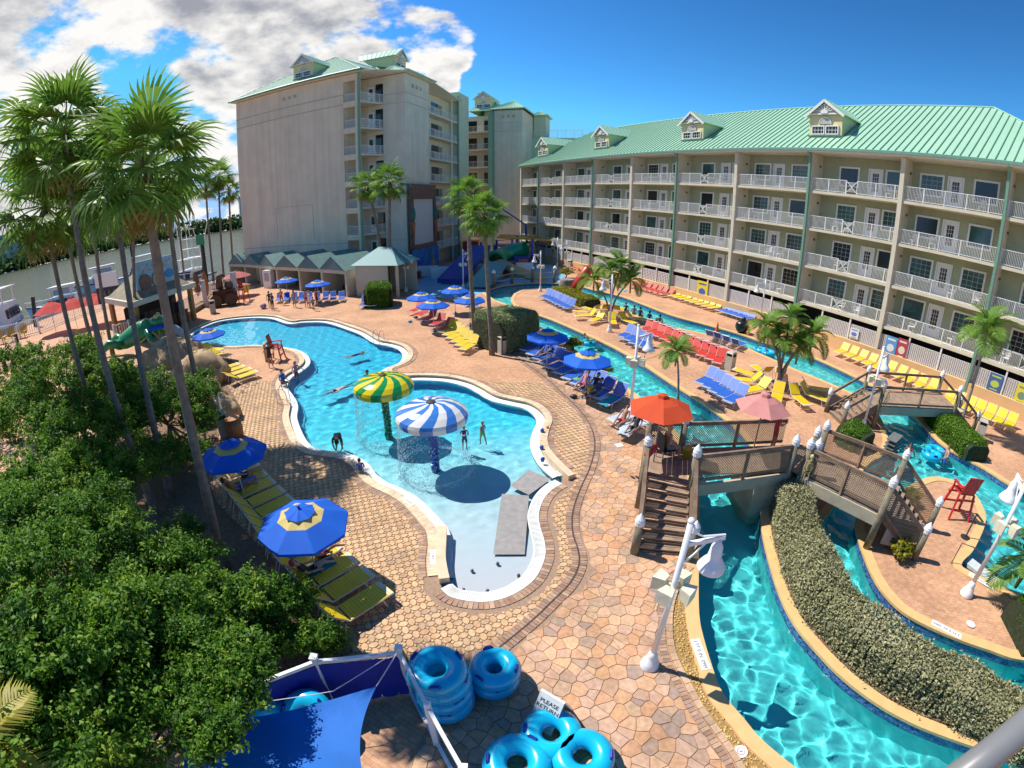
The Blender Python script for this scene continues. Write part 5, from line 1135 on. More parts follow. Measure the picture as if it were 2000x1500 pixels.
row('blue', (1222, 662), (1256, 681), 4, (1195, 675), 'on the near side of the island', 'the far end')
row('red', (1262, 650), (1404, 712), 11, (1238, 665), 'facing the near river channel', 'the far end')
row('red', (1280, 642), (1412, 698), 11, (1310, 633), 'facing the hotel wing', 'the far end')
row('blue', (1378, 752), (1434, 788), 5, (1350, 765), 'on the island above the bridge', 'the far end')
row('blue', (1391, 664), (1407, 668), 2, (1420, 652), 'at the far island bank', 'the left')
row('blue', (1425, 675), (1442, 681), 2, (1455, 663), 'at the far island bank by the tube', 'the left')
FW = -NA
row('red', (1064, 507), (1098, 517), 8, FW, 'by the wall next to the splash pad', 'the far end')
row('red', (1113, 522), (1132, 529), 4, FW, 'by the wall behind the lamp posts', 'the far end')
row('red', (1240, 562), (1302, 580), 7, FW, 'along the peach wall', 'the far end')
row('yellow', (1318, 583), (1396, 607), 8, FW, 'along the peach wall under the yellow poster', 'the far end')
row('blue', (1412, 612), (1462, 628), 6, FW, 'along the peach wall past the yellow ones', 'the far end')
row('yellow', (1642, 694), (1815, 768), 10, FW, 'along the peach wall above the far bridge', 'the far end')
row('yellow', (1848, 788), (1968, 838), 7, FW, 'along the peach wall at the right', 'the bridge')
def ring(c, r, n, a0, a1, where):
    C = gp(*c)
    for i in range(n):
        a = R(a0 + (a1 - a0) * i / (n - 1)); p = C + Vector((math.cos(a), math.sin(a), 0)) * r; place('yellow', (p.x, p.y, 0), a, f'{ORD[i]} yellow lounger clockwise in the ring {where}', f'yellow loungers {where}')
ring((1192, 622), 2.3, 9, 330, 60, 'round the palms near the crotons'); ring((1522, 760), 2.2, 9, 340, 60, 'round the palms near the pink parasol')

# ---- parasols
blue_c = M('canvas_blue', (.004, .15, .80), .75, .10, 1.3, .08, bscale=120, trans=.25); yel_c = M('canvas_yellow', (.74, .58, .20), .75, .05, 2., trans=.25); pole_w = M('pole_white', (.7, .7, .68), .4)
def parasol_proto():
    root = empty('blue_parasol', (0, 0, 0)); n = 8; m = MB()
    def ringp(r, z, sag=0.): return [Vector((r * math.cos(2 * PI * (k + .5) / n), r * math.sin(2 * PI * (k + .5) / n), z)) for k in range(n)]
    def band(m, r0, z0, r1, z1, dz=.0):
        a, b = ringp(r0, z0), ringp(r1, z1)
        for k in range(n):
            q = [a[k], a[(k + 1) % n], b[(k + 1) % n], b[k]]; mid0 = (q[0] + q[1]) / 2 * 1.0; mid1 = (q[2] + q[3]) / 2 - Vector((0, 0, dz)); m.add([q[0], mid0, q[1], q[2], mid1, q[3]], [(0, 1, 4, 5), (1, 2, 3, 4)])
    band(m, .64, 2.56, 1.26, 2.24, .03); band(m, 1.26, 2.24, 1.255, 2.14); m.build('canopy', blue_c, root)
    m = MB(); band(m, .30, 2.69, .645, 2.562, .02); m.build('yellow_band', yel_c, root)
    m = MB(); v = [Vector((0, 0, 2.86))]; c = []
    for k in range(24):
        a = 2 * PI * k / 24; r = .40 + .03 * math.cos(a * 8); c.append(Vector((r * math.cos(a), r * math.sin(a), 2.70 + .012 * math.cos(a * 8))))
    m.add(v + c, [(0, 1 + k, 1 + (k + 1) % 24) for k in range(24)]); m.build('vent_cap', blue_c, root)
    m = MB(); m.cyl((0, 0, 0), (0, 0, 2.84), .024, 8); m.build('pole', pole_w, root); m = MB(); m.ball((0, 0, 2.9), .045, 8, 6); m.build('finial', M('finial_dark', (.03, .04, .10), .4), root)
    for k in range(n):
        a = 2 * PI * (k + .5) / n; m = MB(); m.bar((0, 0, 2.78), (1.24 * math.cos(a), 1.24 * math.sin(a), 2.215), .018, .014); m.build('rib', pole_w, root)
    m = MB(); m.lathe([(.25, 0), (.25, .05), (.12, .09), (.04, .22)], seg=14); m.build('base', M('parasol_base', (.2, .2, .19), .7), root); return root
PB_ = parasol_proto(); first = True
for px, py, lab in [(583, 992, 'large blue and yellow parasol nearest the camera over the yellow loungers'), (447, 860, 'blue and yellow parasol behind the nearest one at the mulch bed'), (558, 540, 'left blue parasol in front of the cabanas'), (619, 546, 'right blue parasol in front of the cabanas'), (405, 640, 'blue parasol overhanging the left end of the pool'), (306, 624, 'blue parasol half hidden behind palm trunks by the white fence'), (822, 569, 'blue parasol behind the red loungers'), (845, 583, 'blue parasol in front over the red loungers'), (888, 557, 'blue parasol at the edge of the splash pad'), (917, 574, 'blue parasol left of the palm trunks at the square hedge'), (1070, 641, 'blue parasol over the far riverside loungers'), (1148, 684, 'blue parasol over the near riverside loungers')]:
    p = gp(px, py, 2.5); loc = (p.x, p.y, 0); rz = random.uniform(0, .7)
    if first: PB_.location = loc; PB_.rotation_euler = (0, 0, .2); o = PB_; first = False; tag(o, lab, 'parasol', 'blue and yellow parasols')
    else: o = dup(PB_, loc, rz, lab, 'blue and yellow parasols'); o['category'] = 'parasol'
    d = (Vector(loc) - Vector((0, 0, 7))).length; f_ = 1.12 if d > 45 else 1.; o.scale = (f_, f_, .875)
def plain_parasol(name, pos, r, h, col, lab, n=6, tilt=0., rise=.5):
    root = empty(name, pos, .3, lab, 'parasol'); m = MB(); mt = M('canvas_' + name + str(int(col[0] * 99)), col, .8, .06, 3., trans=.25); top = Vector((0, 0, h)); rg = [Vector((r * math.cos(2 * PI * k / n), r * math.sin(2 * PI * k / n), h - rise)) for k in range(n)]
    for k in range(n):
        a, b = rg[k], rg[(k + 1) % n]; mid = (a + b) / 2 - Vector((0, 0, .03)); ma, mb_ = a * .5 + top * .5 + Vector((0, 0, .05)), b * .5 + top * .5 + Vector((0, 0, .05)); m.add([top, ma, mb_, a, mid, b], [(0, 1, 2), (1, 3, 4, 2), (2, 4, 5)])
    m.build('canopy', mt, root); m = MB(); m.lathe([(.2, h - .06), (.17, h + .02), (.0, h + .07)], seg=n); m.build('vent_cap', mt, root)
    m = MB(); m.cyl((0, 0, 0), (0, 0, h), .025, 8); m.build('pole', M('pole_grey', (.25, .23, .2), .5), root)
    for k in range(n): m = MB(); m.bar(top - Vector((0, 0, .06)), rg[k] - Vector((0, 0, .015)), .015, .012); m.build('rib', M('pole_grey', (.25, .23, .2)), root)
    return root
plain_parasol('orange_parasol', (4.75, 13.3, 1.42), 1.15, 2.4, (.72, .085, .02), 'faded orange parasol on the bridge landing')
plain_parasol('pink_parasol', (8.62, 13.5, 1.42), 1.05, 2.35, (.72, .30, .27), 'pale pink parasol standing on the bridge')
for px, py, lab in [(110, 616, 'first red parasol on the dock terrace from the left edge'), (152, 610, 'second red parasol on the dock terrace, partly behind a trunk'), (190, 600, 'third red parasol on the dock terrace'), (212, 598, 'fourth red parasol on the dock terrace behind a trunk')]:
    b = gp(px, py + 34); plain_parasol('red_parasol', b, 2.4, 3.9, (.62, .04, .03), lab, 8, rise=1.2)
b = gp(468, 578); plain_parasol('striped_parasol', b, 1.9, 3.2, (.55, .16, .16), 'small faded red parasol over the far lifeguard chair', 8, rise=.7)

# ---- lamp posts
def lamp_post(pos, lab, arm, boxes=True, h=4.37, sc_=1.):
    root = empty('lamp_post', pos, arm, lab, 'lamp post', 'white lamp posts'); root.scale = (sc_,) * 3
    m = MB(); m.lathe([(.22, 0), (.23, .05), (.21, .1), (.215, .14), (.18, .21), (.14, .32), (.11, .4), (.12, .45), (.085, .5), (.06, .6)], seg=18); m.build('base', white_s, root, True)
    m = MB(); m.cyl((0, 0, .55), (0, 0, h), .07, 14, .06); m.lathe([(.07, h - .02), (.075, h), (.05, h + .05), (0, h + .06)], seg=12); m.build('pole', white_s, root, True)
    z = h - .55; m = MB(); m.bar((.05, 0, z), (.78, 0, z + .1), .07, .09); m.tube([(.08, 0, z - .45), (.22, 0, z - .28), (.38, 0, z - .05), (.42, 0, z)], .022, 6); m.tube([(.07, 0, h - .1), (.14, 0, z + .26), (.32, 0, z + .16), (.78, 0, z + .16)], .022, 6); m.build('arm', white_s, root)
    m = MB(); m.lathe([(.29, z - .68), (.295, z - .64), (.22, z - .5), (.15, z - .4), (.135, z - .28), (.12, z - .12), (.07, z - .04), (.05, z + .06)], (.68, 0, 0), 18); m.build('bell_shade', white_s, root, True)
    m = MB(); m.ball((.68, 0, z - .62), .13, 10, 6); m.build('bulb', M('lamp_glass', (.75, .74, .7), .3), root)
    if boxes:
        for k in range(4):
            a = k * PI / 2 + PI / 4; c = Vector((math.cos(a) * .3, math.sin(a) * .3, 2.72)); m = MB(); q = Matrix.Rotation(a, 3, 'Z')
            def P(x, y, zz): return c + q @ Vector((x, y, zz))
            m.add([P(-.12, -.1, -.14), P(-.12, .1, -.14), P(.13, .17, -.2), P(.13, -.17, -.2), P(-.12, -.1, .12), P(-.12, .1, .12), P(.13, .17, .13), P(.13, -.17, .13)], [(3, 2, 1, 0), (4, 5, 6, 7), (0, 1, 5, 4), (1, 2, 6, 5), (2, 3, 7, 6), (3, 0, 4, 7)]); m.bar(c * 1.0 - q @ Vector((.12, 0, 0)), (0, 0, 2.72), .05, .05); m.build('speaker_box', M('speaker_cream', (.72, .68, .52), .55), root)
    return root
for px, py, arm, lab, bx in [(1268, 1300, .0, 'nearest white lamp post standing on the stone paving by the river', True), (1230, 812, .35, 'white lamp post between the blue loungers and the river', True), (1190, 648, 2.7, 'white lamp post on the island beside the ring of yellow loungers', False), (1684, 838, .35, 'white lamp post rising from the island hedge', True), (1886, 1162, .9, 'white lamp post on the lifeguard peninsula', True), (1055, 569, 2.9, 'white lamp post on the far tip of the island', True), (905, 563, .4, 'white lamp post beside the splash pad behind palm trunks', True), (793, 569, .3, 'white lamp post in front of the mural', True), (1088, 520, 2.9, 'white lamp post by the wall behind the splash pad', False), (1106, 531, 2.9, 'white lamp post near the red wall loungers', True), (1483, 640, 2.9, 'white lamp post in front of the wing beside the blue wall loungers', False), (898, 500, .2, 'lamp post far back in the corner of the wing', False)]:
    lamp_post(gp(px, py), lab, arm, bx)

# ---- mushroom fountains
def mushroom(px, py, c1, c2, R_, stem_c, lab, n=9):
    b = gp(px, py, -.2); b.z = floor_z(b.x, b.y); hz = 2.05 - b.z; root = empty('mushroom_fountain', b, 0, lab, 'fountain', 'mushroom fountains')
    prof = [(.16, hz + .50), (.5, hz + .47), (.85, hz + .38), (1.1, hz + .26), (R_ * .97, hz + .10), (R_, hz - .02), (R_ * .98, hz - .20)]
    prof = [(min(r, R_) * 1., z) for r, z in prof]; seg = 108; mm = [MB(), MB()]
    for i in range(len(prof) - 1):
        for k in range(seg):
            def pt(j, q): a = 2 * PI * q / seg + .85 * (1 - prof[j][0] / R_); return (prof[j][0] * math.cos(a), prof[j][0] * math.sin(a), prof[j][1])
            mm[int(k / seg * 2 * n) % 2].add([pt(i, k), pt(i, k + 1), pt(i + 1, k + 1), pt(i + 1, k)][::-1], [(0, 1, 2, 3)])
    for q, c, nm in ((0, c1, 'canopy_stripes'), (1, c2, 'canopy')): mm[q].build(nm, M('gloss_' + lab[:6] + str(q), c, .18, .03, 2., coat=.5), root, True)
    m = MB(); m.lathe([(R_ * .97, hz - .2), (R_ * .3, hz - .12), (.15, hz - .1)], seg=40); m.build('underside', M('under_' + lab[:6], c1, .4), root)
    m = MB(); m.lathe([(.17, hz + .49), (.17, hz + .54), (.06, hz + .56), (0, hz + .56)], seg=20); m.build('hub', M('hub_dark', (.06, .05, .04), .5), root)
    m = MB(); m.cyl((0, 0, -.1), (0, 0, hz + .2), .16, 18); m.build('stem', M('stem_' + lab[:6], stem_c, .3), root, True)
    for k in range(11):
        z = .1 + k * .22; pts = [(.168 * math.cos(a * 2 * PI / 18 + k), .168 * math.sin(a * 2 * PI / 18 + k), z + .05 * math.sin(a * 2 * PI / 18)) for a in range(10)]; m = MB(); m.tube(pts, .028, 5); m.build('stem_stripe', M('stripe_' + lab[:6], c2, .3), root)
    # thin falling water: scattered drops around the rim
    rg = random.Random(px); d = MB()
    for k in range(1500):
        a = rg.gauss(3.6, 1.1) if k % 3 else rg.uniform(0, 6.28); t = rg.random(); z = hz - .2 - t * (hz - .2 + b.z + .18); rr = R_ * .97 + .1 * t + rg.gauss(0, .03); s = rg.uniform(.006, .017); c = Vector((rr * math.cos(a), rr * math.sin(a), z)); d.add([c + Vector((s, 0, 0)), c + Vector((-s * .5, s, 0)), c + Vector((-s * .5, -s, 0)), c + Vector((0, 0, s * 4))], [(0, 1, 3), (1, 2, 3), (2, 0, 3)])
    for k in range(1700):
        a = rg.uniform(0, 6.28); rr = R_ + abs(rg.gauss(0, .16)); s = rg.uniform(.008, .026); c = Vector((rr * math.cos(a), rr * math.sin(a), POOL_Z - b.z + rg.uniform(.0, .05))); d.add([c + Vector((s, 0, 0)), c + Vector((-s * .5, s, 0)), c + Vector((-s * .5, -s, 0)), c + Vector((0, 0, s))], [(0, 1, 3), (1, 2, 3), (2, 0, 3)])
    dm = d.build('water_drops', M('water_drop', (.85, .93, .97), .1, .02), root); dm['kind'] = 'stuff'
mushroom(851, 912, (.78, .76, .70), (.05, .20, .58), 1.36, (.03, .09, .40), 'blue and white swirled mushroom fountain in the shallow pool')
mushroom(759, 846, (.76, .58, .01), (.01, .26, .05), 1.32, (.01, .16, .06), 'green and yellow swirled mushroom fountain farther out in the pool')

# ---- inner tubes
def torus(m, c, R0, r, rot=None, sq=1., a0=0, a1=2 * PI, n=36, seg=14):
    c = Vector(c); v = []; full = abs(a1 - a0) > 6.28; N_ = n if full else n + 1
    for i in range(N_):
        a = a0 + (a1 - a0) * i / n
        for k in range(seg):
            b = 2 * PI * k / seg; p = Vector(((R0 + r * math.cos(b)) * math.cos(a), (R0 + r * math.cos(b)) * math.sin(a), r * sq * math.sin(b))); v.append((rot @ p if rot else p) + c)
    m.add(v, [(i * seg + k, ((i + 1) % N_) * seg + k, ((i + 1) % N_) * seg + (k + 1) % seg, i * seg + (k + 1) % seg) for i in range(n) for k in range(seg)])
def tube_ring(pos, lab, double=0., rz=0., tilt=(0, 0), R0=.40, r=.21, group='cyan inner tubes'):
    root = empty('inner_tube', pos, rz, lab, 'inner tube', group); root.rotation_euler = (tilt[0], tilt[1], rz)
    m = MB()
    for s in ((-1, 1) if double else (0,)): torus(m, (s * double / 2, 0, r), R0, r)
    m.build('ring', vinyl, root, True)
    m = MB(); torus(m, (0, 0, r * 1.0), R0 + r * .98, .012, n=40, seg=6) if not double else None
    if m.v: m.build('seam', M('vinyl_seam', (.008, .30, .60), .35), root)
    ns = 3 if not double else 4
    for k in range(ns):
        a = k * 2 * PI / ns + .6; s = 0 if not double else (double / 2 if math.cos(a) > 0 else -double / 2); c = Vector((s + (R0 + r * .55) * math.cos(a), (R0 + r * .55) * math.sin(a), r + r * .84)); t = Vector((-math.sin(a), math.cos(a), 0)); m = MB(); m.tube([c - t * .1 - Vector((0, 0, .02)), c - t * .07 + Vector((0, 0, .03)), c + t * .07 + Vector((0, 0, .03)), c + t * .1 - Vector((0, 0, .02))], [.03, .034, .034, .03], 7); m.build('handle', vinyl_d, root)
    return root
sA = gp(868, 1365, .2)
for k in range(4): tube_ring((sA.x + random.uniform(-.03, .05) - .02 * k, sA.y + random.uniform(-.03, .03) + .015 * k, .022 + k * .34), ['lowest', 'second from the bottom', 'third from the bottom', 'topmost'][k] + ' cyan tube in the taller stack by the tarp fence', rz=k * .7)
sB = gp(965, 1325, .2)
for k in range(2): tube_ring((sB.x + .02 * k, sB.y, .022 + k * .36), ['bottom', 'top'][k] + ' cyan tube of the two stacked beside the sign', rz=k + .3, R0=.36, r=.20)
tube_ring(gp(1010, 1500, .1) + Vector((0, 0, .0)), 'cyan tube lying at the bottom edge of the picture', rz=.4, R0=.42, r=.23)
tube_ring(gp(1105, 1465, .1), 'double cyan tube lying below the folding sign', double=.78, rz=-.75, R0=.40, r=.22)
tb = gp(597, 1375, 1.0); tube_ring((tb.x, tb.y, .55), 'cyan tube leaning upright inside the blue tarp fence', rz=.2, tilt=(R(38), R(-6)), R0=.36, r=.22)
tb = gp(520, 1390, 1.0); tube_ring((tb.x, tb.y, .4), 'second cyan tube leaning in shade beside the upright one', rz=.3, tilt=(R(30), 0), R0=.36, r=.22)
for px, py, dbl, lab, rz in [(1150, 672, 0, 'cyan tube with a person floating in the near channel', 0), (1218, 572, 0, 'cyan tube floating behind the island palms', 0), (1487, 687, 0, 'cyan tube at the far bank left of the palms', .3), (1500, 692, 0, 'cyan tube stacked beside another at the far bank', 1.), (1822, 888, .72, 'double cyan tube pushed by the wading man', .5)]:
    g = gp(px, py, -.25); tube_ring((g.x, g.y, -.36), lab, double=dbl, rz=rz, R0=.38, r=.2)

# ---- tarp fence, shade sail, folding sign
tarp = M('tarp_blue', (.005, .025, .33), .6, .15, 4., .15); sail_m = M('sail_blue', (.006, .19, .74), .7, .12, 1.5, .25, bscale=9, trans=.3)
fb = [gp(470, 1345, 1.6), gp(615, 1290, 1.6), gp(780, 1272, 1.6), gp(905, 1505, 1.6)]
fence = empty('tarp_fence', (fb[1].x, fb[1].y, 0), 0, 'white framed pen with blue tarp sides holding spare tubes', 'fence'); o_ = fence.location
for i in range(3):
    a, b_ = Vector((fb[i].x, fb[i].y, 0)), Vector((fb[i + 1].x, fb[i + 1].y, 0)); m = MB()
    for z in (1.55, .12): m = MB(); m.bar(a + Vector((0, 0, z)), b_ + Vector((0, 0, z)), .07, .09); m.build('rail', white_s, fence, org=o_)
    if i < 2:
        d = (b_ - a).normalized(); nrm = Vector((-d.y, d.x, 0)); m = MB(); nn = 14; vv = []
        for k in range(nn + 1):
            for z in (.06, .55, 1.05, 1.5): vv.append(a + (b_ - a) * k / nn + Vector((0, 0, z)) - nrm * (.05 + .02 * math.sin(k * 1.9 + z * 3)))
        m.add(vv, [(k * 4 + j, (k + 1) * 4 + j, (k + 1) * 4 + j + 1, k * 4 + j + 1) for k in range(nn) for j in range(3)]); m.build('tarp_panel', tarp, fence, True, org=o_)
for i, p in enumerate(fb):
    m = MB(); m.box((p.x, p.y, .85), (.11, .11, 1.7)); m.box((p.x, p.y, 1.72), (.15, .15, .05)); m.build('post', white_s, fence, org=o_)
p = (fb[2] + fb[3]) / 2; m = MB(); m.box((p.x, p.y, .85), (.11, .11, 1.7)); m.build('post', white_s, fence, org=o_)
m = MB(); q0 = fb[2]; m.tube([(q0.x - .1, q0.y - .05, 1.5), (q0.x + .03, q0.y + .06, 1.62), (q0.x + .12, q0.y - .02, 1.35), (q0.x + .1, q0.y - .06, 1.0)], .035, 6); m.build('yellow_strap', M('strap_gold', (.5, .3, .02), .6), fence, org=o_)
cs = [gp(735, 1340, 2.2), gp(712, 1530, 2.35), gp(345, 1560, 2.6), gp(340, 1420, 2.35)]
sail = empty('shade_sail', (cs[0].x, cs[0].y, 0), 0, 'bright blue shade sail stretched across the lower left corner', 'shade sail'); o_ = sail.location
m = MB(); nn = 16; vv = []
for i in range(nn + 1):
    for j in range(nn + 1):
        u, v = i / nn, j / nn; p = (cs[0] * (1 - u) + cs[1] * u) * (1 - v) + (cs[3] * (1 - u) + cs[2] * u) * v; c = sum(cs, Vector()) / 4; e = .10 * (4 * u * (1 - u) * (abs(v - .5) * 2)**2 + 4 * v * (1 - v) * (abs(u - .5) * 2)**2); p = p + (c - p) * e - Vector((0, 0, .18 * math.sin(PI * u) * math.sin(PI * v))); vv.append(p + Vector((0, 0, .02 * noise.noise(p * 2.))))
m.add(vv, [(i * (nn + 1) + j, (i + 1) * (nn + 1) + j, (i + 1) * (nn + 1) + j + 1, i * (nn + 1) + j + 1) for i in range(nn) for j in range(nn)]); m.build('sail_cloth', sail_m, sail, True, org=o_)
m = MB(); m.tube([cs[0], cs[0] * .5 + fb[2] * .5 + Vector((0, 0, .02)), Vector((fb[2].x, fb[2].y, 1.66))], .012, 6); m.tube([Vector((fb[2].x - .05, fb[2].y, 1.6)), gp(650, 1350, 1.3), gp(480, 1375, 1.2)], .01, 5); m.build('rope', M('rope_white', (.7, .7, .72), .7), sail, org=o_)
sg = gp(1075, 1400); sign = empty('folding_sign', sg, R(-38), 'white folding sign with hand lettering beside the stacked tubes', 'sign')
for s in (-1, 1):
    m = MB(); rt = Matrix.Rotation(R(24) * s, 3, 'X'); m.box((0, s * .2, .45), (.56, .03, .92), rot=rt); m.build('board' if s < 0 else 'back_board', white_p, sign)
_ts = bpy.data.scenes.new('workbench')
def to_mesh(o):                                 # evaluate one object in a scratch scene
    _ts.collection.objects.link(o); vl = _ts.view_layers[0]
    with bpy.context.temp_override(scene=_ts, view_layer=vl):
        vl.update(); me = bpy.data.meshes.new_from_object(o.evaluated_get(vl.depsgraph))
    bpy.data.objects.remove(o); return me
def text_mesh(name, s, size, mat, parent, M4):
    cu = bpy.data.curves.new(name, 'FONT'); cu.body = s; cu.size = size; cu.align_x = 'CENTER'; cu.extrude = .002; tmp = bpy.data.objects.new('tmp', cu); me = to_mesh(tmp); me.materials.clear(); me.materials.append(mat); o = link(bpy.data.objects.new(name, me), parent); o.matrix_local = M4; return o
ink = M('ink_black', (.03, .03, .035), .6)
for k, s in enumerate(['PLEASE', 'RETURN', 'TUBES', 'HERE']):
    zz = .68 - k * .15; mt = Matrix.Translation((0, -.2, .45)) @ Matrix.Rotation(R(-24), 4, 'X') @ Matrix.Translation((0, -.02, zz - .45)) @ Matrix.Rotation(PI / 2, 4, 'X'); text_mesh('lettering', s, .14, ink, sign, mt)
m = MB(); rt = Matrix.Rotation(R(-24), 3, 'X')
for (a, b_) in [((-.15, .08), (.15, .08)), ((.15, .08), (.07, .12)), ((.15, .08), (.07, .04))]: m.bar(Vector((0, -.2, .45)) + rt @ Vector((a[0], -.021, a[1] - .38)), Vector((0, -.2, .45)) + rt @ Vector((b_[0], -.021, b_[1] - .38)), .02, .006)
m.build('arrow', ink, sign)
# ---- depth markers set into the coping
mk = M('marker_white', (.78, .77, .74), .4, .03)
def marker(p0, p1, s, z, lab, size=.11, flip=False):
    a, b_ = gp(*p0, z), gp(*p1, z); c = (a + b_) / 2; d = b_ - a; rz = math.atan2(d.y, d.x); root = empty('depth_marker', (c.x, c.y, z), rz, lab, 'depth marker'); m = MB(); m.box((0, 0, 0), (d.length, size * 1.75, .01)); m.build('tile', mk, root); text_mesh('lettering', s, size, ink, root, Matrix.Translation((0, -size * .35, .006)))
    return root
marker((1357, 1248), (1380, 1308), '3 FT 0 IN  09M', .036, 'white depth marker strip beside the near river channel', .14)
marker((1878, 1244), (1820, 1214), '3 FT 0 IN  09M', .036, 'white depth marker strip on the peninsula coping', .14)
marker((1893, 1120), (1940, 1149), '3 FT 0 IN  09M', .036, 'white depth marker strip by the peninsula steps', .13)
marker((786, 972), (808, 986), '1 FT 6 IN', .046, 'white depth marker on the left pool coping', .1); marker((846, 1103), (846, 1074), '0 IN', .046, 'white depth marker on the raised pool coping', .1); marker((1084, 921), (1094, 929), '0 IN', .046, 'white depth marker at the right end of the pool coping', .1)
marker((660, 888), (690, 897), '2 FT 6 IN', .046, 'white depth marker near the boy in the life vest', .1)
lidp = gp(1447, 1468, .03); m = MB(); m.lathe([(.15, 0), (.15, .012), (0, .014)], (0, 0, 0), 20); o = m.build('skimmer_lid', mk); o.location = lidp; tag(o, 'round white skimmer lid beside the gravel strip', 'lid'); m = MB(); torus(m, (0, 0, .014), .08, .006, n=20, seg=5); m.box((0, 0, .015), (.07, .02, .006)); m.build('print', M('ink_red', (.4, .05, .05), .5), o)
lidp = gp(1896, 1219, .03); o2 = o.copy(); COL.objects.link(o2); o2.location = lidp; tag(o2, 'round white skimmer lid on the peninsula paving', 'lid')
# ---- grey mats, bubblers on the beach entry
for pts, lab in [([(980, 962), (1033, 965), (1025, 1080), (963, 1080)], 'long grey rubber mat on the beach entry'), ([(996, 946), (1033, 915), (1076, 933), (1033, 964)], 'square grey rubber mat turned on the beach entry')]:
    P4 = [gp(x, y, -.08) for x, y in pts]; m = MB(); nx = 8; v = []
    for i in range(nx + 1):
        for j in range(nx + 1):
            u, t = i / nx, j / nx; p = (P4[0] * (1 - u) + P4[1] * u) * (1 - t) + (P4[3] * (1 - u) + P4[2] * u) * t; v.append((p.x, p.y, max(floor_z(p.x, p.y) + .015, POOL_Z + .022)))
    m.add(v, [(i * (nx + 1) + j, i * (nx + 1) + j + 1, (i + 1) * (nx + 1) + j + 1, (i + 1) * (nx + 1) + j) for i in range(nx) for j in range(nx)][::1]); o = m.build('rubber_mat', M('mat_grey', (.33, .31, .30), .8, .12, 5.)); tag(o, lab, 'mat')
for k, (px, py) in enumerate([(922, 1111), (972, 1097), (1013, 1120), (905, 1148), (952, 1150)]):
    g = gp(px, py, -.05); g.z = max(floor_z(g.x, g.y), POOL_Z); m = MB(); m.lathe([(.05, 0), (.05, .05), (.03, .09), (0, .1)], seg=10); o = m.build('bubbler', M('bubbler_grey', (.14, .15, .18), .5)); o.location = g; tag(o, f'{ORD[k]} small dark water jet nozzle on the beach entry floor', 'nozzle', 'beach entry nozzles')
# ---- raised seat walls at the two ends of the coping
for pts, lab in [([(862, 1140), (858, 1120), (855, 1095), (857, 1062), (858, 1037)], 'raised brick seat wall left of the beach entry'), ([(1112, 938), (1092, 920), (1075, 902), (1064, 888)], 'raised brick seat wall right of the beach entry')]:
    pth = [(p.x, p.y) for p in spline([gp(x, y) for x, y in pts], n=3)]; root = empty('seat_wall', gp(*pts[0]), 0, lab, 'wall'); q = [(a - root.location.x, b_ - root.location.y) for a, b_ in pth]; sg_ = sp_
    m = MB(); i_, e_ = offset(q, .05, False), offset(q, -.24, False); ribbon(m, i_, e_, .2, .2); ribbon(m, i_, i_, .2, -.1); ribbon(m, e_, e_, -.0, .2); n_ = len(q); m.add([(*i_[0], .2), (*e_[0], .2), (*e_[0], 0), (*i_[0], 0)], [(0, 1, 2, 3)]); m.add([(*i_[-1], .2), (*e_[-1], .2), (*e_[-1], 0), (*i_[-1], 0)], [(3, 2, 1, 0)]); m.build('cap', coping_m, root)
for k, (px, py) in enumerate([(1059, 837), (1058, 870), (1060, 893)]):
    g = gp(px, py, .2); m = MB(); m.ball((0, 0, .06), .09, 12, 8); m.lathe([(.07, -.04), (.07, .0)], seg=10); o = m.build('spray_ball', M('ball_blue', (.02, .09, .42), .25), smooth=True); o.location = (g.x, g.y, .06); tag(o, f'{["upper", "middle", "lower"][k]} blue ball nozzle on the right pool coping', 'nozzle', 'blue ball nozzles')
g = gp(1069, 838); m = MB(); m.ball((0, 0, .09), .06, 8, 6); m.cyl((0, 0, 0), (.05, 0, .16), .02, 6); o = m.build('toy', M('toy_orange', (.7, .25, .02), .4)); o.location = g; tag(o, 'small orange toy behind the upper blue ball', 'toy')
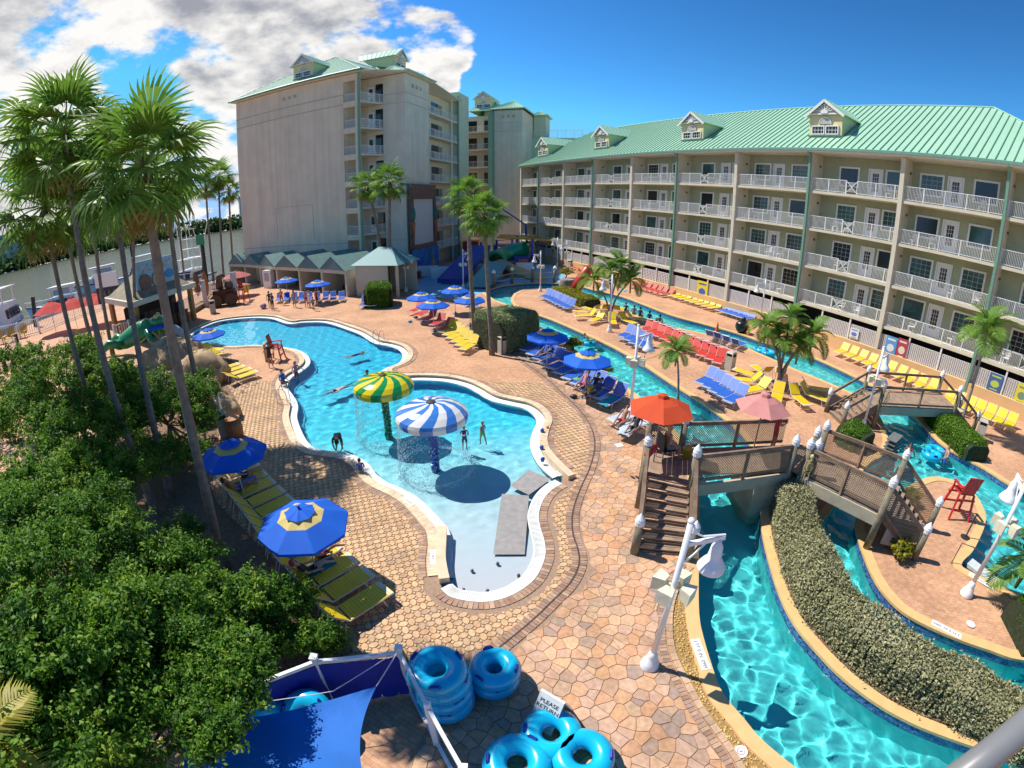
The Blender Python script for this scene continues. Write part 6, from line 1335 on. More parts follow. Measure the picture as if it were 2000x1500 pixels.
# ================================================================== bridges
cap_m = M('cap_white', (.80, .80, .79), .4, .04); net_m = M('net_rope', (.30, .22, .14), .9, .1); beam_m = M('beam_paint', (.52, .45, .32), .8, .12, 2., .2)
def pile(root, p, z0, z1, r=.125, cap=True):
    m = MB(); m.cyl((p[0], p[1], z0), (p[0], p[1], z1), r, 14, r * .93); m.build('post', wood_p, root, True, org=root.location)
    if cap: m = MB(); m.lathe([(r * 1.12, z1 - .06), (r * 1.14, z1 + .10), (r * 1.0, z1 + .12), (r * 1.05, z1 + .16), (0, z1 + .36)], (p[0], p[1], 0), 14); m.build('post_cap', cap_m, root, org=root.location)
def rail_span(root, a, b, za, zb, net=True, mid=1, h=1.0, post=True):
    """top rail, bottom rail, middle posts and a rope net between two points whose deck heights are za, zb"""
    A = Vector((a[0], a[1], za)); B = Vector((b[0], b[1], zb)); up = Vector((0, 0, 1)); o = root.location
    for nm, z, w, hh in (('top_rail', h, .09, .13), ('bottom_rail', .12, .05, .1)): m = MB(); m.bar(A + up * z, B + up * z, w, hh); m.build(nm, wood, root, org=o)
    for k in range(1, mid + 1):
        p = A + (B - A) * k / (mid + 1); m = MB(); m.bar(p - up * .25, p + up * h, .1, .1); m.build('baluster', wood, root, org=o)
    if net:
        n = MB(); L_ = (B - A).length; k = int(L_ / .085); hh = h - .2
        for i in range(-int(hh / .085), k + 1):
            for s in (0, 1):
                t0 = i * .085; t1 = t0 + hh; z0, z1 = (0, hh) if s == 0 else (hh, 0); c0, c1 = max(0, t0), min(L_, t1)
                if c1 <= c0: continue
                f0, f1 = (c0 - t0) / hh, (c1 - t0) / hh; p0 = A + (B - A) * (c0 / L_) + up * (.15 + z0 + (z1 - z0) * f0); p1 = A + (B - A) * (c1 / L_) + up * (.15 + z0 + (z1 - z0) * f1); n.bar(p0, p1, .016, .016)
        n.build('rope_net', net_m, root, org=o)['kind'] = 'stuff'
def deck_boards(root, quad, z, n, gap=.003, name='board', mat=None):
    a, b, c, d = [Vector((q[0], q[1], z)) for q in quad]     # boards run from edge a-d to edge b-c
    for k in range(n):
        t0, t1 = k / n, (k + 1) / n - gap * .6; m = MB()
        p = [a + (b - a) * t0, a + (b - a) * t1, d + (c - d) * t1, d + (c - d) * t0]; m.prism([(q.x, q.y) for q in p], z - .045, z); m.build(name, mat or plank_m, root, org=root.location)
def stair(root, lo, hi, z0, z1, n, rails=True):
    """lo = (left,right) at the foot, hi = (left,right) at the head"""
    l0, r0 = Vector((*lo[0], z0)), Vector((*lo[1], z0)); l1, r1 = Vector((*hi[0], z1)), Vector((*hi[1], z1)); o = root.location
    for a, b in ((l0, l1), (r0, r1)): m = MB(); m.bar(a + Vector((0, 0, -.02)), b + Vector((0, 0, -.12)), .06, .26); m.build('stringer', wood, root, org=o)
    for k in range(n):
        t = (k + .75) / n; a, b = l0 + (l1 - l0) * t, r0 + (r1 - r0) * t; d = (l1 - l0); d.z = 0; d.normalize(); z = z0 + (z1 - z0) * (k + 1) / n - .02
        for q in (-.085, .085): m = MB(); m.bar(Vector((a.x, a.y, z)) + d * q, Vector((b.x, b.y, z)) + d * q, .15, .045); m.build('tread', plank_m, root, org=o)
        m = MB(); m.bar(Vector((a.x, a.y, z - .1)) - d * .17, Vector((b.x, b.y, z - .1)) - d * .17, .03, .07); m.build('riser', wood, root, org=o)
br = empty('wooden_bridge', (7, 12.5, 0), 0, 'near wooden footbridge with rope net railings and white capped posts', 'bridge'); PZ = 1.4
deck_boards(br, [(4.25, 12.5), (9.7, 12.3), (10.6, 14.1), (4.75, 14.2)], PZ, 30); deck_boards(br, [(9.7, 12.3), (11.65, 9.35), (13.6, 10.9), (11.3, 13.6)], PZ - .006, 22)
m = MB(); m.prism([(9.6, 12.3), (10.6, 14.1), (11.3, 13.6)], PZ - .04, PZ - .008); m.build('corner_board', plank_m, br, org=br.location)
for a, b in [((5.65, 11.9), (9.6, 12.25)), ((9.85, 12.1), (11.6, 9.4)), ((6.0, 14.15), (10.5, 14.1)), ((11.4, 13.4), (13.6, 10.95))]: m = MB(); m.bar((a[0], a[1], PZ - .27), (b[0], b[1], PZ - .27), .12, .42); m.build('beam', beam_m, br, org=br.location)
for p, z0, z1 in [((4.25, 12.63), 0, 2.5), ((4.72, 14.15), 0, 2.5), ((6.0, 14.1), -1, 2.5), ((5.62, 11.85), -.2, 2.5), ((9.5, 12.28), -.8, 2.5), ((9.95, 12.02), -.2, 2.5), ((10.25, 11.95), 1.2, 2.5), ((10.9, 12.95), 1.2, 2.45), ((11.55, 13.3), 0, 2.5), ((11.6, 9.4), -.1, 2.5), ((13.6, 10.9), -.9, 2.5)]: pile(br, p, z0, z1)
for p in [(3.62, 10.36), (5.15, 9.9), (13.15, 8.5), (14.98, 9.72)]: pile(br, p, 0, 1.15, .13)
for a, b in [((5.62, 11.85), (9.5, 12.28)), ((6.0, 14.1), (10.3, 14.2)), ((9.95, 12.02), (11.6, 9.4)), ((11.55, 13.3), (13.6, 10.9)), ((4.72, 14.15), (6.0, 14.1)), ((9.5, 12.28), (9.95, 12.02))]: rail_span(br, a, b, PZ, PZ, mid=1 if (Vector(a) - Vector(b)).length > 2 else 0)
stair(br, ((3.75, 10.35), (5.1, 10.05)), ((4.4, 12.6), (5.6, 12.0)), 0., PZ, 8); rail_span(br, (3.62, 10.36), (4.25, 12.63), 0, PZ, True, 0); rail_span(br, (5.15, 9.9), (5.62, 11.85), 0, PZ, True, 0)
stair(br, ((13.3, 8.55), (14.85, 9.65)), ((11.75, 9.5), (13.5, 10.85)), 0., PZ, 7); rail_span(br, (13.15, 8.5), (11.6, 9.4), 0, PZ, True, 0); rail_span(br, (14.98, 9.72), (13.6, 10.9), 0, PZ, True, 0)
m = MB(); m.prism([(8.2, 12.1), (9.6, 12.1), (9.6, 13.9), (8.2, 13.9)], -.9, .95); m.build('abutment', beam_m, br, org=br.location)
b2 = empty('wooden_bridge', (22, 18.5, 0), 0, 'far wooden footbridge in front of the yellow wall loungers', 'bridge')
deck_boards(b2, [(18.7, 17.9), (24.3, 17.2), (25.3, 19.5), (19.5, 20.1)], 1.25, 30)
for a, b in [((18.7, 17.9), (24.3, 17.2)), ((19.5, 20.1), (25.3, 19.5))]: m = MB(); m.bar((a[0], a[1], .98), (b[0], b[1], .98), .14, .45); m.build('beam', beam_m, b2, org=b2.location); rail_span(b2, a, b, 1.25, 1.25, False, 1); 
for p in [(18.7, 17.86), (19.5, 20.1), (25.3, 19.5), (24.28, 17.15)]: pile(b2, p, -.1, 2.35, .13)
for p in [(16.7, 18.1), (16.9, 19.9), (26.0, 16.6), (27.2, 18.9)]: pile(b2, p, 0, 1.1, .13)
stair(b2, ((16.7, 18.1), (16.9, 19.9)), ((18.7, 17.9), (19.4, 20.0)), 0, 1.25, 7); stair(b2, ((26.0, 16.7), (27.1, 18.8)), ((24.35, 17.2), (25.3, 19.4)), 0, 1.25, 6)
for a, b in [((16.7, 18.1), (18.7, 17.86)), ((16.9, 19.9), (19.5, 20.1)), ((26.0, 16.6), (24.28, 17.15)), ((27.2, 18.9), (25.3, 19.5))]: rail_span(b2, a, b, 0.05, 1.25, False, 0)
m = MB(); m.box((24.9, 18.4, .35), (1.6, 2.2, 1.2), .2); m.build('abutment', beam_m, b2, org=b2.location)
# ---- skeletons hung on the posts
bone = M('bone', (.62, .50, .24), .7, .15, 8.)
def skeleton(pos, rz, lab, h=1.35):
    root = empty('skeleton_decoration', pos, rz, lab, 'skeleton'); k = h / 1.6
    m = MB(); m.ball((0, 0, 1.5 * k), .1 * k, 10, 8, (.85, 1, 1.15)); m.box((0, -.05 * k, 1.40 * k), (.09 * k, .1 * k, .06 * k)); m.build('skull', bone, root)
    m = MB(); m.tube([(0, 0, 1.38 * k), (0, .02, 1.1 * k), (0, .03, .85 * k)], .025 * k, 6); m.build('spine', bone, root)
    for i in range(7):
        z = (1.28 - i * .055) * k; w = (.12 + .04 * math.sin(i * .55)) * k; m = MB(); m.tube([(0, .04 * k, z), (w, .02 * k, z - .01), (w * .9, -.09 * k, z - .03 * k), (.02 * k, -.11 * k, z - .03 * k)], .011 * k, 5); m.tube([(0, .04 * k, z), (-w, .02 * k, z - .01), (-w * .9, -.09 * k, z - .03 * k), (-.02 * k, -.11 * k, z - .03 * k)], .011 * k, 5); m.build('rib', bone, root)
    m = MB(); m.tube([(-.15 * k, 0, .86 * k), (-.06 * k, -.03, .78 * k), (.06 * k, -.03, .78 * k), (.15 * k, 0, .86 * k)], .035 * k, 6); m.build('pelvis', bone, root)
    for s in (-1, 1):
        m = MB(); m.tube([(s * .04 * k, 0, 1.33 * k), (s * .19 * k, 0, 1.31 * k)], .016 * k, 5); m.tube([(s * .19 * k, 0, 1.31 * k), (s * .24 * k, .0, 1.02 * k), (s * .23 * k, -.06 * k, .75 * k)], [.022 * k, .018 * k, .014 * k], 5); m.build('arm', bone, root)
        for q in range(4): m = MB(); m.tube([(s * .23 * k, -.06 * k, .75 * k), (s * (.21 + q * .015) * k, -.08 * k, .64 * k)], .007 * k, 4); m.build('finger', bone, root)
        m = MB(); m.tube([(s * .09 * k, 0, .8 * k), (s * .11 * k, -.03 * k, .42 * k), (s * .1 * k, .02 * k, .08 * k)], [.028 * k, .022 * k, .016 * k], 6); m.tube([(s * .1 * k, .02 * k, .08 * k), (s * .12 * k, -.12 * k, .02 * k)], .02 * k, 5); m.build('leg', bone, root)
skeleton((9.98, 11.8, .95), -.2, 'yellow plastic skeleton tied to the near bridge post'); skeleton((18.85, 17.62, 1.0), -.3, 'yellow plastic skeleton tied to the far bridge post', 1.2)
# ---- lifeguard chairs, bins, ladders, small things
def lifeguard_chair(pos, rz, lab, h=1.45):
    root = empty('lifeguard_chair', pos, rz, lab, 'lifeguard chair'); w = .36
    for s in (-1, 1):
        for x0, x1 in ((.42, .28), (-.5, -.3)): m = MB(); m.bar((x0, s * (w + .12), 0), (x1, s * w, h), .08, .08); m.build('leg', red_p, root)
        m = MB(); m.bar((-.34, s * w, h + .28), (.36, s * w, h + .28), .12, .05); m.bar((.28, s * w, h), (.3, s * w, h + .28), .06, .06); m.build('armrest', red_p, root)
    for k in range(5): m = MB(); m.box((-.28 + k * .145, 0, h + .02), (.12, 2 * w, .03)); m.build('seat_slat', red_p, root)
    for k in range(5): m = MB(); y = -w + .09 + k * (2 * w - .18) / 4; m.bar((-.3, y, h), (-.52, y, h + .85), .12, .03, up=(1, 0, 0)); m.build('back_slat', red_p, root)
    for z in (.4, .85): m = MB(); m.box((.4 - z * .08, 0, z), (.1, 2 * w + .2, .05)); m.build('step', red_p, root); m = MB(); m.box((-.46 + z * .1, 0, z), (.05, 2 * w + .16, .07)); m.build('brace', red_p, root)
    return root
lifeguard_chair(gp(1862, 1003), 1.2, 'red wooden lifeguard chair on the peninsula', 1.05); lifeguard_chair(gp(543, 703), .15, 'red wooden lifeguard chair on the point of the pool deck', .95); lifeguard_chair(gp(478, 590), -.3, 'red wooden lifeguard chair near the cabanas', 1.7)
m = MB(); m.box((0, 0, .62), (.12, .7, 1.2)); g = gp(521, 704); o = m.build('rescue_board', M('board_tan', (.55, .42, .16), .6, .1)); o.location = g; o.rotation_euler = (0, 0, .4); tag(o, 'tan rescue board standing behind the pool lifeguard chair', 'board')
m = MB(); m.box((0, 0, 1.4), (.1, 1.0, .9)); g = gp(484, 586); o = m.build('rescue_board', M('board_yellow', (.72, .68, .05), .6, .1)); o.location = g; tag(o, 'bright yellow board on the lifeguard chair near the cabanas', 'board')
bin_m = M('bin_beige', (.50, .46, .38), .6, .08, 2.); 
def bin_(pos, rz, lab, k=1.):
    root = empty('litter_bin', pos, rz, lab, 'litter bin', 'beige litter bins'); root.scale = (k,) * 3; m = MB(); m.box((0, 0, .45), (.52, .52, .9)); m.build('body', bin_m, root)
    for x in (-.23, .23):
        for y in (-.23, .23): m = MB(); m.box((x, y, 1.0), (.06, .06, .2)); m.build('hood_post', bin_m, root)
    m = MB(); m.box((0, 0, .98), (.40, .40, .16)); m.build('opening', dark_in, root); m = MB(); m.add([(-.27, -.27, 1.1), (.27, -.27, 1.1), (.27, .27, 1.1), (-.27, .27, 1.1), (-.2, -.2, 1.2), (.2, -.2, 1.2), (.2, .2, 1.2), (-.2, .2, 1.2)], [(3, 2, 1, 0), (4, 5, 6, 7), (0, 1, 5, 4), (1, 2, 6, 5), (2, 3, 7, 6), (3, 0, 4, 7)]); m.build('hood', bin_m, root)
for px, py, lab, k in [(981, 690, 'beige litter bin beside the right leaning palm', 1.), (1424, 722, 'beige litter bin at the end of the red island loungers', 1.), (1910, 858, 'beige litter bin by the right riverbank hedge', 1.), (441, 850, 'white topped litter bin beside the barrel', 1.), (1114, 525, 'small litter bin by the peach wall', 1.1), (417, 612, 'grey litter bin by the white fence', 1.2)]: bin_(gp(px, py), .6, lab, k)
g = gp(462, 856); m = MB(); root = empty('barrel', g, 0, 'orange brown wooden barrel beside the litter bin', 'barrel'); m.lathe([(.34, 0), (.40, .3), (.42, .5), (.40, .75), (.35, 1.0), (.33, 1.0)], seg=20); m.build('staves', M('barrel_wood', (.30, .13, .05), .6, .2, 6., .3), root, True); m = MB(); m.lathe([(.36, 1.0), (.36, 1.03), (0, 1.03)], seg=20); m.build('lid', M('barrel_lid', (.55, .24, .09), .5, .1), root)
for z in (.2, .8): m = MB(); torus(m, (0, 0, z), .395, .012, n=24, seg=5); m.build('hoop', M('hoop_iron', (.08, .07, .06), .5), root)
g = gp(440, 838); g2 = above(428, 765, g); m = MB(); m.bar((0, 0, 0), (0, 0, g2.z), .13, .13); o = m.build('white_post', white_p); o.location = g; tag(o, 'white square post standing in front of the artificial rock', 'post')
def ladder(pos, rz, lab):
    root = empty('pool_ladder', pos, rz, lab, 'pool ladder')
    for s in (-.28, .28): m = MB(); m.tube([(-.45, s, 0), (-.44, s, .55), (-.3, s, .8), (-.05, s, .8), (.1, s, .55), (.14, s, -.6)], .022, 7); m.build('rail', chrome, root)
    for z in (-.18, -.42): m = MB(); m.box((.14, 0, z), (.08, .54, .03)); m.build('step', chrome, root)
ladder(gp(737, 668), -2.0, 'steel ladder at the right side of the deep pool'); ladder(gp(560, 783), 0.2, 'steel handrail ladder at the left side of the pool')
def handrail(a, b, lab, z0=.85):
    A, B = gp(*a), gp(*b, -.3); root = empty('handrail', A, 0, lab, 'handrail'); d = B - A; m = MB(); m.tube([(0, 0, 0), (0, 0, z0), d * .25 + Vector((0, 0, z0)), d * .8 + Vector((0, 0, z0 * .55)), d + Vector((0, 0, -.3))], .02, 7); m.build('tube', M('rail_dark', (.12, .10, .09), .4), root)
handrail((1858, 1100), (1945, 1130), 'bent metal handrail at the peninsula steps'); handrail((1270, 690), (1255, 712), 'metal handrail at the island bank'); handrail((373, 640), (392, 645), 'thin handrail at the left end of the pool'); handrail((1800, 812), (1772, 812), 'thin handrail under the far bridge')
sp0 = empty('pool_steps', gp(1905, 1125, -.3), 0, 'pale submerged steps at the peninsula', 'steps')
for k in range(3):
    P4 = [gp(x, y, 0) - gp(1905, 1125, 0) for x, y in [(1880 + k * 6, 1100 - k * 6), (1945 + k * 6, 1150 - k * 6), (1957 + k * 6, 1140 - k * 6), (1892 + k * 6, 1090 - k * 6)]]; m = MB(); m.prism([(p.x, p.y) for p in P4], -1., .10 - k * .18); m.build('step', M('step_pale', (.6, .66, .64), .6), sp0)
for px, py, lab, c, k in [(1400, 648, 'left orange traffic cone beside the black bag', (.75, .13, .02), 1.), (1461, 655, 'right orange traffic cone beside the black bag', (.75, .13, .02), 1.)]:
    g = gp(px, py); root = empty('traffic_cone', g, 0, lab, 'traffic cone'); m = MB(); m.box((0, 0, .02), (.42, .42, .04)); m.build('base', M('cone_o', c, .5), root); m = MB(); m.lathe([(.17, .04), (.03, .8), (.0, .8)], seg=14); m.build('cone', M('cone_o', c, .5), root)
g = gp(1448, 650); m = MB(); rg = random.Random(2)
m.ball((0, 0, .55), .6, 16, 12, (1, .85, 1.0)); m.v = [tuple(Vector(p) * (1 + .18 * noise.noise(Vector(p) * 3.1)) + Vector((0, 0, 0))) for p in m.v]; m.ball((.05, 0, 1.15), .22, 8, 6); o = m.build('rubbish_bag', M('bag_black', (.015, .015, .017), .3), smooth=True); o.location = g; tag(o, 'large black rubbish bag between two orange cones', 'bag')
for px, py, z, c, lab in [(1340, 893, 1.42, (.72, .50, .02), 'yellow bucket on the bridge landing'), (1152, 768, .36, (.72, .42, .02), 'yellow tote bag on a blue lounger')]:
    g = gp(px, py, z); root = empty('bucket', g, 0, lab, 'bucket'); m = MB(); m.lathe([(.13, 0), (.17, .36), (.18, .36), (.155, .33), (.0, .3)], seg=16); m.build('pail', M('pail_yellow', c, .4), root, True); m = MB(); m.tube([(.17, 0, .34), (.13, 0, .45), (0, 0, .5), (-.13, 0, .45), (-.17, 0, .34)], .008, 5); m.build('handle', white_s, root)
g = gp(1209, 870); m = MB(); m.box((0, 0, .015), (.32, .28, .03)); o = m.build('drain_cover', mk); o.location = g; o.rotation_euler = (0, 0, .3); tag(o, 'small white square plate on the stone paving by the stair', 'plate')
for k, dx in enumerate((-4, 5)):
    g = gp(1240 + dx, 934); m = MB(); m.lathe([(.1, 0), (.1, .025), (0, .03)], seg=12); m.v = [(p[0] * .5, p[1] * 1.2, p[2]) for p in m.v]; o = m.build('sandal', M('sandal_black', (.02, .02, .02), .7)); o.location = g + Vector((0, 0, .02)); o.rotation_euler = (0, 0, .5); tag(o, ['left', 'right'][k] + ' black sandal lying on the paving by the stair', 'sandal', 'pair of black sandals')
g = gp(1885, 1050); root = empty('queue_post', g, 0, 'thin dark queue post on the peninsula', 'post'); m = MB(); m.lathe([(.2, 0), (.2, .03), (.05, .06)], seg=16); m.build('base', M('iron_dark', (.03, .03, .03), .5), root); m = MB(); m.cyl((0, 0, .05), (0, 0, 1.0), .03, 8); m.build('pole', M('iron_dark', (.03, .03, .03), .5), root)
gq = gp(1715, 820); fx = empty('black_crate_stack', (17.3, 14.9, 0), .4, 'stack of grey plastic racks beside the island hedge', 'rack')
for k in range(5): m = MB(); m.box((0, 0, .22 + k * .2), (1.15, .5, .05), .03 * k); m.build('rack_tray', M('rack_grey', (.16, .18, .17), .5), fx)
# plaque on the peninsula stair
pq = empty('notice_sign', (12.6, 9.0, .0), R(-32), 'grey panel with printed notice under the bridge stair rail', 'sign'); m = MB(); m.box((0, 0, .75), (1.2, .04, 1.1)); m.build('panel', M('notice_grey', (.42, .39, .36), .6), pq); m = MB()
for r_ in range(6): m.box((.02 * r_, -.024, 1.12 - r_ * .15), (.85 - .1 * (r_ % 3), .006, .06))
m.build('print', ink, pq)
# ---- artificial rock and frog slide
rock_m = M('rock_tan', (.50, .35, .19), .85, .25, 1.4, .5, col2=(.30, .19, .10), bscale=7)
def rock(name, px, r, lab, scl=(1, 1, 1), z=0., seed=0):
    g = gp(*px); m = MB(); m.ball((0, 0, 0), 1, 36, 24, scl)
    def dsp(p):
        p = Vector(p); q = p * 1.6 + Vector((seed * 3.1, seed, 0)); d = 1 + .22 * noise.noise(q) + .12 * abs(noise.noise(q * 2.3)) - .13 * max(0, .12 - abs(noise.noise(q * 1.3 + Vector((5, 1, 2))))) / .12; return p * r * d
    m.v = [tuple(dsp(p)) for p in m.v]; o = m.build(name, rock_m, None, True); o.location = g + Vector((0, 0, z)); return tag(o, lab, 'rock')
rock('artificial_rock', (395, 745), 1.75, 'tall tan artificial rock hump behind the near shrub', (1.1, .9, .95), .2, 1); rock('artificial_rock', (432, 815), 1.15, 'tan artificial rock lobe beside the white post', (1, .9, 1.0), .1, 2); rock('artificial_rock', (345, 705), 2.3, 'long low tan artificial rock under the frog slide', (1.3, .9, .7), .1, 3); rock('artificial_rock', (405, 790), 1.2, 'shaded artificial rock between hump and lobe', (1, 1, 1.05), .2, 5)
frog_m = M('frog_green', (.03, .28, .10), .3, .12, 2., coat=.3)
fc = gp(275, 690); frog = empty('frog_slide', fc, math.atan2(.5, 1), 'green frog shaped water slide on the rocks by the palms', 'slide')
m = MB(); m.tube([(-2.0, 0, .9), (-1.2, 0, 1.25), (0, 0, 1.7), (1.1, 0, 2.1), (1.7, 0, 2.3)], [.35, .75, .95, .8, .45], 16, sq=.75); m.build('body', frog_m, frog, True); m = MB(); m.ball((2.1, 0, 2.45), .62, 18, 12, (1.3, 1.1, .7)); m.build('head', frog_m, frog, True)
for s in (-1, 1):
    m = MB(); m.ball((2.1, s * .42, 2.85), .2, 10, 8); m.build('eye', M('frog_eye', (.6, .55, .15), .3), frog, True)
    m = MB(); m.tube([(1.1, s * .6, 1.9), (1.5, s * 1.15, 1.2), (1.9, s * .95, .5), (2.4, s * 1.1, .35)], [.3, .24, .17, .12], 10); m.build('front_leg', frog_m, frog, True)
    m = MB(); m.tube([(-1.4, s * .5, 1.1), (-2.2, s * 1.2, 1.5), (-3.4, s * 1.0, .7), (-4.3, s * 1.3, .45)], [.42, .36, .22, .12], 10); m.build('hind_leg', frog_m, frog, True)
    for q in (-.3, 0, .3): m = MB(); m.tube([(-4.2, s * 1.3, .45), (-4.8, s * 1.3 + q, .35)], [.1, .05], 6); m.build('toe', frog_m, frog, True)
m = MB(); m.tube([(1.9, 0, 2.2), (3.4, .2, 1.5), (4.6, .1, .4)], [.4, .36, .36], 12, sq=.4); m.build('tongue_chute', M('frog_tongue', (.5, .5, .48), .4), frog, True)
# ---- cabanas in front of the tower
cab_roof = M('cabana_roof', (.14, .25, .23), .7, .1, 1.5, .1); cab_w = M('cabana_wall', (.62, .57, .42), .8, .06, 1.)
cpx = [(453, 551), (482, 553), (512, 558), (544, 563), (588, 568), (632, 573), (681, 580)]
cg = [gp(x, y) for x, y in cpx]
for k in range(6):
    a, b = cg[k], cg[k + 1]; d = (b - a); w = d.length; d.normalize(); nrm = Vector((-d.y, d.x, 0)); h = 2.9; deep = min(9., max(3.6, (TC - (a + b) / 2).dot(NB_) - .3)); root = empty('cabana', a, math.atan2(d.y, d.x), f'{ORD[k]} cream cabana from the left along the tower wall', 'cabana', 'cabanas along the tower')
    m = MB(); m.box((w / 2, deep - .05, h / 2), (w, .1, h)); m.build('back_wall', cab_w, root)
    for x, nm in ((.08, 'side_wall'), (w - .08, 'side_wall')):
        if k < 5 and x > 1: continue
        m = MB(); m.box((x, deep / 2, h / 2), (.12, deep - .1, h)); m.build(nm, cab_w, root)
    m = MB(); m.box((.12, .0, h / 2), (.3, .3, h)); m.build('pillar', cab_w, root)
    if k == 5: m = MB(); m.box((w - .12, 0, h / 2), (.3, .3, h)); m.build('pillar', cab_w, root)
    m = MB(); m.box((w / 2, 0, h - .2), (w, .2, .45)); m.build('lintel', cab_w, root)
    rp = h + 1.5; q = [(0, -.3, h), (w, -.3, h), (w, deep, h), (0, deep, h)]; m = MB(); m.add(q + [(w / 2, -.3, rp), (w / 2, deep, rp)], [(1, 2, 5, 4), (3, 0, 4, 5)]); m.build('roof', cab_roof, root)
    m = MB(); m.wall([(0, h), (w, h), (w / 2, rp - .02)], (0, -.2, 0), (1, 0, 0), (0, 0, 1), .06); m.build('gable', M('gable_teal', (.12, .20, .19), .7, .08), root)
    m = MB(); m.box((w / 2, 2.6, .45), (w * .6, 1.0, .5)); m.box((w / 2, 3.1, .9), (w * .6, .25, .7)); m.build('bench', M('bench_dark', (.04, .045, .06), .7), root)
g = gp(757, 572); root = empty('cabana', g, TA, 'single cream cabana with teal roof under the palm trunks', 'cabana'); m = MB(); m.box((0, 2.2, 1.7), (5.2, .12, 3.4)); m.box((-2.5, 0, 1.7), (.2, 4.4, 3.4)); m.box((-.6, -2.1, 1.7), (4.0, .15, 3.4)); m.build('wall', cab_w, root); m = MB(); m.box((2.5, -2.1, 1.7), (.25, .25, 3.4)); m.build('pillar', cab_w, root); m = MB(); q = [(-2.9, -2.6, 3.4), (2.9, -2.6, 3.4), (2.9, 2.6, 3.4), (-2.9, 2.6, 3.4)]; m.add(q + [(-.8, 0, 5.1), (.8, 0, 5.1)], [(0, 1, 5, 4), (1, 2, 5), (2, 3, 4, 5), (3, 0, 4)]); m.build('roof', M('roof_teal', (.10, .27, .28), .6, .1), root)
g = gp(527, 562); m = MB(); m.box((0, 0, 1.2), (1.5, .8, 2.4)); root = empty('notice_cabinet', g, TA, 'white cabinet standing between two cabanas', 'cabinet'); m.build('box', white_p, root); m = MB(); m.box((0, -.42, 1.5), (.8, .04, 1.1)); m.build('vent', M('vent_grey', (.45, .47, .5), .6), root)
g = gp(705, 585); m = MB(); m.wall([(0, 0), (5, 0), (4.6, 2.4), (.6, .7)], (0, 0, 0), (1, 0, 0), (0, 0, 1), .15); root = empty('sloping_sign', g, 1.2, 'sloping blue sign panel at the end of the cabanas', 'sign'); m.build('board', M('panel_blue', (.02, .08, .35), .5, .2), root)
# ---- screen board and mural on the bay wall
fr_m = M('driftwood', (.22, .13, .10), .85, .25, 3., .3)
sc_c = TC + DB * 5.35 + NB_ * 7.0; root = empty('film_screen', (sc_c.x, sc_c.y, 0), TA + PI / 2, 'large blank screen in a driftwood frame above the mural', 'screen'); m = MB(); m.box((0, 0, 7.2), (6.2, .15, 6.4)); m.build('screen', M('screen_grey', (.55, .58, .58), .6, .03), root)
m = MB(); m.box((0, -.15, 11.2), (7.4, .4, 2.0)); m.build('top_board', fr_m, root); m = MB(); m.box((0, -.15, 3.8), (7.4, .35, .6)); m.build('bottom_board', fr_m, root)
for s in (-1, 1): m = MB(); m.box((s * 3.5, -.12, 7.3), (.7, .35, 7.4)); m.build('side_post', fr_m, root); m = MB(); m.ball((s * 3.5, -.35, 8.2), .55, 10, 8, (.8, .5, 1.8)); m.build('parrot', M('parrot_teal', (.02, .16, .13), .6), root, True); m = MB(); m.tube([(s * 3.5, -.35, 7.2), (s * 3.55, -.4, 5.4)], [.3, .12], 8); m.build('tail', M('parrot_tail', (.5, .15, .04), .6), root, True)
mu = empty('mural', (sc_c.x, sc_c.y, 0), TA + PI / 2, 'blue underwater mural with sandcastle and crab', 'mural'); m = MB(); m.box((.2, -.25, 1.75), (8.0, .2, 3.4)); m.build('panel', M('mural_blue', (.012, .10, .42), .6, .3, .9, col2=(.02, .26, .55)), mu)
for nm, c, pts in [('sandcastle', (.55, .38, .14), [(1.3, .1), (3.0, .1), (2.9, 1.2), (2.6, 1.3), (2.5, 2.1), (2.2, 2.7), (1.95, 2.1), (1.85, 1.3), (1.4, 1.1)]), ('crab', (.5, .12, .03), [(-1.5, .2), (.6, .2), (.8, .7), (.3, 1.0), (-.3, .8), (-.9, 1.1), (-1.4, .8)]), ('fish', (.06, .12, .6), [(-2.8, 1.6), (-1.6, 1.3), (-.6, 1.8), (-1.4, 2.4), (-2.6, 2.3)]), ('weed', (.03, .25, .2), [(.6, 1.8), (1.1, 3.2), (1.9, 3.3), (1.4, 2.2)])]: m = MB(); m.wall(pts, (0, -.36, 0), (1, 0, 0), (0, 0, 1), .02); m.build(nm, M('mural_' + nm, c, .6, .3, 2.), mu)
# ---- water play structure on the splash pad
pb_ = M('play_blue', (.02, .12, .48), .35, .1); pg = M('play_green', (.01, .30, .14), .3, .08, coat=.3); pr_ = M('play_red', (.34, .03, .04), .4, .12); py_ = M('play_yellow', (.72, .38, .03), .45, .1)
pl0 = gp(985, 520); play = empty('play_structure', pl0, 0, 'blue and red water play tower with a yellow tipping roof', 'playground'); play.scale = (1, 1, .46)
def PX(px, py): return gp(px, py) - pl0
posts = [(966, 520), (990, 525), (1010, 512), (1040, 520), (970, 505), (1015, 500), (940, 512), (1000, 497)]
for k, q in enumerate(posts): p = PX(*q); m = MB(); m.cyl(p, p + Vector((0, 0, 9.2 if k in (2, 3, 5) else 7.0)), .2, 8); m.build('post', pb_, play)
def pbox(nm, a, b, z0, z1, mt): p, q = PX(*a), PX(*b); c = (p + q) / 2; m = MB(); m.box((c.x, c.y, (z0 + z1) / 2), (abs(q.x - p.x), max(3, abs(q.y - p.y)), z1 - z0)); return m.build(nm, mt, play)
pbox('platform', (940, 512), (1040, 506), 2.6, 2.9, pb_); pbox('upper_platform', (965, 508), (1010, 503), 5.0, 5.25, pb_)
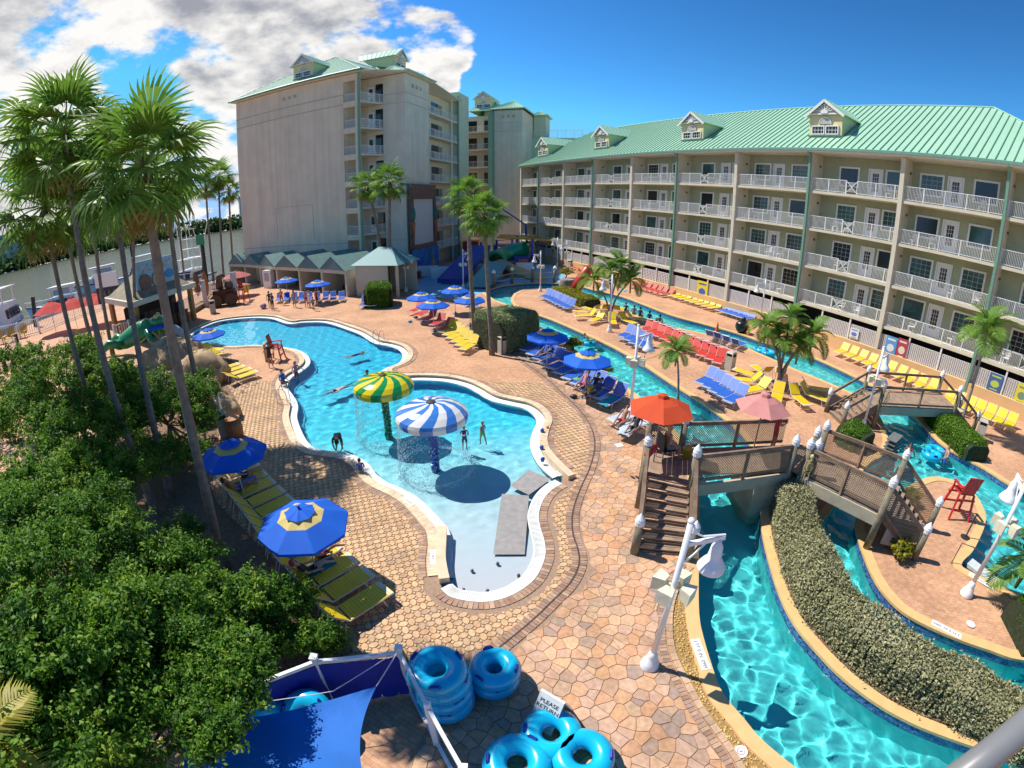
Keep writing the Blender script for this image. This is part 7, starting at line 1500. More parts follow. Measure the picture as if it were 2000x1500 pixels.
c = PX(1020, 510); m = MB(); m.add([(c.x - 4, c.y - 3.5, 8.6), (c.x + 4.6, c.y - 4.4, 8.0), (c.x + 5, c.y + 2.5, 8.2), (c.x - 3.6, c.y + 3, 8.8), (c.x - 4, c.y - 3.5, 8.9), (c.x + 4.6, c.y - 4.4, 8.3), (c.x + 5, c.y + 2.5, 8.5), (c.x - 3.6, c.y + 3, 9.1)], [(3, 2, 1, 0), (4, 5, 6, 7), (0, 1, 5, 4), (1, 2, 6, 5), (2, 3, 7, 6), (3, 0, 4, 7)]); m.build('yellow_roof', py_, play)
for a, b, z0, z1 in [((966, 520), (990, 525), 4.4, 4.6), ((966, 520), (990, 525), 6.6, 6.8), ((990, 525), (1040, 520), 3.8, 4.0), ((970, 505), (1015, 500), 6.6, 6.8), ((1010, 512), (1040, 520), 6.4, 6.6)]: p, q = PX(*a), PX(*b); m = MB(); m.bar((p.x, p.y, z0), (q.x, q.y, z1), .22, .22); m.build('rail', pb_, play)
p = PX(1005, 505); m = MB(); m.tube([(p.x - 3.4, p.y, 19.6), (p.x - 2.6, p.y, 20.4), (p.x - 1.9, p.y, 19.6), (p.x - 1.9, p.y, 18), (p.x + 1.8, p.y - .5, 12.5), (p.x + 2.0, p.y - .5, 6)], .2, 8); m.build('overhead_pipe', pb_, play, True)
c = PX(968, 530); ts = empty('tube_slide', pl0 + c, 0, 'green tube slide mouth at the front of the play tower', 'slide'); m = MB(); torus(m, (0, 0, 1.5), 1.15, .3, rot=Matrix.Rotation(PI / 2, 3, 'X'), n=24, seg=10); m.build('mouth', pg, ts, True)
m = MB(); m.tube([(0, .2, 1.5), (.8, 2.5, 1.9), (2.6, 3.4, 2.5), (4.2, 2.6, 3.0)], [1.25, 1.2, 1.1, 1.0], 16, cap=False); m.build('tube', pg, ts, True)
a = PX(975, 538); b = PX(935, 565); d = (b - a).normalized(); n_ = Vector((-d.y, d.x, 0)); m = MB(); vv = []
for t in range(9):
    f = t / 8; p = a + (b - a) * f; z = 3.4 * (1 - f)**1.3 + .5
    for u, dz in ((-1.5, .6), (-1.1, .05), (0, -.05), (1.1, .05), (1.5, .6)): vv.append(p + n_ * u + Vector((0, 0, z + dz)))
m.add(vv, [(t * 5 + k, (t + 1) * 5 + k, (t + 1) * 5 + k + 1, t * 5 + k + 1) for t in range(8) for k in range(4)]); m.build('slide_chute', M('chute_teal', (.05, .38, .38), .3, .1), play, True)
pbox('red_cylinder', (915, 515), (940, 512), 3.4, 5.4, pr_); pbox('red_panel', (905, 505), (935, 503), 1.0, 6.4, pr_); pbox('navy_screen', (1003, 527), (1032, 522), .2, 4.2, M('play_navy', (.01, .04, .30), .4)); pbox('red_net', (1012, 525), (1030, 524), 1.2, 3.4, M('play_orange', (.62, .12, .06), .5))
c = PX(1018, 545); m = MB(); m.tube([(c.x - 3.2, c.y + 4, 3.8), (c.x - 1, c.y + 2, 2.2), (c.x + 1.8, c.y, .5), (c.x + 2.8, c.y - .4, .4)], 1.0, 10, sq=.45); m.build('yellow_slide', M('play_tan', (.55, .38, .12), .4), play, True); m = MB(); m.box((c.x - 3.4, c.y + 1.6, 1.2), (1.6, 2.4, 2.4), .3); m.build('bucket_tub', M('play_tan', (.55, .38, .12)), play)
c = PX(1048, 508); m = MB(); m.cyl((c.x, c.y, 5.6), (c.x + 2.6, c.y, 5.6), .8, 12); m.bar((c.x - 4, c.y, 4.6), (c.x + 1, c.y, 4.6), .2, .2); m.build('tipping_bucket', M('play_sky', (.05, .30, .60), .4), play)
st = empty('blue_red_steps', gp(880, 540), TA, 'low white and dark red blocks stepping across the splash pad', 'play blocks')
for k, (x, y, w_, h_, mt) in enumerate([(-4.5, -2, 2.2, .9, pr_), (-3.5, 0, 3.2, 1.3, white_p), (-.5, -1.2, 3.0, 1.4, white_p), (1, .8, 3.4, 1.3, pr_), (3.8, 2.0, 3.0, 1.4, white_p), (6, 3.6, 3.4, 1.6, pr_), (8.4, 5, 2.6, 1.4, white_p)]): m = MB(); m.box((x, y, h_ / 2), (w_, 1.0, h_), .3); m.build('block', mt, st)
bs = empty('blue_slide', gp(915, 545), .2, 'dark blue open slide left of the green tube', 'slide'); m = MB(); m.add([(-4, -3, .2), (-1, -4, .2), (3.4, 4, 3.2), (.8, 4.6, 3.2), (-4, -3, .7), (-1, -4, .7), (3.4, 4, 3.8), (.8, 4.6, 3.8)], [(3, 2, 1, 0), (4, 5, 6, 7), (0, 1, 5, 4), (1, 2, 6, 5), (2, 3, 7, 6), (3, 0, 4, 7)]); m.build('chute', M('play_navy', (.01, .04, .30), .4), bs)
fp = empty('rope_fence', gp(1000, 556), 0, 'line of capped wooden posts with ropes edging the splash pad', 'fence'); fpx = [(964, 563), (1000, 556), (1040, 553), (1084, 553)]
for q in fpx: g = gp(*q, 0) + Vector((0, .5, 0)); pile(fp, (g.x, g.y), 0, 1.7, .2)
for a, b in zip(fpx, fpx[1:]):
    A, B = gp(*a) + Vector((0, .5, 0)), gp(*b) + Vector((0, .5, 0))
    for z in (.7, 1.3): m = MB(); m.tube([A + Vector((0, 0, z)), (A + B) / 2 + Vector((0, 0, z - .15)), B + Vector((0, 0, z))], .04, 5); m.build('rope', M('rope_pale', (.6, .58, .5), .8), fp, org=fp.location)
g = gp(1108, 572); root = empty('stone_pot', g, 0, 'big round stone planter base behind the crotons', 'planter'); m = MB(); m.lathe([(1.0, 0), (.95, .7), (.78, 1.3), (.82, 1.5), (.6, 1.5)], seg=18); m.build('pot', M('stone_grey', (.34, .30, .27), .9, .3, 3., .6), root, True)
g = gp(1130, 580); root = empty('rocket_toy', g, 0, 'tilted red and white toy float behind the palms', 'float'); m = MB(); m.tube([(-.4, 0, .6), (.2, 0, 1.8), (.9, 0, 2.9), (1.2, 0, 3.4)], [.55, .62, .5, .1], 14); m.build('body', M('float_red', (.62, .05, .04), .35), root, True); m = MB(); m.tube([(-.7, 0, .05), (-.4, 0, .62)], [.45, .57], 14); m.build('tail', white_p, root, True)
# ================================================================== left background: terrace, bar, boats, far buildings
def rail_fence(pts, h, lab, pitch=.28, name='white_fence'):
    root = empty(name, pts[0], 0, lab, 'fence'); o = root.location
    for a, b in zip(pts, pts[1:]):
        L_ = (b - a).length; n = max(1, round(L_ / 4.5))
        for k in range(n):
            p, q = a + (b - a) * k / n, a + (b - a) * (k + 1) / n; m = MB(); d = (q - p)
            for z in (h - .05, .15): m.bar(p + Vector((0, 0, z)), q + Vector((0, 0, z)), .1, .1)
            c = int(d.length / pitch)
            for i in range(c + 1): m.bar(p + d * i / c + Vector((0, 0, .1)), p + d * i / c + Vector((0, 0, h)), .05, .05)
            m.build('panel', rail_m, root, org=o)
            m = MB(); m.box((p.x, p.y, h / 2 + .05), (.2, .2, h + .1)); m.build('post', rail_m, root, org=o)
    return root
rail_fence([gp(-20, 672), gp(40, 660), gp(78, 650), gp(130, 628), gp(200, 604), gp(240, 592)], 1.9, 'long white dock railing along the canal')
rail_fence([gp(228, 668), gp(257, 657), gp(330, 628), gp(372, 606), gp(395, 595)], 1.6, 'white railing between the bar terrace and the pool')
rail_fence([gp(400, 592), gp(412, 575), gp(445, 566)], 1.6, 'short white railing beside the grey bin near the cabanas')
wr = empty('walkway_railing', gp(10, 715), 0, 'dark posted ramp railing at the left edge', 'railing'); o_ = wr.location
wp = [gp(-25, 745), gp(12, 722), gp(40, 690), gp(48, 684)]
for p in wp[:3]: m = MB(); m.box((p.x, p.y, 1.0), (.3, .3, 2.2)); m.build('post', M('post_dark', (.05, .05, .06), .7), wr, org=o_)
for a, b in zip(wp[:2], wp[1:3]):
    m = MB(); railing(m, (a.x, a.y), (b.x, b.y), .1, 1.7, .3, 9); m.build('railing', M('rail_grey', (.5, .5, .52), .5), wr, org=o_)
# bar pavilion
thatch = M('shingle_tan', (.34, .28, .19), .9, .2, 1.2, .4, bscale=5)
C0, C1, C2 = gp(205, 586, 3.6), gp(258, 596, 3.6), gp(380, 556, 3.6); C3 = C0 + C2 - C1; cen = (C0 + C2) / 2; apx = above(292, 512, Vector((cen.x, cen.y, 0)))
bar = empty('bar_pavilion', (cen.x, cen.y, 0), 0, 'open dockside bar under a tan hipped roof behind the palm trunks', 'pavilion'); o_ = bar.location
ap_ = Vector((cen.x, cen.y, apx.z)); m = MB(); cs4 = [C0, C1, C2, C3]
for k in range(4): m.add([cs4[k], cs4[(k + 1) % 4], ap_], [(0, 1, 2)])
m.build('roof', thatch, bar, org=o_)
m = MB()
for k in range(4): m.bar(cs4[k], cs4[(k + 1) % 4], .3, .5)
m.build('eave_board', M('eave_pale', (.62, .58, .46), .7), bar, org=o_)
for k in range(4): p = cs4[k].lerp(cen, .12); m = MB(); m.cyl((p.x, p.y, 0), (p.x, p.y, 3.5), .3, 8); m.build('post', M('bar_post', (.45, .24, .08), .7, .2), bar, org=o_)
b0, b1, b2_ = C0.lerp(cen, .3), C1.lerp(cen, .3), C2.lerp(cen, .3)
for a, b in ((b0, b1), (b1, b2_)): m = MB(); m.bar((a.x, a.y, .6), (b.x, b.y, .6), .9, 1.2); m.build('counter', M('bar_wood', (.24, .11, .05), .6, .2), bar, org=o_)
m = MB(); m.box((cen.x, cen.y, 1.4), (5, 5, 2.6), .6); m.build('dark_bar_interior', dark_in, bar, org=o_)  # dark box standing in for the shade under the bar roof
for k in range(9):
    p = b1.lerp(b2_, k / 8) + (b1 - cen).normalized() * 1.5; m = MB(); m.cyl((p.x, p.y, .0), (p.x, p.y, 1.3), .12, 6); m.box((p.x, p.y, 1.4), (.9, .9, .16)); m.box((p.x + .2, p.y - .3, 2.0), (.8, .1, 1.0)); m.build('stool', M('stool_black', (.02, .02, .025), .6), bar, org=o_)
sgn = C1.lerp(C2, .42).lerp(ap_, .42); nrm = (C2 - C1).cross(ap_ - C1).normalized(); d_ = (C2 - C1).normalized(); rz = math.atan2(d_.y, d_.x)
bs_ = empty('bar_sign', sgn + Vector((nrm.x, nrm.y, 0)) * .8, rz, 'pale blue bar sign with two round barrel ends on the roof', 'sign'); m = MB(); m.box((0, 0, .9), (5.4, .2, 2.6)); m.build('board', M('sign_pale', (.42, .58, .68), .6, .15, 1.5), bs_)
for x, c in ((-1.6, (.25, .14, .10)), (.1, (.55, .42, .25))): m = MB(); m.lathe([(.75, -.12), (.75, .12), (.6, .14), (0, .14)], (x, -.2, .2), 18, Matrix.Rotation(PI / 2, 3, 'X')); m.build('barrel_end', M('barrel_end' + str(x), c, .7), bs_)
m = MB(); m.box((.0, -.12, 1.5), (4.4, .06, .7)); m.build('faded_band', M('sign_band', (.6, .7, .74), .6, .4, 6.), bs_); m = MB(); m.wall([(.95 + .7 * math.cos(2 * PI * k / 12), .45 + .4 * math.sin(2 * PI * k / 12)) for k in range(12)], (.9, -.12, 0), (1, 0, 0), (0, 0, 1), .05); m.build('blue_splash', M('sign_blue', (.03, .30, .60), .5), bs_)
p = gp(214, 586, 3); sg2 = empty('menu_board', (p.x, p.y, 3.4), .2, 'white and dark board on the left corner of the bar roof', 'sign'); m = MB(); m.box((0, 0, 1.9), (3.2, .15, 1.6)); m.build('upper_half', white_p, sg2); m = MB(); m.box((0, 0, .2), (3.2, .15, 1.8)); m.build('lower_half', M('menu_dark', (.05, .05, .05), .7, .3), sg2)
for k in range(4): m = MB(); m.ball((-1.1 + k * .7, -.12, .2), .3, 8, 6, (.8, .3, 2)); m.build('figure', M('menu_fig', (.15, .13, .11), .7), sg2)
# boats
hull_w = M('gelcoat', (.78, .79, .80), .25, .04, .3); glass_b = M('boat_glass', (.05, .06, .08), .08, .2)
def boat(px, py, L_, W_, H_, rz, lab, kind='cruiser', z=-1.0):
    g = gp(px, py, z); root = empty('motor_yacht' if kind != 'sport' else 'sport_fishing_boat', g, rz, lab, 'boat')
    secs = []; N_ = 10
    for i in range(N_ + 1):
        t = i / N_; w = W_ / 2 * (1 - max(0, (t - .45) / .55)**2.2) if t > .45 else W_ / 2 * (.9 + .1 * t / .45); sh = H_ * (.75 + .35 * t**2); x = -L_ / 2 + L_ * t; secs.append([(x, -w * .82, -.2), (x + .06 * L_ * t * t, -w, sh), (x + .06 * L_ * t * t, w, sh), (x, w * .82, -.2)])
    m = MB(); v = [p for s in secs for p in s]; m.add(v, [(i * 4 + k, (i + 1) * 4 + k, (i + 1) * 4 + k + 1, i * 4 + k + 1) for i in range(N_) for k in range(3)] + [(3, 2, 1, 0)]); m.build('hull', hull_w, root, True)
    m = MB(); m.tube([secs[i][1] for i in range(N_ + 1)] + [secs[i][2] for i in range(N_, -1, -1)], .07 * H_, 5); m.build('rub_rail', M('rub_dark', (.08, .10, .16), .5), root)
    cl, cw = L_ * (.5 if kind != 'house' else .8), W_ * .78; cx = -.04 * L_; ch = H_ * (.9 if kind != 'house' else 1.5); m = MB(); m.add([(cx - cl / 2, -cw / 2, H_ * .7), (cx + cl / 2, -cw * .42, H_ * .7), (cx + cl / 2, cw * .42, H_ * .7), (cx - cl / 2, cw / 2, H_ * .7), (cx - cl / 2, -cw * .46, H_ * .7 + ch), (cx + cl * .32, -cw * .4, H_ * .7 + ch), (cx + cl * .32, cw * .4, H_ * .7 + ch), (cx - cl / 2, cw * .46, H_ * .7 + ch)], [(3, 2, 1, 0), (4, 5, 6, 7), (0, 1, 5, 4), (1, 2, 6, 5), (2, 3, 7, 6), (3, 0, 4, 7)]); m.build('cabin', hull_w, root)
    for s in (-1, 1):
        for k in range(4): m = MB(); m.box((cx - cl * .38 + k * cl * .2, s * cw * .472, H_ * .7 + ch * .55), (cl * .16, .06, ch * .4)); m.build('window', glass_b, root)
    m = MB(); m.add([(cx + cl * .50, -cw * .38, H_ * .72 + ch * .15), (cx + cl * .50, cw * .38, H_ * .72 + ch * .15), (cx + cl * .36, cw * .36, H_ * .7 + ch * .9), (cx + cl * .36, -cw * .36, H_ * .7 + ch * .9)], [(0, 1, 2, 3)]); m.build('windscreen', glass_b, root)
    zt = H_ * .7 + ch; hh = H_ * .95
    for x in (-.42, .2):
        for s in (-1, 1): m = MB(); m.cyl((cx + x * cl, s * cw * .4, zt), (cx + x * cl, s * cw * .4, zt + hh), .05 * H_, 6); m.build('stanchion', white_s, root)
    m = MB(); m.box((cx - cl * .1, 0, zt + hh), (cl * .85, cw * 1.0, .1 * H_)); m.build('hard_top', hull_w, root)
    if kind == 'sport':
        for lv in range(3):
            w0 = cw * (.42 - .07 * lv); z0 = zt + hh + lv * hh * .95
            for x in (-.3, .12):
                for s in (-1, 1): m = MB(); m.cyl((cx + x * cl * (1 - .15 * lv), s * w0, z0), (cx + x * cl * (.85 - .15 * lv), s * w0 * .8, z0 + hh * .95), .035 * H_, 5); m.build('tower_leg', white_s, root)
            m = MB(); m.box((cx - cl * .08, 0, z0 + hh * .95), (cl * .4, w0 * 1.9, .05 * H_)); m.build('tower_deck', white_s, root)
        for s in (-1, 1): m = MB(); m.cyl((cx, s * cw * .5, zt), (cx - cl * .4, s * cw * 1.1, zt + hh * 5.5), .04 * H_, 5); m.build('outrigger', white_s, root)
        m = MB(); m.ball((cx, 0, zt + hh * 4.1), .22 * H_, 8, 6); m.build('radar', white_s, root, True)
    elif kind == 'cruiser':
        m = MB(); m.box((cx - cl * .1, 0, zt + hh * .45), (cl * .5, cw * .8, hh * .5)); m.build('flybridge', M('fly_lav', (.55, .56, .68), .5), root)
    m = MB(); P_ = [secs[i][1] for i in range(6, 11)] + [secs[i][2] for i in range(10, 5, -1)]; m.tube([(p[0], p[1], p[2] + .5 * H_) for p in P_], .03 * H_, 5)
    for p in P_: m.cyl(p, (p[0], p[1], p[2] + .5 * H_), .025 * H_, 5)
    m.build('bow_rail', white_s, root); return root
boat(20, 655, 9.6, 4.8, 2.22, 2.2, 'white houseboat cut off by the left edge', 'house'); boat(122, 610, 12.6, 4.1, 1.78, R(-152), 'white motor yacht moored behind the first red parasol'); boat(196, 566, 14.8, 4.4, 2.00, R(-118), 'white motor yacht left of the bar pavilion'); boat(285, 545, 11.8, 4.1, 1.78, R(-90), 'white boat top showing above the bar roof', 'house'); boat(375, 560, 12.6, 4.4, 1.92, R(-84), 'white sport fishing boat with tall tower right of the bar', 'sport')
for px, py, ty, c, lab in [(262, 500, 470, (.55, .03, .03), 'pile with red triangular channel marker'), (408, 548, 462, (.02, .25, .10), 'pile with green square channel marker')]:
    g = gp(px, py + 30, -1); t = above(px, ty, g); root = empty('channel_marker', g, 0, lab, 'channel marker'); m = MB(); m.cyl((0, 0, 0), (0, 0, t.z - g.z), .3, 8); m.build('pile', M('pile_black', (.04, .04, .04), .8), root); m = MB(); h_ = .75; m.wall([(-h_, 0), (h_, 0), (0, 2.2 * h_)] if c[0] > .3 else [(-h_, 0), (h_, 0), (h_, 2 * h_), (-h_, 2 * h_)], (0, -.35, t.z - g.z - 1), (1, 0, 0), (0, 0, 1), .08); m.build('day_mark', M('mark' + str(c[0]), c, .5), root)
for k, (px, py, ty) in enumerate([(72, 652, 580), (398, 560, 508)]):
    g = gp(px, py, -1); t = above(px - 8 if k == 0 else px, ty, g); m = MB(); m.cyl((0, 0, 0), t - g, .3, 8); o = m.build('mooring_pile', M('pile_black', (.04, .04, .04), .8)); o.location = g; tag(o, ['black mooring pile beside the left moored yacht', 'black mooring pile beside the sport fishing boat'][k], 'pile')
def adirondack(pos, rz, c, lab, k=1.6):
    root = empty('slatted_chair', pos, rz, lab, 'chair'); root.scale = (k,) * 3; mt = M('slat' + str(int(c[0] * 100)), c, .6, .1)
    for i in range(5): m = MB(); m.bar((-.25, -.24 + i * .12, .28), (-.55, -.26 + i * .13, 1.0), .1, .03, up=(1, 0, 0)); m.build('back_slat', mt, root)
    for i in range(5): m = MB(); m.box((-.2 + i * .13, 0, .34 - .0 * i), (.11, .55, .03)); m.build('seat_slat', mt, root)
    for s in (-1, 1): m = MB(); m.box((.1, s * .36, .55), (.75, .12, .03)); m.build('armrest', mt, root); m = MB(); m.box((.38, s * .33, .27), (.09, .04, .54)); m.build('leg', mt, root)
adirondack(gp(22, 668), -1., (.62, .36, .03), 'yellow slatted chair on the dock at the left'); adirondack(gp(46, 660), -1., (.62, .18, .02), 'orange slatted chair on the dock at the left'); adirondack(gp(4, 672), -1., (.60, .38, .10), 'tan slatted chair at the very left edge of the dock')
g = gp(443, 596); root = empty('rum_cart', g, .3, 'dark red wooden cart stacked with barrels by the far lifeguard chair', 'cart'); m = MB(); m.box((0, 0, 1.1), (2.6, 1.6, 1.6)); m.build('body', M('cart_red', (.13, .035, .02), .8, .3, 3.), root)
for x in (-.9, .9): m = MB(); m.lathe([(.75, -.1), (.75, .1), (.2, .12), (0, .12)], (x, -.95, .75), 14, Matrix.Rotation(PI / 2, 3, 'X')); m.build('wheel', M('cart_wheel', (.10, .06, .035), .8), root)
m = MB(); m.tube([(-.6, 0, 2.0), (-.5, 0, 3.4), (.1, 0, 3.6)], [.45, .4, .2], 8); m.ball((.6, .1, 2.3), .6, 10, 8); m.build('figure', M('cart_fig', (.22, .13, .10), .8, .4, 4.), root, True); m = MB(); m.box((1.2, .1, 2.6), (.7, .3, 2.2), .2); m.build('white_panel', M('cart_white', (.6, .58, .55), .7), root)
for px, py, c, lab in [(407, 596, (.45, .15, .03), 'upright orange surfboard on the white gate'), (390, 596, (.2, .08, .03), 'brown surfboard leaning by the gate')]:
    g = gp(px, py); m = MB(); m.ball((0, 0, 2.6), 1.5, 12, 10, (.33, .08, 1.0)); o = m.build('surfboard', M('surf' + str(c[0]), c, .4), None, True); o.location = g; tag(o, lab, 'surfboard')
g = gp(403, 600); root = empty('shower_post', g, 0, 'white shower column beside the grey bin', 'shower'); m = MB(); m.box((0, 0, 1.6), (.5, .3, 3.2)); m.build('column', white_p, root); m = MB(); m.lathe([(.25, 0), (.1, .2), (.05, .25)], (0, -.5, 2.8), 10); m.bar((0, 0, 3.0), (0, -.5, 3.02), .06, .06); m.build('shower_head', chrome, root)
rk = gp(348, 618); m = MB(); m.box((0, 0, .25), (12, 1.2, .5)); o = m.build('planter_wall', M('planter_brown', (.28, .18, .12), .9, .2)); o.location = gp(365, 617); o.rotation_euler = (0, 0, math.atan2((gp(395, 600) - gp(345, 630)).y, (gp(395, 600) - gp(345, 630)).x)); tag(o, 'low brown planter kerb in front of the terrace railing', 'kerb')
# far buildings
def far_block(c, w, d, h, rz, cols, lab, fl, nb, roof=None):
    root = empty('far_building', c, rz, lab, 'building'); m = MB(); m.box((0, 0, h / 2), (w, d, h)); m.build('wall', M('far_wall' + lab[:9], cols, .8, .08, .05), root)
    for i in range(fl):
        for k in range(nb): m = MB(); m.box((-w / 2 + w * (k + .5) / nb, -d / 2 - .1, h * (i + .5) / fl), (w / nb * .6, .5, h / fl * .5)); m.build('window', M('far_window', (.10, .13, .18), .3), root)
        m = MB(); m.box((0, -d / 2 - 1, h * i / fl + .3), (w, 2, .5)); m.build('balcony', M('far_balcony', (.55, .57, .6), .7), root)
    m = MB()
    if roof: m.add([(-w * .54, -d * .6, h), (w * .54, -d * .6, h), (w * .54, d * .6, h), (-w * .54, d * .6, h), (-w * .3, 0, h + roof), (w * .3, 0, h + roof)], [(0, 1, 5, 4), (1, 2, 5), (2, 3, 4, 5), (3, 0, 4)])
    else: m.box((0, 0, h + .6), (w * 1.02, d * 1.02, 1.2))
    m.build('roof', M('far_roof', (.30, .29, .28), .8), root)
far_block((-640, 420, 0), 90, 40, 42, 1.0, (.42, .48, .55), 'blue grey apartment block on the far bank at the left edge', 6, 9); far_block((-560, 480, 0), 60, 30, 20, .9, (.6, .62, .64), 'low white apartment block beyond the left palms', 3, 7); far_block((-350, 640, 0), 80, 30, 40, .6, (.5, .55, .62), 'blue grey block showing between the tower palms', 7, 7); far_block((-260, 655, 0), 50, 26, 26, .5, (.62, .6, .56), 'cream house with hipped roof left of the tower', 3, 5, 8); far_block((-300, 660, 0), 40, 26, 20, .5, (.55, .5, .45), 'tan house with hipped roof beyond the far bank', 2, 4, 8)
# ---- handrail of the balcony the picture was taken from
ra, rb = Vector(ray(1880, 1512)) * 1.05 + Vector((0, 0, CAM_H)), Vector(ray(2005, 1412)) * 1.12 + Vector((0, 0, CAM_H)); dr = (rb - ra)
hr = empty('balcony_handrail', ra - dr * .6, 0, 'grey metal handrail crossing the bottom right corner', 'handrail'); m = MB(); m.tube([Vector((0, 0, 0)), dr * 1.0, dr * 3.4], .027, 14); m.build('tube', M('rail_satin', (.20, .20, .205), .4, .06), hr, True)
for t in (2.6, 3.3): m = MB(); m.tube([dr * t, dr * t - Vector((0, 0, .9))], .018, 8); m.build('upright', M('rail_satin', (.42, .42, .43)), hr, True)

# ================================================================== balcony chairs
def patio_chair():
    root = empty('patio_chair', (0, 0, 0)); m = MB(); m.box((0, 0, .42), (.48, .46, .04)); m.build('seat', white_p, root)
    m = MB()
    for k in range(5): m.bar((-.22, -.18 + k * .09, .44), (-.32, -.18 + k * .09, .88), .03, .03)
    m.bar((-.32, -.2, .88), (-.32, .2, .88), .05, .06); m.build('backrest', white_p, root)
    for x in (-.2, .2):
        for y in (-.2, .2): m = MB(); m.bar((x, y, 0), (x, y, .42), .04, .04); m.build('leg', white_p, root)
    for s in (-1, 1): m = MB(); m.bar((-.25, s * .25, .64), (.2, s * .25, .64), .06, .03); m.build('armrest', white_p, root)
    return root
pc = None; WM = Matrix.Translation(wing.location) @ Matrix.Rotation(wing.rotation_euler.z, 4, 'Z')
FLN = ['lowest', 'second', 'third', 'top']
for n_, (i, k, s, y, z, a) in enumerate(CHAIR_SPOTS):
    if i < 3: continue
    if n_ % 2 and i < 6: continue
    p = WM @ Vector((s, y, z + .01)); q_ = [c[2] for c in CHAIR_SPOTS if c[:2] == (i, k)]; sd_ = '' if i < 6 else ('left ' if s == min(q_) else 'right ')
    lab = f'{sd_}white patio chair on the {FLN[k]} balcony floor, {ORD[len(SC) - 2 - i]} bay from the right'
    if pc is None: pc = patio_chair(); o = pc; o.location = p; o.rotation_euler = (0, 0, a)
    else: o = dup(pc, p, a)
    tag(o, lab, 'chair', f'white chairs on balcony {i} {k}')

# ================================================================== people
def smat(n, c, r=.6): return M('cloth_' + n, c, r, .08, 6.)
SK = [M('skin_a', (.52, .29, .19), .5, .06), M('skin_b', (.40, .20, .11), .5, .06), M('skin_c', (.58, .36, .26), .5, .06)]
HAIRM = dict(dark=M('hair_dark', (.03, .02, .015), .6), blond=M('hair_blond', (.45, .30, .12), .6), brown=M('hair_brown', (.10, .055, .03), .6))
def pose(kind):
    """joint positions of an adult 1.7 m tall; x = to the person's left, -y = forward"""
    J = dict(pel=(0, 0, .94), bel=(0, .01, 1.10), che=(0, .0, 1.30), nec=(0, .015, 1.46), hea=(0, -.005, 1.58), top=(0, -.005, 1.66))
    for s, n in ((-1, 'l'), (1, 'r')):
        J['sh' + n] = (s * .17, .01, 1.40); J['el' + n] = (s * .24, .03, 1.13); J['wr' + n] = (s * .25, -.05, .90); J['ha' + n] = (s * .25, -.08, .82)
        J['hi' + n] = (s * .095, 0, .88); J['kn' + n] = (s * .11, -.02, .48); J['an' + n] = (s * .12, .02, .08); J['to' + n] = (s * .14, -.13, .035)
    if kind == 'walk':
        for s, n in ((-1, 'l'), (1, 'r')): J['kn' + n] = (s * .1, -.12 * s, .49); J['an' + n] = (s * .1, -.16 * s + .08, .09); J['to' + n] = (s * .12, -.16 * s - .06, .035); J['wr' + n] = (s * .28, .14 * s - .1, .93); J['ha' + n] = (s * .28, .18 * s - .14, .86)
    if kind == 'arms':
        for s, n in ((-1, 'l'), (1, 'r')): J['el' + n] = (s * .3, -.02, 1.2); J['wr' + n] = (s * .38, -.2, 1.12); J['ha' + n] = (s * .4, -.28, 1.1)
    if kind == 'hold':
        for s, n in ((-1, 'l'), (1, 'r')): J['el' + n] = (s * .26, -.05, 1.14); J['wr' + n] = (s * .12, -.24, 1.2); J['ha' + n] = (s * .06, -.3, 1.24)
    if kind in ('sit', 'recline', 'sitlong'):
        dz = -.86
        for k in list(J): J[k] = (J[k][0], J[k][1], J[k][2] + dz)
        for s, n in ((-1, 'l'), (1, 'r')):
            if kind == 'sit': J['kn' + n] = (s * .13, -.42, .06); J['an' + n] = (s * .13, -.45, -.36); J['to' + n] = (s * .13, -.58, -.4); J['wr' + n] = (s * .2, -.22, .18); J['ha' + n] = (s * .18, -.3, .14)
            else: J['kn' + n] = (s * .12, -.40, .22 if s < 0 else .06); J['an' + n] = (s * .12, -.72 if s < 0 else -.8, .05); J['to' + n] = (s * .13, -.8 if s < 0 else -.86, .16 if s > 0 else .04); J['wr' + n] = (s * .22, -.2, .14); J['ha' + n] = (s * .2, -.28, .1)
        if kind == 'recline':
            def lean(p, a=R(38)): x, y, z = p; z0 = .08; return (x, y + (z - z0) * math.sin(a), z0 + (z - z0) * math.cos(a))
            for k in ('bel', 'che', 'nec', 'hea', 'top', 'shl', 'shr', 'ell', 'elr'): J[k] = lean(J[k])
    if kind == 'bend':
        def bnd(p, a=R(-95)): x, y, z = p; y0, z0 = 0, .94; return (x, y0 + (y - y0) * math.cos(a) + (z - z0) * math.sin(a), z0 + (z - z0) * math.cos(a) - (y - y0) * math.sin(a))
        for k in ('bel', 'che', 'nec', 'hea', 'top', 'shl', 'shr'): J[k] = bnd(J[k])
        for s, n in ((-1, 'l'), (1, 'r')): J['el' + n] = (s * .2, -.44, .62); J['wr' + n] = (s * .12, -.46, .38); J['ha' + n] = (s * .08, -.47, .3)
    if kind == 'swim':
        for s, n in ((-1, 'l'), (1, 'r')): J['el' + n] = (s * .3, 0, 1.55); J['wr' + n] = (s * .3, -.05, 1.8); J['ha' + n] = (s * .3, -.06, 1.9); J['kn' + n] = (s * .13, .04, .48); J['an' + n] = (s * .15, .02, .1); J['to' + n] = (s * .15, .04, -.08)
        for k in list(J): x, y, z = J[k]; J[k] = (x, -(z - .94), -y * 1.0)        # prone, head towards -y, back up
    return J
RAD = dict(pel=(.135, .10), bel=(.12, .09), che=(.145, .10), nec=(.05, .05), hea=(.082, .095), top=(.07, .08), sh=(.055, .055), el=(.04, .04), wr=(.028, .028), ha=(.034, .02), hi=(.085, .085), kn=(.056, .056), an=(.036, .036), to=(.04, .025))
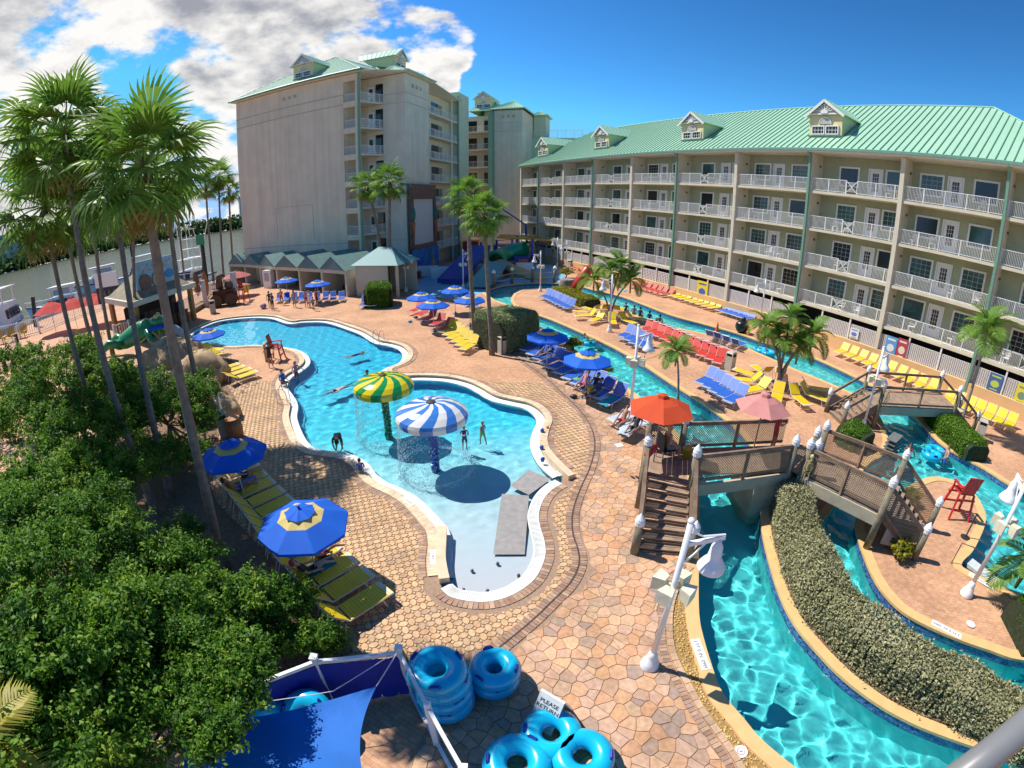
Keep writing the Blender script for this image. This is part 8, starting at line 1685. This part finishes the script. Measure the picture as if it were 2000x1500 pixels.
def person(px, z, kind, rz, lab, skin=0, hair='brown', top=None, shorts=None, k=1., hat=None, xyz=None, long_hair=False):
    g = Vector(xyz) if xyz is not None else gp(*px, z); root = empty('person', g, rz, lab, 'person'); root.scale = (k,) * 3; J = pose(kind); names = list(J); ix = {n: i for i, n in enumerate(names)}
    E = [('pel', 'bel'), ('bel', 'che'), ('che', 'nec'), ('nec', 'hea'), ('hea', 'top')]
    for n in 'lr': E += [('che', 'sh' + n), ('sh' + n, 'el' + n), ('el' + n, 'wr' + n), ('wr' + n, 'ha' + n), ('pel', 'hi' + n), ('hi' + n, 'kn' + n), ('kn' + n, 'an' + n), ('an' + n, 'to' + n)]
    me = bpy.data.meshes.new('tmp'); me.from_pydata([J[n] for n in names], [(ix[a], ix[b]) for a, b in E], []); o = bpy.data.objects.new('tmp', me); md = o.modifiers.new('s', 'SKIN'); md.use_smooth_shade = True; sv = me.skin_vertices[0].data
    for n in names: sv[ix[n]].radius = RAD.get(n, RAD.get(n[:2])); sv[ix[n]].use_root = n == 'pel'
    o.modifiers.new('u', 'SUBSURF').levels = 1; bm_ = to_mesh(o); bm_.name = 'body'
    b = MB(); b.v = [tuple(v.co) for v in bm_.vertices]; b.f = [tuple(p.vertices) for p in bm_.polygons]; b.m = [0] * len(b.f); bpy.data.meshes.remove(bm_)
    hd = Vector(J['hea']); upv = (Vector(J['top']) - hd).normalized(); fw = Vector((0, -1, 0)) if kind != 'swim' else Vector((0, 0, -1)); fw = (fw - upv * fw.dot(upv)).normalized() if abs(fw.dot(upv)) < .95 else Vector((0, 0, -1)); sd = upv.cross(fw)
    b.ball(hd + fw * .1 - upv * .0, .02, 6, 4)
    for s in (-1, 1): b.ball(hd + sd * .088 * s + upv * .01, .022, 6, 4)
    for n in 'lr':
        h0, w0 = Vector(J['ha' + n]), Vector(J['wr' + n]); d = (h0 - w0).normalized(); x = d.orthogonal().normalized()
        for q in range(4): c = h0 + x * (.024 - .016 * q); b.tube([c, c + d * .045 + Vector((0, 0, -.008)), c + d * (.085 - .012 * abs(q - 1.2))], [.011, .01, .007], 5)
        b.tube([h0 - d * .04 + x * .03, h0 + x * .055, h0 + x * .06 + d * .035], [.013, .011, .008], 5)
    # paint cloth zones on the one body mesh
    seg = [(a, c) for a, c in E]; A = np.array([J[a] for a, c in seg]); Bv = np.array([J[c] for a, c in seg]); mats = [SK[skin]] + [x for x in (top, shorts) if x is not None]
    for f_i, f in enumerate(b.f):
        c = np.mean([b.v[i] for i in f], 0); d = Bv - A; t = np.clip(((c - A) * d).sum(1) / (d * d).sum(1), 0, 1); ds = np.linalg.norm(A + d * t[:, None] - c, axis=1); q = int(ds.argmin()); a_, c_ = seg[q]; tt = t[q]
        if top is not None and ((a_, c_) in (('bel', 'che'), ('pel', 'bel')) or c_[:2] == 'sh' or (c_[:2] == 'el' and tt < .55) or ((a_, c_) == ('che', 'nec') and tt < .55)): b.m[f_i] = 1
        if shorts is not None and (c_[:2] == 'hi' or (a_[:2] == 'hi' and tt < .5) or ((a_, c_) == ('pel', 'bel') and tt < .35)): b.m[f_i] = len(mats) - 1
    b.build('body', mats, root, True)
    m = MB(); rt = Matrix((sd, -fw, upv)).transposed(); m.ball((0, 0, 0), 1, 14, 10)
    keep = []; vv = [Vector(p) for p in m.v]
    fs = [f for f in m.f if sum(vv[i].z for i in f) / 4 > -.1 and not (sum(vv[i].y for i in f) / 4 < -.45 and sum(vv[i].z for i in f) / 4 < .55) or (sum(vv[i].y for i in f) / 4 > .35 and sum(vv[i].z for i in f) / 4 > (-.95 if long_hair else -.5))]
    h = MB(); h.add([hd + upv * .03 + rt @ Vector((p.x * .097, p.y * .112, p.z * (.125 if not long_hair or p.z > 0 else .26))) for p in vv], fs); h.build('hair' if hat is None else 'cap', HAIRM[hair] if hat is None else smat('hat' + lab[:5], hat), root, True)
    for s in (-1, 1): e = MB(); e.ball(hd + fw * .088 + sd * .033 * s + upv * .02, .012, 6, 4); e.build('eye', HAIRM['dark'], root)
    e = MB(); e.bar(hd + fw * .09 - upv * .045 - sd * .025, hd + fw * .09 - upv * .045 + sd * .025, .012, .008); e.build('mouth', HAIRM['dark'], root)
    return root
blk = smat('black', (.015, .015, .018)); nav = smat('navy', (.02, .04, .16)); blu = smat('blue', (.02, .10, .45)); grn = smat('green', (.12, .55, .06)); gry = smat('grey', (.25, .25, .26)); whi = smat('white', (.7, .7, .7)); rd = smat('red', (.45, .04, .05)); tea = smat('teal', (.02, .32, .36)); pnk = smat('pink', (.6, .2, .25)); yel = smat('yellow', (.7, .5, .02))
def fz(px, py): g = gp(px, py, -.4); return floor_z(g.x, g.y)
def inpool(px, py, wz, *a, **k):        # stand a wader so that the water line reads at the pixel given
    g = gp(px, py, POOL_Z); return person(None, 0, *a, xyz=(g.x, g.y, POOL_Z - wz), **k)
inpool(662, 868, .42, 'bend', .3, 'man in black bending down in the shallow pool', 0, 'dark', blk, blk, 1.05)
person((705, 921), .05, 'sit', R(200), 'boy in a blue and yellow life vest sitting on the coping', 0, 'dark', blu, yel, .68)
inpool(908, 876, .12, 'hold', .25, 'child in a dark swimsuit left of the two standing children', 2, 'blond', nav, nav, .68); inpool(943, 866, .12, 'walk', -2.2, 'child in green shorts right of the two standing children', 2, 'blond', gry, grn, .68)
g = gp(672, 756, POOL_Z); person(None, 0, 'swim', R(-35), 'man in grey trunks floating face down in the pool', 2, 'dark', None, gry, 1.0, xyz=(g.x, g.y, POOL_Z - .02))
g = gp(641, 768, POOL_Z); person(None, 0, 'swim', 2.4, 'child in dark clothes swimming beside the floating man', 0, 'dark', nav, nav, .6, xyz=(g.x, g.y, POOL_Z - .02))
inpool(719, 747, .95, 'hold', .1, 'woman in a brown swimsuit standing waist deep in the pool', 1, 'dark', smat('brown', (.1, .05, .03)), blk); g = gp(694, 694, POOL_Z); person(None, 0, 'swim', 2.3, 'swimmer with a green cap in the deep pool', 0, 'dark', nav, nav, .85, hat=(.02, .25, .1), xyz=(g.x, g.y, POOL_Z + .03))
person((553, 748), .05, 'sit', R(70), 'man in a blue shirt sitting on the pool edge', 0, 'dark', blu, nav, 1., hat=(.02, .02, .03)); inpool(580, 738, .55, 'arms', R(60), 'woman wading by the pool steps beside the seated man', 0, 'blond', pnk, rd, .95, long_hair=True)
person((530, 718), 0, 'arms', R(20), 'woman in a black swimsuit standing by the red lifeguard chair', 0, 'dark', blk, blk, 1.0, long_hair=True)
for k_, (px, py, ps, rz, t_, s_, lab) in enumerate([((528), 602, 'walk', .4, blk, blk, 'leftmost person of the group by the cabanas in a black bikini'), (534, 606, 'arms', -.4, nav, blk, 'second person of the group by the cabanas in dark swimwear'), (551, 596, 'stand', .8, None, rd, 'man in red shorts left under the cabana parasols'), (576, 601, 'stand', 3., None, gry, 'man in grey trunks seen from behind near the cabanas'), (599, 600, 'stand', 1., pnk, rd, 'woman in pink between the cabana loungers'), (606, 602, 'hold', -.7, whi, whi, 'woman in a white bikini in front of the cabanas'), (613, 607, 'walk', .2, smat('tan', (.4, .2, .12)), blk, 'child in front of the group near the cabanas'), (620, 599, 'stand', 2.6, rd, blk, 'rightmost person of the group near the cabanas')]):
    person((px, py), 0, ps, rz, lab, k_ % 3, ['dark', 'brown', 'blond'][k_ % 3], t_, s_, 1.06 if 'child' not in lab else .8, long_hair=k_ in (0, 4, 5))
g = gp(1843, 903, RIVER_Z); person(None, 0, 'arms', R(-125), 'bare chested man in blue shorts pushing the double tube', 0, 'brown', None, blu, 1.0, xyz=(g.x, g.y, -1.05)); g = gp(1776, 880, RIVER_Z); person(None, 0, 'arms', R(-60), 'swimmer with only head and shoulders above the river water', 1, 'dark', rd, nav, 1., xyz=(g.x, g.y, RIVER_Z - 1.28))
g = gp(1150, 668, -.1); person(None, 0, 'recline', 1.2, 'child in yellow lying on the floating tube', 0, 'brown', yel, grn, .75, xyz=(g.x, g.y, .0))
for px, py, rz, t_, s_, lab, h_ in [(1222, 608, 2.6, nav, blk, 'leftmost person sitting in the palm shade on the island bank', 'dark'), (1238, 614, 2.8, gry, nav, 'second person sitting in the palm shade on the island bank', 'brown'), (1250, 618, 2.6, nav, nav, 'person in navy sitting in the palm shade on the bank', 'dark'), (1268, 626, 2.5, blu, nav, 'person in a blue shirt on the island bank', 'dark'), (1288, 634, 2.9, None, blk, 'bare backed person at the right of the island bank group', 'dark'), (1281, 633, 2.7, pnk, rd, 'small child beside the bare backed person on the bank', 'blond')]: person((px, py), .03, 'sit', rz, lab, 1, h_, t_, s_, .62 if 'child' in lab else 1.)
def on_lounger(px, py, rz, *a, z=.40, **k): g = gp(px, py, .4); return person(None, 0, 'recline', *([rz] + list(a)), xyz=(g.x, g.y, z), **k)
FZ = math.atan2(*( (gp(753, 1167) - gp(702, 1200))[:2][::-1])) + PI / 2
on_lounger(606, 1118, FZ, 'woman in a black swimsuit and red cap reclining on the teal towel', 2, 'brown', blk, blk, 1., hat=(.45, .05, .06)); on_lounger(625, 1085, FZ, 'person reclining in the shade of the nearest parasol', 1, 'dark', None, rd, 1.); on_lounger(464, 958, FZ, 'person reclining under the second parasol at the mulch bed', 1, 'dark', None, blu, 1.); on_lounger(476, 930, FZ, 'second person reclining under the mulch bed parasol', 0, 'brown', nav, nav, 1.)
F8 = math.atan2(*((gp(1008, 700) - gp(1040, 688))[:2][::-1])) + PI / 2
on_lounger(1140, 752, F8, 'woman sunbathing on a blue lounger left of the yellow bag', 0, 'brown', pnk, rd, 1.); on_lounger(1166, 768, F8, 'man in dark shirt and teal shorts on a blue lounger', 1, 'dark', nav, tea, 1.); on_lounger(1160, 757, F8, 'person in black on a blue lounger under the river parasol', 0, 'dark', blk, blk, 1.); on_lounger(1064, 690, F8, 'person lying on a blue lounger under the far river parasol', 0, 'blond', blu, nav, 1.)
on_lounger(1216, 822, F8, 'woman curled on the far striped lounger', 1, 'brown', None, rd, .95); on_lounger(1240, 836, F8, 'woman in a dark bikini on the near striped lounger', 1, 'dark', blk, blk, .95)
on_lounger(1330, 672, F8, 'person sunbathing on a red island lounger', 0, 'brown', rd, rd, 1.); on_lounger(842, 606, R(150), 'person in blue on a red lounger under the pool parasol', 0, 'brown', blu, nav, 1.)
person(None, 0, 'hold', R(75), 'woman in a red bikini leaning on the bridge railing', 1, 'brown', rd, rd, 1., xyz=(9.55, 13.7, 1.41), long_hair=True)
ch = empty('folding_chair', (5.2, 13.45, 1.41), R(100), 'dark folding chair on the bridge landing under the orange parasol', 'chair'); m = MB(); m.box((0, 0, .42), (.5, .5, .04)); m.build('seat', blk, ch); m = MB(); m.box((0, .24, .72), (.5, .04, .5)); m.build('backrest', blk, ch)
for x in (-.23, .23):
    for y in (-.23, .23): m = MB(); m.bar((x, y, 0), (x, y, .42), .03, .03); m.build('leg', chrome, ch)
person(None, 0, 'sit', R(100), 'person seated in the folding chair under the orange parasol', 0, 'blond', smat('tan2', (.35, .25, .15)), gry, 1., xyz=(5.2, 13.4, 1.86))
m = MB(); m.tube([(0, 0, 0), (.45, .1, .12)], .11, 10); m.tube([(.45, .1, .12), (.6, .13, .16)], [.11, .04], 10); o = m.build('rescue_tube', red_p, None, True); o.location = (4.2, 12.5, 2.1); o.rotation_euler = (0, 0, .5); tag(o, 'red rescue tube hanging on the stair post', 'rescue tube')
# towels
def towel(px, py, rz, c, lab, w=.62, l=1.3, z=.40):
    g = gp(px, py, z); m = MB(); v = []
    for i in range(9):
        for j in range(6): x, y = -l / 2 + l * i / 8, -w / 2 + w * j / 5; v.append((x, y, .012 * noise.noise(Vector((x * 4 + px, y * 5, 0))) - (.05 if abs(y) > w * .45 else 0)))
    m.add(v, [(i * 6 + j, (i + 1) * 6 + j, (i + 1) * 6 + j + 1, i * 6 + j + 1) for i in range(8) for j in range(5)]); o = m.build('towel', M('towel' + str(px), c, .9, .15, 8.), None, True); o.location = (g.x, g.y, z + .015); o.rotation_euler = (0, 0, rz); tag(o, lab, 'towel')
RZN = FZ - PI / 2; RZ8 = F8 - PI / 2
towel(612, 1112, RZN, (.02, .24, .27), 'teal towel under the reclining woman in the red cap'); towel(470, 944, RZN, (.35, .3, .5), 'lilac towel on the lounger under the second parasol'); towel(1187, 782, RZ8, (.02, .33, .38), 'turquoise patterned towel on a blue riverside lounger'); towel(1178, 778, RZ8, (.6, .65, .72), 'pale towel on a blue riverside lounger', .5, .7); towel(1228, 838, RZ8, (.45, .58, .72), 'pale blue towel on the near striped lounger', .62, 1.2); towel(1125, 740, RZ8, (.15, .5, .1), 'lime green towel on a blue riverside lounger', .35, .4)
g = gp(515, 603); m = MB(); m.ball((0, 0, .3), .38, 10, 8, (1, .8, .8)); o = m.build('beach_bag', M('bag_pink', (.55, .3, .5), .6, .4, 4.), None, True); o.location = g; tag(o, 'pink and white beach bag on the deck near the cabanas', 'bag')
for k_, (px, py, c, lab) in enumerate([(1120, 778, (.03, .03, .03), 'black sandals on the paving by the brick band'), (812, 622, (.02, .02, .02), 'black pushchair bag beside the red loungers'), (801, 630, (.1, .3, .5), 'small blue ball by the red loungers')]):
    g = gp(px, py); m = MB(); m.ball((0, 0, .12), .16, 10, 8, (1.3, .9, .6)); o = m.build(['sandals', 'bag', 'ball'][k_], M('item' + str(px), c, .5), None, True); o.location = g; tag(o, lab, ['sandals', 'bag', 'ball'][k_])
bpy.data.scenes.remove(_ts)
